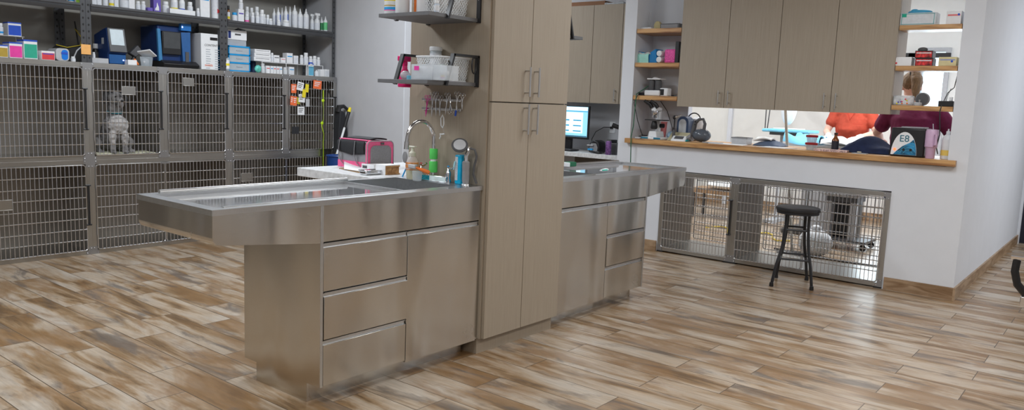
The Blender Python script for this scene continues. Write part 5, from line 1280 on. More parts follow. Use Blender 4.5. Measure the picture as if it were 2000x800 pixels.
tag(MB().tube([(xA(u, YG-.03, 1.2), YG-.03, zA(v, xA(u, YG-.03, 1.2), YG)) for u, v in ((644, 158), (641, 172), (646, 190), (641, 176))], .005, 6).build('black_leash', M_black), 'bunched black leash at the upper right of the tagged kennel door', 'leash')
pts = [(631, 176), (631, 188), (630.5, 196), (631.5, 212), (631.5, 232), (629, 240), (628.5, 246), (631, 256), (632.5, 262), (631.5, 275), (632, 300), (631.5, 330), (631.5, 360)]
P = [Vector((xA(u, YG-.03, 1), YG-.03, zA(v, xA(u, YG-.03, 1), YG))) for u, v in pts]
r = thing('ribbon_leash', (P[0].x, YG-.03, P[-1].z), 'long lime green ribbon leash hanging knotted from the right upper kennel', 'leash')
MB().tube(P, .007, 6, rr=[.010, .010, .008, .003, .003, .009, .010, .009, .006, .007, .007, .007, .007], flat=.5).build('ribbon', M_lime, r)
for i in (2, 5): MB().ell(P[i], .018, .008, .016, 10, 8).build('knot', M_lime, r)
# scale of the blanket and the dog in the second upper kennel
fz = ZM+.0215
tag(MB().sheet(24, 16, lambda a, b: (2.74+a*.48, YG+.03+b*.40, fz+.008+.010*(math.sin(9*a+3*b)*math.sin(7*b+2*a)+1)), .007).build('blanket', M_blanket), 'rumpled pale yellow blanket under the dog in the upper kennel', 'blanket')
# ------------------------------------------------------------------ dog
def remesh(o, vox, smooth=4, disp=None):
    m = o.modifiers.new('remesh', 'REMESH'); m.mode = 'VOXEL'; m.voxel_size = vox; m.use_smooth_shade = True
    s = o.modifiers.new('smooth', 'SMOOTH'); s.factor = .5; s.iterations = smooth
    if disp:
        t = bpy.data.textures.new('fur_clumps', 'CLOUDS'); t.noise_scale = disp[0]; t.noise_depth = 3
        d = o.modifiers.new('fur', 'DISPLACE'); d.texture = t; d.strength = disp[1]; d.mid_level = .5; d.texture_coords = 'LOCAL'
def limb(mb, pts, seg=12):    # pts: (point, radius)
    mb.tube([p for p, _ in pts], 1, seg, rr=[q for _, q in pts])
    for p, q in (pts[0], pts[-1]): mb.ell(p, q, q, q, 12, 8)
    for p, q in pts[1:-1]: mb.ell(p, q, q, q, 12, 8)
dx, dy, dz = 2.935, 6.56, fz+.016
def D(x, y, z): return Vector((dx+x, dy+y, dz+z))
r = thing('dog', (dx, dy, dz), 'small scruffy grey and white dog sitting upright in the second upper kennel', 'dog')
b = MB()
b.loft([(D(0, -.02, .335), (.045, 0, 0), (0, .04, .01)), (D(0, -.02, .28), (.075, 0, 0), (0, .065, .01)), (D(0, -.01, .21), (.095, 0, 0), (0, .08, .01)), (D(0, .03, .14), (.095, 0, 0), (0, .10, .02)), (D(0, .10, .08), (.10, 0, 0), (0, .10, .03)), (D(0, .16, .05), (.07, 0, 0), (0, .06, .03))], 18)
limb(b, [(D(0, -.015, .33), .05), (D(0, -.03, .40), .048)])
b.ell(D(0, -.045, .445), .062, .062, .056, 18, 12)
limb(b, [(D(0, -.09, .43), .036), (D(0, -.135, .42), .028)])
b.ell(D(0, -.125, .40), .034, .03, .03)
for s in (-1, 1):
    limb(b, [(D(s*.06, -.03, .24), .04), (D(s*.055, -.065, .15), .028), (D(s*.05, -.075, .07), .023), (D(s*.05, -.085, .022), .022)])
    b.ell(D(s*.05, -.10, .014), .026, .036, .016)
    limb(b, [(D(s*.10, .10, .07), .065), (D(s*.125, .02, .085), .045), (D(s*.125, .05, .035), .026), (D(s*.125, -.02, .018), .02)])
    b.ell(D(s*.125, -.04, .014), .025, .036, .016)
limb(b, [(D(0, .18, .05), .022), (D(.08, .22, .04), .018), (D(.15, .20, .05), .014)])
o = b.build('body', M_fur, r); remesh(o, .007, 3, (.02, .016))
for s in (-1, 1):
    e = MB(); e.loft([(D(s*.045, -.04, .49), (.024, 0, 0), (0, .012, 0)), (D(s*.07, -.045, .485), (.022, 0, -.02), (0, .012, 0)), (D(s*.088, -.05, .44), (.014, 0, 0), (0, .010, 0)), (D(s*.09, -.05, .40), (.006, 0, 0), (0, .006, 0))], 10)
    e.build('ear', M_furd, r)
    MB().ell(D(s*.024, -.098, .457), .009, .006, .009, 10, 8).build('eye', M_black, r)
cf = MB().ell(D(0, -.075, .235), .085, .045, .075, 18, 12).ell(D(.05, -.085, .13), .030, .03, .07, 14, 10).ell(D(-.05, -.085, .13), .030, .03, .07, 14, 10).build('chest_fur', mat('pale_fur', (.50, .48, .47), .95, 0, .3, 30, 1.0), r); remesh(cf, .007, 2, (.02, .02))
MB().ell(D(0, -.163, .428), .013, .009, .010, 10, 8).build('nose', M_black, r)
MB().tube([D(.055*math.cos(t), -.02+.052*math.sin(t), .335+.008*math.sin(t)) for t in [k*PI/10 for k in range(20)]], .007, 6, closed=True).build('collar', C('teal_collar', .01, .25, .32), r)
cap_ = MB().ell(D(0, -.02, .452), .069, .058, .062, 18, 12).build('dark_crown_fur', M_furd, r); remesh(cap_, .007, 1, (.02, .012))

# ------------------------------------------------------------------ people
def hand(mb, w, d, up_, s, curl=.5, spread=1.0, R=.0085, L=1.0):
    """palm at wrist w pointing along d, back of hand towards up_, thumb on side s"""
    d = d.normalized(); side = d.cross(up_).normalized(); nrm = side.cross(d).normalized()
    pal = [(w, (.026, .017)), (w+d*.03, (.034, .016)), (w+d*.075, (.040, .014)), (w+d*.092, (.036, .012))]
    mb.loft([(p, side*a, nrm*c) for p, (a, c) in pal], 14)
    for k, (off, ln) in enumerate(((-.030, .072), (-.010, .080), (.010, .076), (.029, .060))):
        base = w+d*.082+side*(off*s*-1*spread); p = base; dirv = d.copy(); pts = [(p-d*.015, R*1.05)]
        for j, q in enumerate((.45, .32, .26)):
            a = curl*(.5+.5*j); dirv = (dirv*math.cos(a)-nrm*math.sin(a)).normalized(); p = p+dirv*ln*q*L; pts.append((p, R*(1-.1*j)))
        limb(mb, pts, 8)
    b0 = w+d*.02+side*(-.026*s*-1)*-1*-1
    b0 = w+d*.022-side*s*(-.026)
    t1 = b0+(d*.6+side*s*.7).normalized()*.035-nrm*.006; t2 = t1+(d*.85+side*s*.25-nrm*.3).normalized()*.028; t3 = t2+(d*.95-nrm*.35).normalized()*.022
    limb(mb, [(b0, R*1.5), (t1, R*1.25), (t2, R*1.1), (t3, R*.9)], 8)
def person(name, o, yaw, J, label, cloth, hairmat, hair, sleeve=.55, gloves=False, trousers=None):
    """J: joints in a frame where +y is forward, x to the person's right, z up"""
    r = thing(name, o, label, 'person')
    Mx = Matrix.Translation(o)@Matrix.Rotation(yaw, 4, 'Z')
    T = lambda p: Mx @ Vector(p)
    V = lambda p: Matrix.Rotation(yaw, 3, 'Z') @ Vector(p)
    b = MB(); hz = J['hip'][2]; cz = J['chest']; nk = J['neck']; hd = J['head']
    hip = Vector(J['hip']); chest = Vector(cz); neck = Vector(nk); head = Vector(hd)
    b.loft([(T(hip+Vector((0, 0, -.10))), V((.15, 0, 0)), V((0, .10, 0))), (T(hip), V((.165, 0, 0)), V((0, .115, 0))), (T(hip.lerp(chest, .45)), V((.135, 0, 0)), V((0, .10, 0))), (T(chest+Vector((0, 0, -.05))), V((.155, 0, 0)), V((0, .115, 0))), (T(chest+Vector((0, -.01, .08))), V((.165, 0, 0)), V((0, .095, 0))), (T(neck+Vector((0, 0, -.03))), V((.085, 0, 0)), V((0, .065, 0))), (T(neck+Vector((0, 0, .02))), V((.052, 0, 0)), V((0, .055, 0))), (T(head+Vector((0, -.015, -.09))), V((.052, 0, 0)), V((0, .055, 0)))], 20)
    # head with face
    hh = Vector(head); fdir = Vector(J['look']).normalized(); zz = Vector((0, 0, 1)); xx = fdir.cross(zz).normalized(); uu = xx.cross(fdir)
    def Hp(x, y, z): return T(hh+xx*x+fdir*y+uu*z)
    Rm = Matrix.Rotation(yaw, 3, 'Z')@Matrix((xx, fdir, uu)).transposed()
    b.ell(Hp(0, -.01, .02), .074, .092, .092, 20, 14, Rm); b.ell(Hp(0, .022, -.045), .054, .062, .062, 16, 12, Rm)
    b.ell(Hp(0, .060, -.088), .022, .018, .016, 12, 8, Rm)
    limb(b, [(Hp(0, .082, .012), .008), (Hp(0, .100, -.022), .012)]); b.ell(Hp(0, .081, -.052), .022, .008, .007, 12, 8, Rm)
    for s in (-1, 1): b.ell(Hp(s*.074, -.008, -.012), .010, .016, .030, 12, 8, Rm); b.ell(Hp(s*.03, .074, .022), .016, .01, .006, 10, 8, Rm)
    for s in (-1, 1):
        sh, el, wr = [Vector(p) for p in J['arm%d' % s]]
        limb(b, [(T(sh), .052), (T(sh.lerp(el, .5)), .046), (T(el), .038), (T(el.lerp(wr, .35)), .039), (T(wr), .026)])
        kn, an = [Vector(p) for p in J['leg%d' % s]]; hp = hip+Vector((s*.09, 0, -.04))
        limb(b, [(T(hp), .092), (T(hp.lerp(kn, .5)), .078), (T(kn), .055), (T(kn.lerp(an, .35)), .055), (T(an), .036)])
        hdv = Vector(J['hand%d' % s])
        if not gloves: hand(b, T(wr), V(hdv), V((0, 0, 1)) if abs(hdv.normalized().z) < .8 else V((0, 1, 0)), s, .45)
    o_ = b.build('body', M_skin, r); remesh(o_, .0075, 3)
    if gloves:
        for s in (-1, 1):
            g = MB(); wr = Vector(J['arm%d' % s][2]); el = Vector(J['arm%d' % s][1]); hdv = Vector(J['hand%d' % s])
            hand(g, T(wr), V(hdv), V((0, 0, 1)), s, .45, R=.0095)
            limb(g, [(T(wr), .030), (T(wr.lerp(el, .15)), .034)])
            go = g.build('glove', M_glove, r); remesh(go, .004, 2)
    for s in (-1, 1):
        MB().ell(Hp(s*.031, .078, .008), .011, .007, .007, 12, 8, Rm).build('eye', M_white, r)
    # top
    c = MB()
    c.loft([(T(hip+Vector((0, 0, -.12))), V((.185, 0, 0)), V((0, .135, 0))), (T(hip), V((.185, 0, 0)), V((0, .137, 0))), (T(hip.lerp(chest, .45)), V((.165, 0, 0)), V((0, .13, 0))), (T(chest+Vector((0, 0, -.05))), V((.180, 0, 0)), V((0, .145, 0))), (T(chest+Vector((0, -.01, .07))), V((.19, 0, 0)), V((0, .118, 0))), (T(neck+Vector((0, -.005, -.045))), V((.125, 0, 0)), V((0, .082, 0))), (T(neck+Vector((0, -.005, -.02))), V((.075, 0, 0)), V((0, .066, 0)))], 24)
    for s in (-1, 1):
        sh, el, wr = [Vector(p) for p in J['arm%d' % s]]
        limb(c, [(T(sh+Vector((-s*.05, 0, .005))), .068), (T(sh), .071), (T(sh.lerp(el, sleeve)), .068)])
    co = c.build('top', cloth, r); remesh(co, .010, 4, (.07, .014))
    tr = MB()
    for s in (-1, 1):
        kn, an = [Vector(p) for p in J['leg%d' % s]]; hp = hip+Vector((s*.09, 0, -.04))
        limb(tr, [(T(hp), .108), (T(hp.lerp(kn, .5)), .092), (T(kn), .07), (T(kn.lerp(an, .5)), .066), (T(an+Vector((0, 0, .04))), .062)])
    tr.loft([(T(hip+Vector((0, 0, -.12))), V((.175, 0, 0)), V((0, .125, 0))), (T(hip+Vector((0, 0, .02))), V((.172, 0, 0)), V((0, .122, 0)))], 20)
    to = tr.build('trousers', trousers or cloth, r); remesh(to, .011, 3)
    for s in (-1, 1):
        an = Vector(J['leg%d' % s][1])
        f = MB(); f.loft([(T((an.x, an.y-.05, .05)), V((.035, 0, 0)), Vector((0, 0, .045))), (T((an.x, an.y+.02, .05)), V((.042, 0, 0)), Vector((0, 0, .048))), (T((an.x, an.y+.12, .035)), V((.045, 0, 0)), Vector((0, 0, .033))), (T((an.x, an.y+.18, .025)), V((.03, 0, 0)), Vector((0, 0, .022)))], 14).build('shoe', M_dgrey, r)
    if hair:
        h = MB(); h.ell(Hp(0, -.028, .034), .084, .092, .094, 20, 14, Rm)
        if hair == 'pony':
            limb(h, [(Hp(0, -.09, .09), .035), (Hp(0, -.14, .08), .038), (Hp(0, -.165, .0), .042), (Hp(0, -.155, -.08), .036), (Hp(0, -.15, -.16), .018)])
        else: h.ell(Hp(0, -.05, -.03), .075, .06, .07, 16, 12, Rm)
        ho = h.build('hair', hairmat, r); remesh(ho, .009, 2, (.018, .010))
        if hair == 'pony': MB().tube([Hp(.033*math.cos(t), -.115, .088+.033*math.sin(t)) for t in [k*PI/8 for k in range(16)]], .012, 8, closed=True).build('hair_tie', M_black, r)
    return r, Mx
# front person: rust-red scrubs, faces the camera (forward = -X); local +y -> world -X : yaw = +90deg
Jr = dict(hip=(0, -.04, .93), chest=(0, .0, 1.22), neck=(0, .01, 1.40), head=(0, .07, 1.56), look=(0, 1, -.45))
Jr['arm1'] = [(.19, 0, 1.34), (.265, .05, 1.13), (.17, .27, 1.09)]; Jr['arm-1'] = [(-.19, 0, 1.34), (-.275, .06, 1.14), (-.14, .26, 1.09)]
Jr['hand1'] = (-.5, .8, -.1); Jr['hand-1'] = (.45, .85, -.1)
Jr['leg1'] = [(.09, .0, .50), (.10, -.04, .09)]; Jr['leg-1'] = [(-.09, .0, .50), (-.10, -.04, .09)]
py_ = 2.325
rp, Mr = person('person', Vector((9.30, yA(1661, 9.2, 1.25), 0)), PI/2, Jr, 'person in rust-red short-sleeved scrubs and white gloves leaning over the drape', M_scrub, mat('brown_hair', (.08, .045, .03), .6, 0, .4, 40), 'short', .45, True)
# neckline, chest pocket on the scrub top
MB().tube([Mr@Vector((-.06, .108, 1.40)), Mr@Vector((0, .142, 1.275)), Mr@Vector((.06, .108, 1.40))], .006, 8).build('neckline_seam', C('dark_rust_cloth', .42, .04, .02, .9), rp)
MB().prism([(0, 0), (.0, .001)], 'z', 0, 1) if False else None
MB().tube([Mr@Vector((-.04, .152, 1.235)), Mr@Vector((-.14, .128, 1.235))], .003, 6).build('pocket_seam', C('dark_rust_cloth', .42, .04, .02, .9), rp)
# second person: maroon top, back to us, pony tail (forward = +X)
Jm = dict(hip=(0, -.05, .93), chest=(-.0, .02, 1.25), neck=(-.03, .05, 1.45), head=(-.075, .13, 1.60), look=(-.45, 1, -.35))
Jm['arm1'] = [(.19, .02, 1.36), (.33, .10, 1.16), (.26, .30, 1.05)]; Jm['arm-1'] = [(-.20, .04, 1.37), (-.31, .10, 1.19), (-.33, .34, 1.12)]
Jm['hand1'] = (-.3, .9, -.1); Jm['hand-1'] = (.0, .95, -.2)
Jm['leg1'] = [(.09, .02, .50), (.10, -.04, .09)]; Jm['leg-1'] = [(-.09, .02, .50), (-.10, -.04, .09)]
person('person', Vector((7.42, 1.56, 0)), -PI/2, Jm, 'person in a maroon top with a blond ponytail, seen from behind past the right shelves', M_maroon, M_blond, 'pony', .62, False, M_navycloth)

# ------------------------------------------------------------------ operating table, drapes, the back room
XD = 8.62; yd0, yd1, yd2 = yA(1712, XD, 1.1), yA(1603, XD, 1.1), yA(1530, XD, 1.1)
r = thing('exam_table', (XD+.25, (yd0+yd2)/2, 0), 'steel procedure table under blue and white drapes in the room behind', 'table')
MB().box(XD+.07, XD+.46, yd0, yd2+.02, .97, 1.0).build('tabletop', M_ss2, r, bev=.005)
MB().box(XD+.14, XD+.3, yd1-.1, yd1+.2, .05, .97).build('column', M_lgrey, r, bev=.01)
MB().box(XD, XD+.5, yd1-.3, yd1+.35, 0, .05).build('base', M_dgrey, r, bev=.01)
def drape(x0, x1, y0, y1, z, amp, m, label, name='drape', seed=0, hang=.0):
    def fn(a, b):
        zz = z+amp*(.5+.5*math.sin(7*a+seed)*math.cos(5*b+seed*2)+.3*math.sin(15*a*b+seed))
        e = max(0, .12-a)/.12
        return (x0+a*(x1-x0), y0+b*(y1-y0), zz-hang*e*e)
    return tag(MB().sheet(36, 36, fn, .006).build(name, m), label, 'drape')
drape(XD, XD+.42, yd0, yd1, 1.012, .07, M_cloth, 'bright white cloth drape in front of the person in red', seed=1.3, hang=.06)
drape(XD, XD+.48, yd1+.015, yd2, 1.012, .09, M_drape, 'rumpled light blue drape on the procedure table', seed=.4, hang=.06)
# instrument table with blue cover on the left of it
yp = yA(1545, 8.4, 1.12)
XS = 9.45
zt8 = zA(252, XS, yA(1530, XS, 1.15)); ya8, yb8 = yA(1590, XS, zt8), yA(1500, XS, zt8)
r = thing('instrument_stand', (XS, (ya8+yb8)/2, 0), 'overbed instrument stand with a blue cover and white paper, beyond the procedure table', 'stand')
MB().box(XS-.2, XS+.2, ya8, yb8, zt8-.035, zt8).build('blue_cover', M_drape, r, bev=.012)
MB().box(XS-.15, XS+.05, ya8+.12, yb8-.12, zt8, zt8+.015).build('white_paper', M_paper, r, bev=.005)
MB().box(XS-.15, XS+.15, ya8+.1, yb8-.08, zt8-.07, zt8-.035).build('support_tray', M_dgrey, r)
MB().cyl((XS, yb8-.18, .04), (XS, yb8-.18, zt8-.07), .02, 12).box(XS-.25, XS+.25, yb8-.24, yb8-.12, 0, .04).build('column', M_lgrey, r)
# pole in front, leaning a touch
yp0, yp1 = yA(1537, 7.36, 1.03), yA(1534, 7.36, 1.35)
r = thing('lamp_pole', (7.36, yp0, 0), 'ivory lamp pole standing just behind the wooden counter', 'pole')
k = (yp1-yp0)/.32
MB().cyl((7.36, yp0-k*1.03, .03), (7.36, yp0+k*.9, 1.93), .0135, 12).build('pole_tube', C('ivory_enamel', .62, .60, .54, .4), r)
MB().lathe([(.14, 0), (.14, .02), (.03, .035)], (7.36+.0, yp0-k*1.03, 0), 24).build('base', M_dgrey, r)
yp = yA(1545, 9.6, 1.3)
r = thing('hanging_lamp', (9.5, yp, 1.12), 'white examination lamp head on a folded arm against the far wall', 'lamp')
MB().ell((9.6, yp+.03, 1.40), .07, .10, .22, 18, 12).build('lamp_head', M_white, r)
MB().tube([(9.75, yp+.3, 1.52), (9.68, yp+.1, 1.50), (9.6, yp+.05, 1.45)], .05, 10).build('arm', M_white, r)
MB().tube([(9.65, yp+.12, 1.42), (9.65, yp+.32, 1.38)], .02, 8).build('side_handle', M_white, r)
MB().cyl((XF, yp+.3, 1.52), (9.75, yp+.3, 1.52), .05, 12).build('wall_mount', M_white, r)
for i, (u0, u1) in enumerate(((1497, 1495), (1506, 1499.5))):
    a = yA(u0, 8.6, 1.4); b = yA(u1, 8.6, 1.2)
    tag(MB().tube([(8.6, a+.02, 2.88), (8.6, a, 1.5), (8.6, b, 1.15)], .006, 6).build('hanging_cable', M_dgrey), ['left', 'right'][i]+' one of two dark cables hanging behind the navy pouch', 'cable')
# black rail on the far wall
XR = XF-.08; ya9, yb9 = yA(1857, XR, 2.05), yA(1762, XR, 2.05)
zr9 = zA(108, XR, (ya9+yb9)/2)
r = thing('wall_rail', (XR+.04, (ya9+yb9)/2, zr9-.03), 'long black rail mounted on the far wall behind the glove boxes', 'rail')
MB().box(XR-.02, XR+.02, ya9, yb9, zr9-.028, zr9+.028).build('rail_bar', M_black, r, bev=.004)
for yy in (ya9+.08, yb9-.08): MB().cyl((XR+.02, yy, zr9), (XF, yy, zr9), .012, 8).build('bracket', M_black, r)
# door jamb panel seen to the left of the bright pane
tag(MB().box(XF-.10, XF-.06, W1+.03, W1+.13, 0.0, 2.1).build('window_blind', M_white), 'narrow white vertical panel beside the bright glass door', 'panel')

# what shows through the floor kennels
ka = yA(1648, 8.2, .4)
r = thing('rolling_cart', (8.25, ka, 0), 'grey wheeled machine with a wrapped top, seen through the wide floor kennel', 'cart')
MB().box(8.05, 8.45, ka-.18, ka+.18, .52, .80).build('wrapped_top', M_lgrey, r, bev=.03)
MB().box(8.1, 8.4, ka-.15, ka+.15, .47, .52).build('deck', M_dgrey, r)
for yy in (ka-.12, ka+.12): MB().box(8.1, 8.16, yy-.03, yy+.03, .1, .47).build('post', M_lgrey, r)
MB().box(8.2, 8.4, ka-.13, ka+.13, .1, .47).build('inner_box', M_black, r, bev=.01)
MB().box(8.05, 8.45, ka-.27, ka+.18, .07, .10).build('base', M_dgrey, r, bev=.005)
MB().tube([(8.1, ka-.17, .56), (8.08, ka-.34, .60), (8.05, ka-.44, .66)], .012, 8).build('side_arm', M_black, r)
for xx_, yy in ((8.1, ka-.24), (8.1, ka+.15), (8.4, ka-.24), (8.4, ka+.15)): MB().lathe([(.03, -.012), (.034, 0), (.03, .012)], (xx_, yy, .035), 14, 'x').build('caster', M_black, r)
r = thing('maroon_stool', (8.0, 1.37, 0), 'maroon-seated stool seen at the right end of the wide floor kennel', 'stool')
MB().lathe([(.15, .36), (.17, .37), (.17, .41), (.14, .43)], (8.0, 1.37, 0), 24).build('seat', C('maroon_vinyl', .28, .01, .05, .4), r)
for k in range(4):
    t = k*PI/2+.6; MB().cyl((8+.10*math.cos(t), 1.37+.10*math.sin(t), .36), (8+.2*math.cos(t), 1.37+.2*math.sin(t), 0), .012, 8).build('leg', M_lgrey, r)
yb0, yb1 = yA(1450, 8.9, .5), yA(1345, 8.9, .5); zb0 = zA(377, 8.9, yb0)
r = thing('linen_bench', (9.1, (yb0+yb1)/2, 0), 'low tan bench with folded white linen, seen through the left floor kennel', 'bench')
MB().box(8.9, 9.3, yb0, yb1, zb0-.05, zb0).build('bench_top', C('tan_board', .42, .26, .14), r, bev=.005)
MB().ell((9.1, yb0+.28, zb0+.05), .15, .26, .05, 18, 10).build('folded_linen', M_cloth, r)
for xx_, yy in ((8.95, yb0+.06), (8.95, yb1-.06), (9.25, yb0+.06), (9.25, yb1-.06)): MB().cyl((xx_, yy, 0), (xx_, yy, zb0-.05), .02, 8).build('leg', M_black, r)
r = thing('plastic_sack', (7.65, 2.55, 0), 'white plastic sack on the floor seen behind the stool', 'sack')
MB().ell((7.45, 2.30, .13), .12, .16, .13, 16, 10).build('sack_body', M_white, r)
MB().ell((7.45, 2.30, .27), .04, .05, .03, 12, 8).build('sack_neck', M_white, r)
pts = [(8.1, 3.5+.12*math.sin(k*.9), .008) for k in range(1)]
tag(MB().tube([(8.2+.22*math.sin(k*1.1), 3.75-.09*k, .008) for k in range(12)], .007, 6).build('yellow_hose', C('yellow_hose', .8, .6, .05)), 'thin yellow cord lying in loops on the floor behind the left kennel', 'cord')
tag(MB().tube([(7.5, 2.7, .01), (7.42, 2.4, .01), (7.35, 2.0, .01), (7.4, 1.5, .01), (7.6, 1.2, .01)], .009, 6).build('floor_cable', M_black), 'black cord crossing the floor behind the wide kennel', 'cord')

# ------------------------------------------------------------------ on the wooden counter
ZL2 = ZL+.0008
def L_(u, X): return yA(u, X, ZL+.05)
def hv(v0, v1, X, u): y = yA(u, X, ZL+.05); return zA(v0, X, y)-zA(v1, X, y)
# black sterilising machine with the oval panel
X0 = 6.53; ya, yb = L_(1805, X0), L_(1737, X0); hb = hv(244, 300, X0, 1770)
r = thing('electric_generator_box', (X0+.1, (ya+yb)/2, ZL2), 'black machine marked E8 with a blue swirl oval panel, on the wooden counter', 'machine')
r.name = 'bench_machine'
MB().box(X0, X0+.22, ya, yb, ZL2, ZL2+hb).build('casing', M_black, r, bev=.012)
def ovp(a0, a1, z0, z1, cut=None, n=36):
    cy, cz, ry, rz = (a0+a1)/2, (z0+z1)/2, (a1-a0)/2, (z1-z0)/2
    return [(cy+ry*math.cos(2*PI*k/n), cz+rz*math.sin(2*PI*k/n)) for k in range(n)]
w_ = yb-ya
oc, orr, ozr = ya+w_*.585, w_*.37, hb*.80
arch = [(oc-orr, ZL2+.012)]+[(oc-orr*math.cos(t), ZL2+.012+ozr*math.sin(t)) for t in [k*PI/20 for k in range(1, 20)]]+[(oc+orr, ZL2+.012)]
MB().prism(arch, 'x', X0-.0015, X0+.001).build('white_panel', M_paper, r)
a2 = [(oc-orr*.985, ZL2+.013)]+[(oc-orr*.985*math.cos(t), ZL2+.013+ozr*.97*math.sin(t)) for t in [k*PI/20 for k in range(1, 6)]]+[(oc-orr*.45, ZL2+ozr*.62), (oc+orr*.15, ZL2+ozr*.44), (oc+orr*.6, ZL2+ozr*.2), (oc+orr*.8, ZL2+.013)]
MB().prism(a2, 'x', X0-.0025, X0-.0015).build('swirl_panel', mat('blue_swirl', (.02, .17, .33), .4, 0, .9, 14, stretch=(1, 1, 3)), r)
for k in range(4):
    rr0 = ozr*(.2+.12*k); ln = [(X0-.003, oc-orr*.35+rr0*math.cos(t), ZL2+.013+rr0*math.sin(t)) for t in [q*PI/24 for q in range(2, 22)]]
    ln = [p_ for p_ in ln if abs(p_[1]-oc) < orr*.95*math.sqrt(max(0, 1-((p_[2]-ZL2)/ozr)**2)) and p_[2]-ZL2 < ozr*(.62-.45*max(0, (p_[1]-oc+orr*.45)/orr))]
    MB().tube(ln, .0012, 5).build('swirl_line', C('swirl_cyan', .15, .5, .65), r)
text('E8', hb*.33, C('deep_teal_print', .02, .15, .22), r, (X0-.003, oc+orr*.02, ZL2+ozr*.77), ROT_X)
for k, (dy_, m_) in enumerate(((.70, M_ledr), (.0, M_black), (-.55, M_black))):
    MB().lathe([(.010, -.004), (.008, -.001)], (X0-.001, oc+orr*dy_, ZL2+ozr*.30), 14, 'x').build('knob', m_, r)
MB().box(X0+.04, X0+.18, ya+.02, yb-.06, ZL2+hb, ZL2+hb+.01).build('top_handle', M_clear, r, bev=.003)
# tumbler
Xt = 6.52; yt = L_(1817, Xt); ht = hv(252, 306, Xt, 1817)
r = thing('tumbler', (Xt, yt, ZL2), 'lilac pink handled tumbler with a straw at the right end of the counter', 'tumbler')
R = (L_(1804, Xt)-L_(1830, Xt))/2*.97
MB().lathe([(R*.68, 0), (R*.72, .004), (R*.78, ht*.36), (R*.92, ht*.40), (R, ht*.42), (R*1.02, ht*.97), (R*.96, ht)], (Xt, yt, ZL2), 28).build('tumbler_body', M_lilac, r)
MB().lathe([(R*.96, ht), (R*.9, ht+.008), (R*.3, ht+.01)], (Xt, yt, ZL2), 28).build('lid', M_lilac, r)
MB().tube([(Xt-R*.7, yt-R*.6, ZL2+ht*.86), (Xt-R*1.3, yt-R*.9, ZL2+ht*.86), (Xt-R*1.35, yt-R*.9, ZL2+ht*.5), (Xt-R*.8, yt-R*.6, ZL2+ht*.46)], .008, 10).build('handle', M_lilac, r)
MB().cyl((Xt, yt-.005, ZL2+ht), (Xt-.005, yt-.0, ZL2+ht+.05), .004, 10).build('straw', M_clear, r)
Xb = 6.56; yb_ = L_(1848, Xb); hb2 = hv(250, 309, Xb, 1848)
r = thing('lotion_bottle', (Xb, yb_, ZL2), 'white pump bottle with orange print beside the lilac tumbler, against the wall', 'bottle')
MB().lathe([(.034, 0), (.038, .005), (.038, hb2*.62), (.030, hb2*.76), (.012, hb2*.82)], (Xb, yb_, ZL2), 22, sx=.7).build('bottle_body', M_white, r)
MB().lathe([(.014, hb2*.82), (.014, hb2*.92), (.005, hb2*.93), (.005, hb2)], (Xb, yb_, ZL2), 14).build('pump', M_white, r)
MB().lathe([(.0384, hb2*.12), (.0384, hb2*.3)], (Xb, yb_, ZL2), 22, sx=.7).build('yellow_print', C('soft_yellow', .85, .62, .15), r)
# amber bottle
Xa = 6.63; yy = L_(1631, Xa); ha = hv(249, 285, Xa, 1631)
r = thing('amber_bottle', (Xa, yy, ZL2), 'brown glass bottle with a black label in front of the white drape', 'bottle')
MB().lathe([(.026, 0), (.028, .004), (.028, ha*.62), (.018, ha*.72), (.012, ha*.8), (.012, ha*.9)], (Xa, yy, ZL2), 22).build('bottle_body', mat('amber_solid', (.22, .06, .01), .12), r)
MB().lathe([(.0285, ha*.10), (.0285, ha*.56)], (Xa, yy, ZL2), 22).build('black_label', C('black_label', .02, .02, .03), r)
MB().lathe([(.014, ha*.88), (.014, ha)], (Xa, yy, ZL2), 16).build('cap', C('dark_brown_cap', .05, .02, .01), r)
# two clear tubs with red lids
Xc = 6.58; yy = L_(1585, Xc); hcx = hv(258, 287, Xc, 1585)
for k in range(2):
    z = ZL2+k*hcx*.5
    r = thing('food_container', (Xc, yy, z), ['lower clear container with a red lid, under its twin on the counter', 'upper clear container with a red lid, stacked on its twin'][k], 'container', 'stacked clear containers with red lids')
    Rr = (.046 if k == 0 else .044)
    MB().lathe([(Rr*.78, 0), (Rr*.82, .003), (Rr, hcx*.36)], (Xc, yy, z), 24).build('container_body', M_glassy, r)
    MB().lathe([(Rr*1.07, hcx*.35), (Rr*1.1, hcx*.37), (Rr*1.1, hcx*.47), (Rr*1.0, hcx*.495)], (Xc, yy, z), 24).build('lid', C('dark_red_lid', .33, .015, .02), r)
# navy pouch with white cloth
def blob(u0, u1, v0, v1, X, depth, m, name, label, cat, seed=0, amp=.25):
    y1, y0 = L_(u0, X), L_(u1, X); h = hv(v0, v1, X, (u0+u1)/2)
    def fn(a, b):
        e = max(0.02, math.sin(PI*a)**.45*math.sin(PI*b)**.45)
        return (X+(a)*depth, y0+b*(y1-y0), ZL2+.004+h*e*(1-amp+amp*math.sin(6*a+9*b+seed)))
    return tag(MB().sheet(20, 24, fn, .003).build(name, m), label, cat)
blob(1636, 1737, 261, 294, 6.60, .30, M_navycloth, 'folded_jacket', 'heap of dark navy cloth on the counter beside the black machine', 'cloth', 1, .22)
blob(1469, 1523, 265, 276, 6.66, .22, C('slate_blue_pouch', .10, .14, .22, .7), 'slate_pouch', 'slate blue pouch on the counter right of the silver box', 'pouch', 2, .15)
y1, y0 = L_(1472, 6.7), L_(1508, 6.7)
tag(MB().sheet(10, 12, lambda a, b: (6.68+a*.16, y0+b*(y1-y0), ZL2+.062+.012*math.sin(5*a+4*b)), .01).build('white_towel', M_cloth), 'folded white cloth on top of the slate blue pouch', 'cloth')
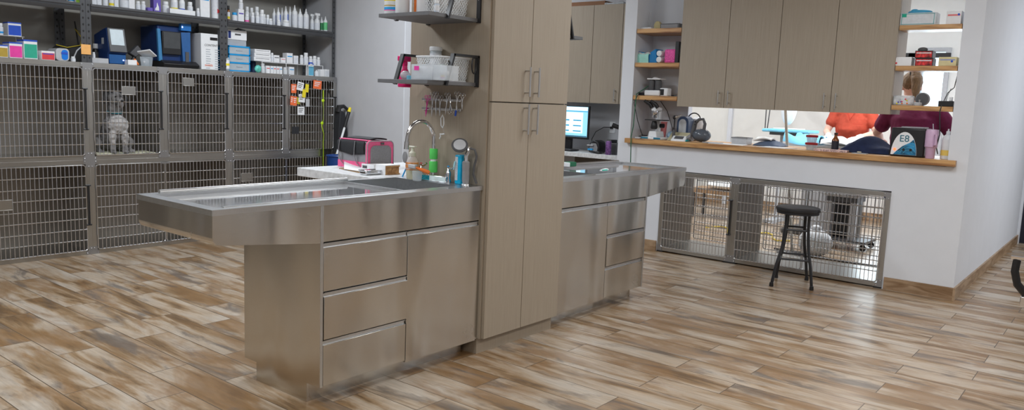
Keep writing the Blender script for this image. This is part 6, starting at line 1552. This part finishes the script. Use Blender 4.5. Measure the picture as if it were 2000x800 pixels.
y1, y0 = L_(1429, 6.66), L_(1459, 6.66)
r = thing('tissue_box', (6.72, (y0+y1)/2, ZL2), 'silver-grey low box on the counter under the second cupboard door', 'box')
hh_ = hv(259, 273, 6.66, 1444)
MB().box(6.66, 6.78, y0, y1, ZL2, ZL2+hh_).build('box_body', M_lgrey, r, bev=.003)
MB().box(6.655, 6.785, y0-.004, y1+.004, ZL2+hh_-.010, ZL2+hh_).build('lid', M_grey, r, bev=.001)
def flat(us, z, th, m, name, label, cat='paper'):
    q = [P_(u, v, z) for u, v in us]
    return tag(MB().prism([(p.x, p.y) for p in q], 'z', z, z+th).build(name, m), label, cat)
def slab(u0, u1, x0, x1, z, th, m, name, label, cat='paper', skew=0.):
    a, b = L_(u1, x0), L_(u0, x0)
    return tag(MB().prism([(x0, a), (x1, a+skew), (x1, b+skew), (x0, b)], 'z', z, z+th).build(name, m), label, cat)
slab(1384, 1452, 6.47, 6.66, ZL2, .003, M_paper, 'paper_stack', 'white papers lying under the second cupboard door, left of the slate pouch', skew=.03)
slab(1478, 1534, 6.46, 6.65, ZL2, .003, M_paper, 'paper_sheet', 'white paper sheet in front of the slate blue pouch', skew=-.04)
slab(1372, 1404, 6.50, 6.60, ZL2+.0035, .006, M_lgrey, 'notepad', 'thin grey pad with a teal pen right of the hand vacuum', 'notepad')
slab(1590, 1655, 6.47, 6.60, ZL2, .016, mat('speckled_packet', (.55, .38, .36), .6, 0, .7, 90), 'snack_packet', 'long flat red and white speckled packet in front of the brown bottle', 'packet', .02)
slab(1664, 1692, 6.47, 6.54, ZL2, .004, M_lgrey, 'card_sheet', 'small grey card in front of the navy cloth', 'card')
tag(MB().tube([(6.5+.012*math.cos(t), L_(1679, 6.5)+.012*math.sin(t), ZL2+.012) for t in [k*PI/6 for k in range(12)]], .005, 8, closed=True).build('tape_roll', C('beige_tape', .6, .55, .42)), 'tiny beige tape roll on the grey card', 'tape')
# hand vacuum
Xv = 6.56; yv = L_(1360, Xv)
r = thing('hand_vacuum', (Xv, yv, ZL2), 'grey and black cordless hand vacuum with a teal nozzle edge', 'vacuum')
def YV(u): return yA(u, Xv, 1.1)
def ZV(v): return zA(v, Xv, yv)
b = MB(); y_a, y_b = YV(1383), YV(1352); zc = (ZV(267)+ZV(243))/2
b.ell((Xv+.03, (y_a+y_b)/2, ZL2+.062), .065, abs(y_b-y_a)/2+.01, .060, 22, 14); b.build('dust_bowl', mat('smoky_bowl', (.10, .115, .14), .15), r)
b = MB(); b.loft([((Xv+.03, YV(1350), ZL2+.045), (.05, 0, 0), (0, 0, .04)), ((Xv+.02, YV(1344), ZL2+.03), (.05, 0, 0), (0, 0, .026)), ((Xv+.0, YV(1337), ZL2+.016), (.045, 0, 0), (0, 0, .014))], 16); b.build('nozzle', M_grey, r)
MB().box(Xv-.05, Xv+.045, YV(1347), YV(1330), ZL2+.002, ZL2+.012).build('teal_edge', M_teal, r, bev=.003)
MB().tube([(Xv+.02, YV(1350), ZL2+.055), (Xv+.015, YV(1355), ZV(240)), (Xv+.015, YV(1362), ZV(233)), (Xv+.015, YV(1370), ZV(232)), (Xv+.015, YV(1374), ZV(241)), (Xv+.02, YV(1372), ZL2+.10)], .014, 12, rr=[.022, .020, .013, .012, .014, .016]).build('grip', M_dgrey, r)
for v in (237.5, 243): MB().lathe([(.007, -.003), (.006, .003)], (Xv-.006, YV(1357), ZV(v)), 10, 'x').build('button', M_black, r)
# blue arch lamp + ring handle
Xl = 6.68; ya, yb = yA(1343, Xl, 1.1), yA(1321, Xl, 1.1); zt = zA(227, Xl, (ya+yb)/2)
r = thing('arched_device', (Xl, (ya+yb)/2, ZL2), 'navy arched device with a grey front panel behind the white meter', 'device')
def archp(a, b, z0, z1): c = (a+b)/2; R = (b-a)/2; return [(a, z0), (b, z0)]+[(c+R*math.cos(t), z1-R+R*math.sin(t)) for t in [k*PI/12 for k in range(13)]]
MB().prism(archp(ya, yb, ZL2, zt), 'x', Xl, Xl+.12).build('casing', C('slate_navy', .03, .055, .12, .4), r, bev=.004)
MB().prism(archp(ya+.02, yb-.02, ZL2, zt-.025), 'x', Xl-.002, Xl+.001).build('front_panel', M_lgrey, r)
y2 = yA(1352, Xl+.1, 1.1)
r = thing('rounded_device', (Xl+.14, y2, ZL2), 'rounded white device with a black ring handle behind the hand vacuum', 'device')
zt2 = zA(228, Xl+.14, y2)
MB().lathe([(.07, 0), (.085, .01), (.085, (zt2-ZL2)*.6), (.06, (zt2-ZL2)*.9), (.02, zt2-ZL2)], (Xl+.20, y2, ZL2), 24).build('device_body', M_white, r)
MB().tube([(Xl+.14, y2+.01+.065*math.cos(t), zt2-.03+.065*math.sin(t)) for t in [k*PI/10 for k in range(0, 11)]], .006, 8).build('ring_handle', M_dgrey, r)
# otoscope
Xo = 6.60; yo = yA(1316, Xo, 1.1)
r = thing('otoscope', (Xo, yo, ZL2), 'black and chrome otoscope standing upright beside the navy arched device', 'otoscope')
MB().lathe([(.014, 0), (.015, .004), (.013, .09), (.009, .10)], (Xo, yo, ZL2), 14).build('handle', M_dgrey, r)
zt = zA(226, Xo, yo)
MB().tube([(Xo, yo, ZL2+.10), (Xo, yo, zt-.03)], .006, 10).ell((Xo, yo+.004, zt-.015), .014, .016, .02, 14, 10).build('head', M_blackm, r)
MB().cyl((Xo, yo-.01, zt-.012), (Xo-.01, yo-.075, zt+.012), .010, 12, .003).build('ear_tip', M_chrome, r)
# white handheld meter, beige folder
Xm = 6.49; ya, yb = yA(1337, Xm, 1.07), yA(1309, Xm, 1.07); ym = (ya+yb)/2
r = thing('handheld_meter', (Xm, ym, ZL2), 'white handheld meter with a dark screen propped at the counter edge', 'meter')
Mx = Matrix.Translation((Xm+.01, ym, ZL2+.004))@Matrix.Rotation(-.75, 4, 'Y')
ww = (yb-ya)/2
MB().box(-.0, .022, -ww, ww, 0, .075, Matrix.Translation((Xm+.0, ym, ZL2+.004))@Matrix.Rotation(.9, 4, 'Y')).build('meter_body', M_white, r, bev=.009)
MB().box(-.0012, .0005, -ww*.62, ww*.62, .024, .064, Matrix.Translation((Xm+.0, ym, ZL2+.004))@Matrix.Rotation(.9, 4, 'Y')).build('screen', M_dgrey, r)
Xk = 6.57; ya, yb = yA(1338, Xk, 1.08), yA(1303, Xk, 1.08)
tag(MB().prism([(Xk, ZL2), (Xk+.10, ZL2+.075), (Xk+.104, ZL2+.072), (Xk+.09, ZL2)], 'y', ya, yb).build('document_wedge', C('beige_folder', .50, .46, .30, .7)), 'beige folded stand behind the white handheld meter', 'stand')
# microscope
Xi = 6.54
def YI(u): return yA(u, Xi, 1.2)
yi = YI(1279)
def ZI(v): return zA(v, Xi, yi)
r = thing('microscope', (Xi, yi, ZL2), 'black and white binocular microscope on the counter under the niche shelves', 'microscope')
MB().box(Xi-.075, Xi+.11, YI(1299), YI(1261), ZL2, ZL2+.022).build('base', M_white, r, bev=.006)
MB().prism([(YI(1289), ZL2+.022), (YI(1272), ZL2+.022), (YI(1274), ZI(256)), (YI(1287), ZI(256))], 'x', Xi-.05, Xi+.10).build('base_block', M_white, r, bev=.005)
for a, b_ in ((1299, 1286), (1275, 1262)): MB().box(Xi-.078, Xi-.074, YI(a), YI(b_), ZL2+.006, ZL2+.02).build('blue_trim', C('petrol_trim', .01, .17, .28, .4), r)
MB().box(Xi+.05, Xi+.09, yi-.022, yi+.022, ZL2+.02, ZI(215)).build('arm', M_white, r, bev=.01)
MB().box(Xi-.06, Xi+.05, YI(1302), YI(1265), ZI(235), ZI(233)).build('stage', M_black, r, bev=.002)
MB().lathe([(.025, ZI(252)-ZL2), (.032, ZI(249)-ZL2), (.028, ZI(243)-ZL2), (.02, ZI(236)-ZL2)], (Xi-.01, yi, ZL2), 18).build('condenser', M_black, r)
for s in (-1, 1): MB().cyl((Xi+.07, yi+s*.022, ZI(245)), (Xi+.07, yi+s*.06, ZI(245)), .02, 16).build('focus_knob', M_black, r)
MB().lathe([(.022, ZI(224)-ZL2), (.03, ZI(220)-ZL2), (.028, ZI(216)-ZL2)], (Xi-.01, yi, ZL2), 18).build('nosepiece', M_chrome, r)
for k in range(3):
    t = k*2.1+.5; MB().cyl((Xi-.01+.012*math.cos(t), yi+.014*math.sin(t), ZI(223)), (Xi-.01+.02*math.cos(t), yi+.024*math.sin(t), ZI(230)), .009, 12, .006).build('objective', M_chrome, r)
MB().box(Xi-.035, Xi+.08, yi-.03, yi+.03, ZI(217), ZI(209)).build('head_block', M_white, r, bev=.01)
for s, u0, u1 in ((1, 1272, 1263), (-1, 1283, 1275)):
    MB().tube([(Xi-.03, YI(u0+3), ZI(210)), (Xi-.045, YI(u0), ZI(204)), (Xi-.065, YI(u1), ZI(197))], .015, 12, rr=[.019, .018, .014]).build('eyepiece', M_black, r)
tag(MB().box(Xi-.10, Xi-.02, YI(1262)+.002, YI(1252), ZL2, ZL2+.014).build('white_adapter', M_lgrey, bev=.004), 'flat pale adapter left of the microscope base', 'adapter')
tag(MB().tube([(Xi-.02+.03*math.sin(k*1.3), YI(1258)-.01+.035*math.cos(k*1.7), ZL2+.006+.004*k) for k in range(8)], .004, 6).build('cable_tangle', M_black), 'tangle of black cable between the adapter and the microscope', 'cable')
yk = YI(1296); Xq = 6.70
r = thing('specimen_cup', (Xq, yk, ZL2), 'translucent red specimen cup standing behind the microscope', 'cup')
yk = yA(1297, Xq, 1.2)
MB().lathe([(.022, 0), (.024, .004), (.032, .16)], (Xq, yk, ZL2), 18).build('cup_body', mat('translucent_red', (.85, .22, .22), .3, 0, .05, 20, 0, alpha=.7), r)
MB().lathe([(.034, .158), (.034, .165)], (Xq, yk, ZL2), 18).build('rim', C('coral', .85, .25, .25), r)
r.location = (Xq, yk, ZL2)
for ch in r.children: ch.location = (0, 0, 0); 
for ch in r.children:
    for v in ch.data.vertices: v.co.y += (YI(1296)-yk)
yk2 = yA(1308, 6.68, 1.08)
tag(MB().ell((6.70, yk2, ZL2+.04), .05, .035, .04, 14, 10).build('blue_bag', C('pale_blue_bag', .35, .52, .68, .4, noise=.3, bump=.6)), 'crumpled pale blue bag behind the otoscope', 'bag')

# ------------------------------------------------------------------ niche shelves, left of the cupboards
def nshelf(zs, u0, u1, v0, v1, X): a, b = yA(u1, X, zs+.05), yA(u0, X, zs+.05); return a, b, zA(v0, X, (a+b)/2)-zA(v1, X, (a+b)/2)
S1, S2, S3 = 1.4375, 1.7405, 2.0505
# lowest shelf: second microscope head, webcam box
a, b, h = nshelf(S1, 1262, 1292, 150, 187, 6.60); yc = (a+b)/2
r = thing('binocular_viewer', (6.64, yc, S1), 'grey and white microscope head with cables on the lowest niche shelf', 'microscope')
MB().box(6.56, 6.72, a, b, S1, S1+h*.3).build('base', M_white, r, bev=.012)
for s in (-1, 1): MB().lathe([(.026, h*.3), (.032, h*.4), (.032, h*.8), (.022, h*.86)], (6.62, yc+s*.034, S1), 16).build('barrel', M_dgrey, r)
MB().box(6.58, 6.70, yc-.07, yc+.07, S1+h*.86, S1+h*.93).lathe([(.035, h*.93), (.015, h)], (6.62, yc, S1), 14).build('bridge', M_white, r, bev=.004)
MB().box(6.74, 6.76, b-.03, b+.035, S1+h*.5, S1+h).build('rear_plate', M_grey, r, bev=.003)
a, b, h = nshelf(S1, 1288, 1304, 171, 187, 6.58)
r = thing('webcam', (6.6, (a+b)/2, S1), 'small white camera with a black face on the lowest niche shelf', 'camera')
MB().box(6.58, 6.66, a, b, S1, S1+h).build('casing', M_white, r, bev=.01)
MB().box(6.578, 6.581, a+(b-a)*.45, b-.004, S1+.01, S1+h-.01).build('black_face', M_black, r, bev=.001)
tag(MB().box(6.60, 6.66, yA(1258, 6.6, 1.45), yA(1246, 6.6, 1.45), S1, S1+.03).build('power_block', M_black, bev=.006), 'black power block at the left end of the lowest niche shelf', 'adapter')
tag(MB().box(6.58, 6.62, yA(1319, 6.6, 1.45), yA(1313, 6.6, 1.45), S1, S1+.014).build('black_puck', M_black, bev=.003), 'tiny black block at the right end of the lowest niche shelf', 'block')
# middle shelf
a, b, h = nshelf(S2, 1240, 1281, 93, 121, 6.53)
r = thing('blue_caddy', (6.6, (a+b)/2, S2), 'bright blue fabric caddy on the middle niche shelf', 'caddy')
g = MB(); g.prism([(a, S2), (b, S2), (b, S2+h*.85), (a+(b-a)*.45, S2+h*.65), (a+.02, S2+h)], 'x', 6.555, 6.70); g.build('caddy_body', C('caddy_blue', .01, .20, .50, .6), r, bev=.006)
tag(MB().sheet(14, 14, lambda p, q: (6.547-.012*q+.05*max(0, q-.7), a+(b-a)*(.38+.62*p), S2+.006+h*.66*q+.003*math.sin(12*q)), .006).build('mint_cloth', M_mint), 'folded mint green cloth hanging over the front of the blue caddy', 'cloth')
tag(MB().sheet(14, 8, lambda p, q: (6.545+.05*q, a+(b-a)*(.32+.6*p), S2+h*.70+.008*math.sin(9*p)), .012).build('grey_cloth', C('grey_cloth', .5, .5, .5, .9)), 'folded grey cloth on top of the mint cloth', 'cloth')
for k in range(2):
    yy = yA(1289.5, 6.58, 1.78)
    tag(MB().lathe([(.012, -.02), (.026, -.018), (.028, 0), (.028, .07), (.012, .072)], (6.57, yy, S2+.032+.056*k), 18, 'x').build('gauze_roll', M_white), ['lower', 'upper'][k]+' white gauze roll between the blue caddy and the pink pouch', 'roll', 'white gauze rolls')
a, b, h = nshelf(S2, 1296, 1318, 93, 120, 6.54)
r = thing('pink_pouch', (6.58, (a+b)/2, S2), 'bright pink patterned zipped pouch on the middle niche shelf', 'pouch')
MB().box(6.55, 6.66, a, b, S2, S2+h).build('pouch_body', mat('pink_pattern', (.85, .10, .38), .6, 0, .35, 120), r, bev=.014)
MB().box(6.60, 6.612, a+.01, b-.01, S2+h, S2+h+.003).build('zipper', M_grey, r)
a, b, h = nshelf(S2, 1318.5, 1326, 79, 121, 6.56)
tag(MB().box(6.55, 6.70, a, b, S2, S2+h).build('black_binder', M_black, bev=.004), 'upright black binder at the right end of the middle niche shelf', 'binder')
# top shelf
a, b, h = nshelf(S3, 1252, 1274, 48, 55, 6.58); yc = (a+b)/2
r = thing('wifi_router', (6.62, yc, S3), 'flat white router with a thin antenna on the top niche shelf', 'router')
MB().box(6.56, 6.68, a, b, S3, S3+.02).build('casing', M_white, r, bev=.008)
for dy_ in (.0, .022): MB().cyl((6.66, yc+dy_, S3+.018), (6.665, yc+dy_+.004, S3+.17), .003, 8, .0015).build('antenna', M_lgrey, r)
a, b, h = nshelf(S3, 1275.5, 1291, 36, 54, 6.66); yc = (a+b)/2
tag(MB().prism([(a, S3), (b, S3)]+[((a+b)/2+(b-a)/2*math.cos(t)*.8, S3+h*.5+h*.5*math.sin(t)) for t in [k*PI/8 for k in range(9)]], 'x', 6.66, 6.70).build('beige_folder', C('straw_card', .55, .47, .25, .7), bev=.004), 'rounded straw-coloured card block on the top niche shelf', 'block')
a, b, h = nshelf(S3, 1288.5, 1327, 44, 54.5, 6.56)
r = thing('network_switch', (6.62, (a+b)/2, S3), 'long dark grey box on the top niche shelf', 'box')
MB().box(6.57, 6.68, a, b-.0, S3, S3+h).build('casing', M_dgrey, r, bev=.004)
MB().box(6.5685, 6.5705, a+.02, b-.01, S3+.008, S3+h-.008).build('front_panel', M_grey, r)
# green cable
def YC_(u, X): return yA(u, X, 1.3)
tag(MB().tube([(6.62, yA(1266, 6.62, 1.5), 1.53), (6.58, yA(1255, 6.55, 1.48), 1.50), (6.47, yA(1243, 6.47, 1.44), 1.45), (6.465, yA(1240, 6.465, 1.3), 1.30), (6.46, yA(1237, 6.46, 1.15), 1.15), (6.425, yA(1233, 6.43, 1.04), 1.05), (6.43, yA(1232, 6.43, .9), .90), (6.45, yA(1231, 6.45, .7), .70)], .0045, 6).build('green_cable', C('green_cable', .03, .13, .07)), 'dark green cable hanging from the lowest niche shelf down over the counter edge', 'cable')
tag(MB().tube([(6.475, yA(1246, 6.48, 1.4), 1.44), (6.465, yA(1240, 6.48, 1.38), 1.37), (6.475, yA(1246, 6.48, 1.2), 1.2), (6.52, yA(1252, 6.52, 1.1), 1.10), (6.54, yA(1256, 6.54, 1.06), 1.055)], .0035, 6).build('black_cable', M_black), 'thin black cable looping from the niche shelf to the adapter', 'cable')
tag(MB().tube([(6.80, yA(1290, 6.8, 1.4), 1.395), (6.80, yA(1302, 6.8, 1.2), 1.30), (6.80, yA(1314, 6.8, 1.2), 1.14), (6.78, yA(1320, 6.8, 1.2), 1.04)], .0035, 6).build('grey_cable', M_dgrey), 'grey cable running down the niche wall to the otoscope', 'cable')

# ------------------------------------------------------------------ right shelves
T1, T2, T3 = 1.4235, 1.7185, 2.0185
def rs(zs, u0, u1, v0, v1, X=6.51): a, b = yA(u1, X, zs+.03), yA(u0, X, zs+.03); return a, b, zA(v0, X, (a+b)/2)-zA(v1, X, (a+b)/2)
def gbox(zs, u0, u1, v0, v1, label, body, face=None, stripe=None, X=6.51, dep=.11, dz=0, group=None, mark=None):
    a, b, h = rs(zs, u0, u1, v0, v1, X)
    c = carton(X, X+dep, a, b, zs+dz, zs+dz+h, label, body=body, face=face, stripe=stripe, fx=True, group=group)
    if mark: MB().lathe([(.008, -.0018), (.008, 0)], (X, b-(b-a)*mark[0], zs+dz+h*mark[1]), 14, 'x').build('round_logo', mark[2], c)
    return a, b, h
a, b, h = gbox(T3, 1757, 1828, 22, 46, 'large pale glove box with a teal frame on the top right shelf', C('pale_box', .66, .71, .74), C('pale_print', .70, .74, .78), dep=.13)
c_ = bpy.data.objects[[o.name for o in bpy.data.objects if o.get('label', '').startswith('large pale glove box')][0]]
MB().box(6.508, 6.509, b-.045, b-.012, T3+h*.66, T3+h*.96).build('green_logo', C('logo_green', .0, .38, .24), c_)
g = MB()
for z in (.06, .90): g.box(6.5078, 6.509, a+.01, b-.01, T3+h*z, T3+h*(z+.04))
for y in (a+.012, b-.016): g.box(6.5078, 6.509, y, y+.004, T3+h*.06, T3+h*.94)
g.build('teal_frame', C('frame_teal', .12, .42, .42), c_)
MB().box(6.508, 6.509, a+.07, b-.03, T3+h*.5, T3+h*.56).box(6.508, 6.509, a+.1, b-.03, T3+h*.38, T3+h*.43).build('printed_line', M_lab, c_)
tag(MB().ell((6.565, (a+b)/2+.0, T3+h+.008), .04, .085, .020, 18, 10).ell((6.56, (a+b)/2+.035, T3+h+.016), .03, .03, .018).build('blue_glove', C('glove_blue', .06, .36, .58, .5, bump=.5)), 'blue glove sticking up out of the large glove box', 'glove')
gbox(T3, 1848, 1877, 20, 46, 'small white glove box with red print on the top right shelf', M_paper, M_paper, C('soft_red', .8, .2, .2), X=6.515, mark=(.82, .72, M_blue))
gbox(T2, 1746.5, 1780, 110, 127, 'white glove box with a red and blue foot on the middle right shelf', M_paper, M_paper, mark=(.12, .3, M_red))
M_rb = mat('red_black_print', (.55, .03, .03), .5, 0, .75, 50)
a, b, h = gbox(T2, 1787, 1822, 113, 128, 'lower of two stacked red and black glove boxes', M_black, M_rb, M_paper, group='stacked red and black glove boxes')
a2, b2, h2 = gbox(T2, 1785.5, 1820, 98, 112.5, 'upper of two stacked red and black glove boxes', M_black, M_rb, M_paper, dz=h+.001, group='stacked red and black glove boxes')
tag(MB().ell((6.56, (a2+b2)/2+.02, T2+h+h2+.012), .02, .035, .018, 14, 8).build('black_glove', M_dgrey), 'black glove tuft sticking out of the upper red and black box', 'glove')
gbox(T2, 1833, 1868, 112, 129.5, 'pale yellow glove box on the middle right shelf', C('pale_yellow_card', .70, .62, .35), C('pale_yellow_card', .70, .62, .35), C('soft_blue', .25, .3, .6), mark=(.75, .5, M_blue))
# lowest right shelf
a, b, h = rs(T1, 1743, 1783, 187, 206)
r = thing('supply_bag', (6.54, (a+b)/2, T1), 'clear bag of small coloured parts on the lowest right shelf', 'bag')
MB().box(6.52, 6.57, a, b, T1, T1+h).build('bag_film', M_foil, r, bev=.012)
g = [M_red, M_yellow, M_purple, M_orange]
for k in range(8): MB().ell((6.517, a+(b-a)*(.2+.6*random.random()), T1+.01+h*.6*random.random()), .003, .006, .006, 8, 6).build('coloured_part', g[k % 4], r)
a, b, h = rs(T1, 1784, 1806, 187, 208); yc = (a+b)/2
r = thing('dial_gauge', (6.56, yc, T1), 'round grey dial with a chrome knob on the lowest right shelf', 'gauge')
MB().lathe([(.045, -.012), (.05, -.008), (.05, .012)], (6.58, yc-.008, T1+.05), 26, 'x').build('dial', M_grey, r)
MB().lathe([(.043, -.014), (.04, -.013)], (6.58, yc-.008, T1+.05), 26, 'x').build('dial_face', M_dgrey, r)
MB().lathe([(.028, 0), (.03, .003), (.03, .022), (.02, .025)], (6.53, yc+.012, T1), 18).build('base', M_lgrey, r)
MB().lathe([(.006, .025), (.008, .045)], (6.53, yc, T1), 12).build('knob', M_chrome, r)
a, b, h = rs(T1, 1832, 1861, 199, 210)
r = thing('power_box', (6.55, (a+b)/2, T1), 'black power box with cables at the right end of the lowest right shelf', 'adapter')
MB().box(6.52, 6.60, a, b, T1, T1+h).build('casing', M_black, r, bev=.004)
MB().box(6.53, 6.56, a+.01, a+.03, T1+h, T1+h+.03).build('white_plug', M_white, r, bev=.003)
tag(MB().tube([(6.56, (a+b)/2+.02, T1+h), (6.56, (a+b)/2+.0, T1+h+.06), (6.56, a+.01, T1+h+.10), (6.56, a+.0, T1+h+.18)], .003, 6).build('black_cable', M_black), 'black cable rising from the power box on the lowest right shelf', 'cable')
tag(MB().tube([(6.50, (a+b)/2+.02, T1+.01), (6.485, (a+b)/2+.025, T1-.04), (6.49, (a+b)/2+.01, 1.22), (6.53, (a+b)/2+.03, 1.12), (6.60, (a+b)/2+.03, 1.07)], .004, 6).build('black_cable', M_black), 'black cable hanging below the lowest right shelf beside the tumbler', 'cable')
a = yA(1866, 6.60, 1.6)
r = thing('paper_notice', (6.62, 1.125, 1.55), 'white curled paper hanging on the jamb above the power box', 'paper')
MB().box(6.55, 6.62, 1.112, 1.122, 1.56, 1.68).build('paper_sheet', M_paper, r)
tag(MB().tube([(6.66, 1.2, T1), (6.66, 1.19, 1.5), (6.66, 1.17, 1.56)], .002, 5).build('thin_wire', M_dgrey), 'thin wire standing up from the back of the lowest right shelf', 'wire')
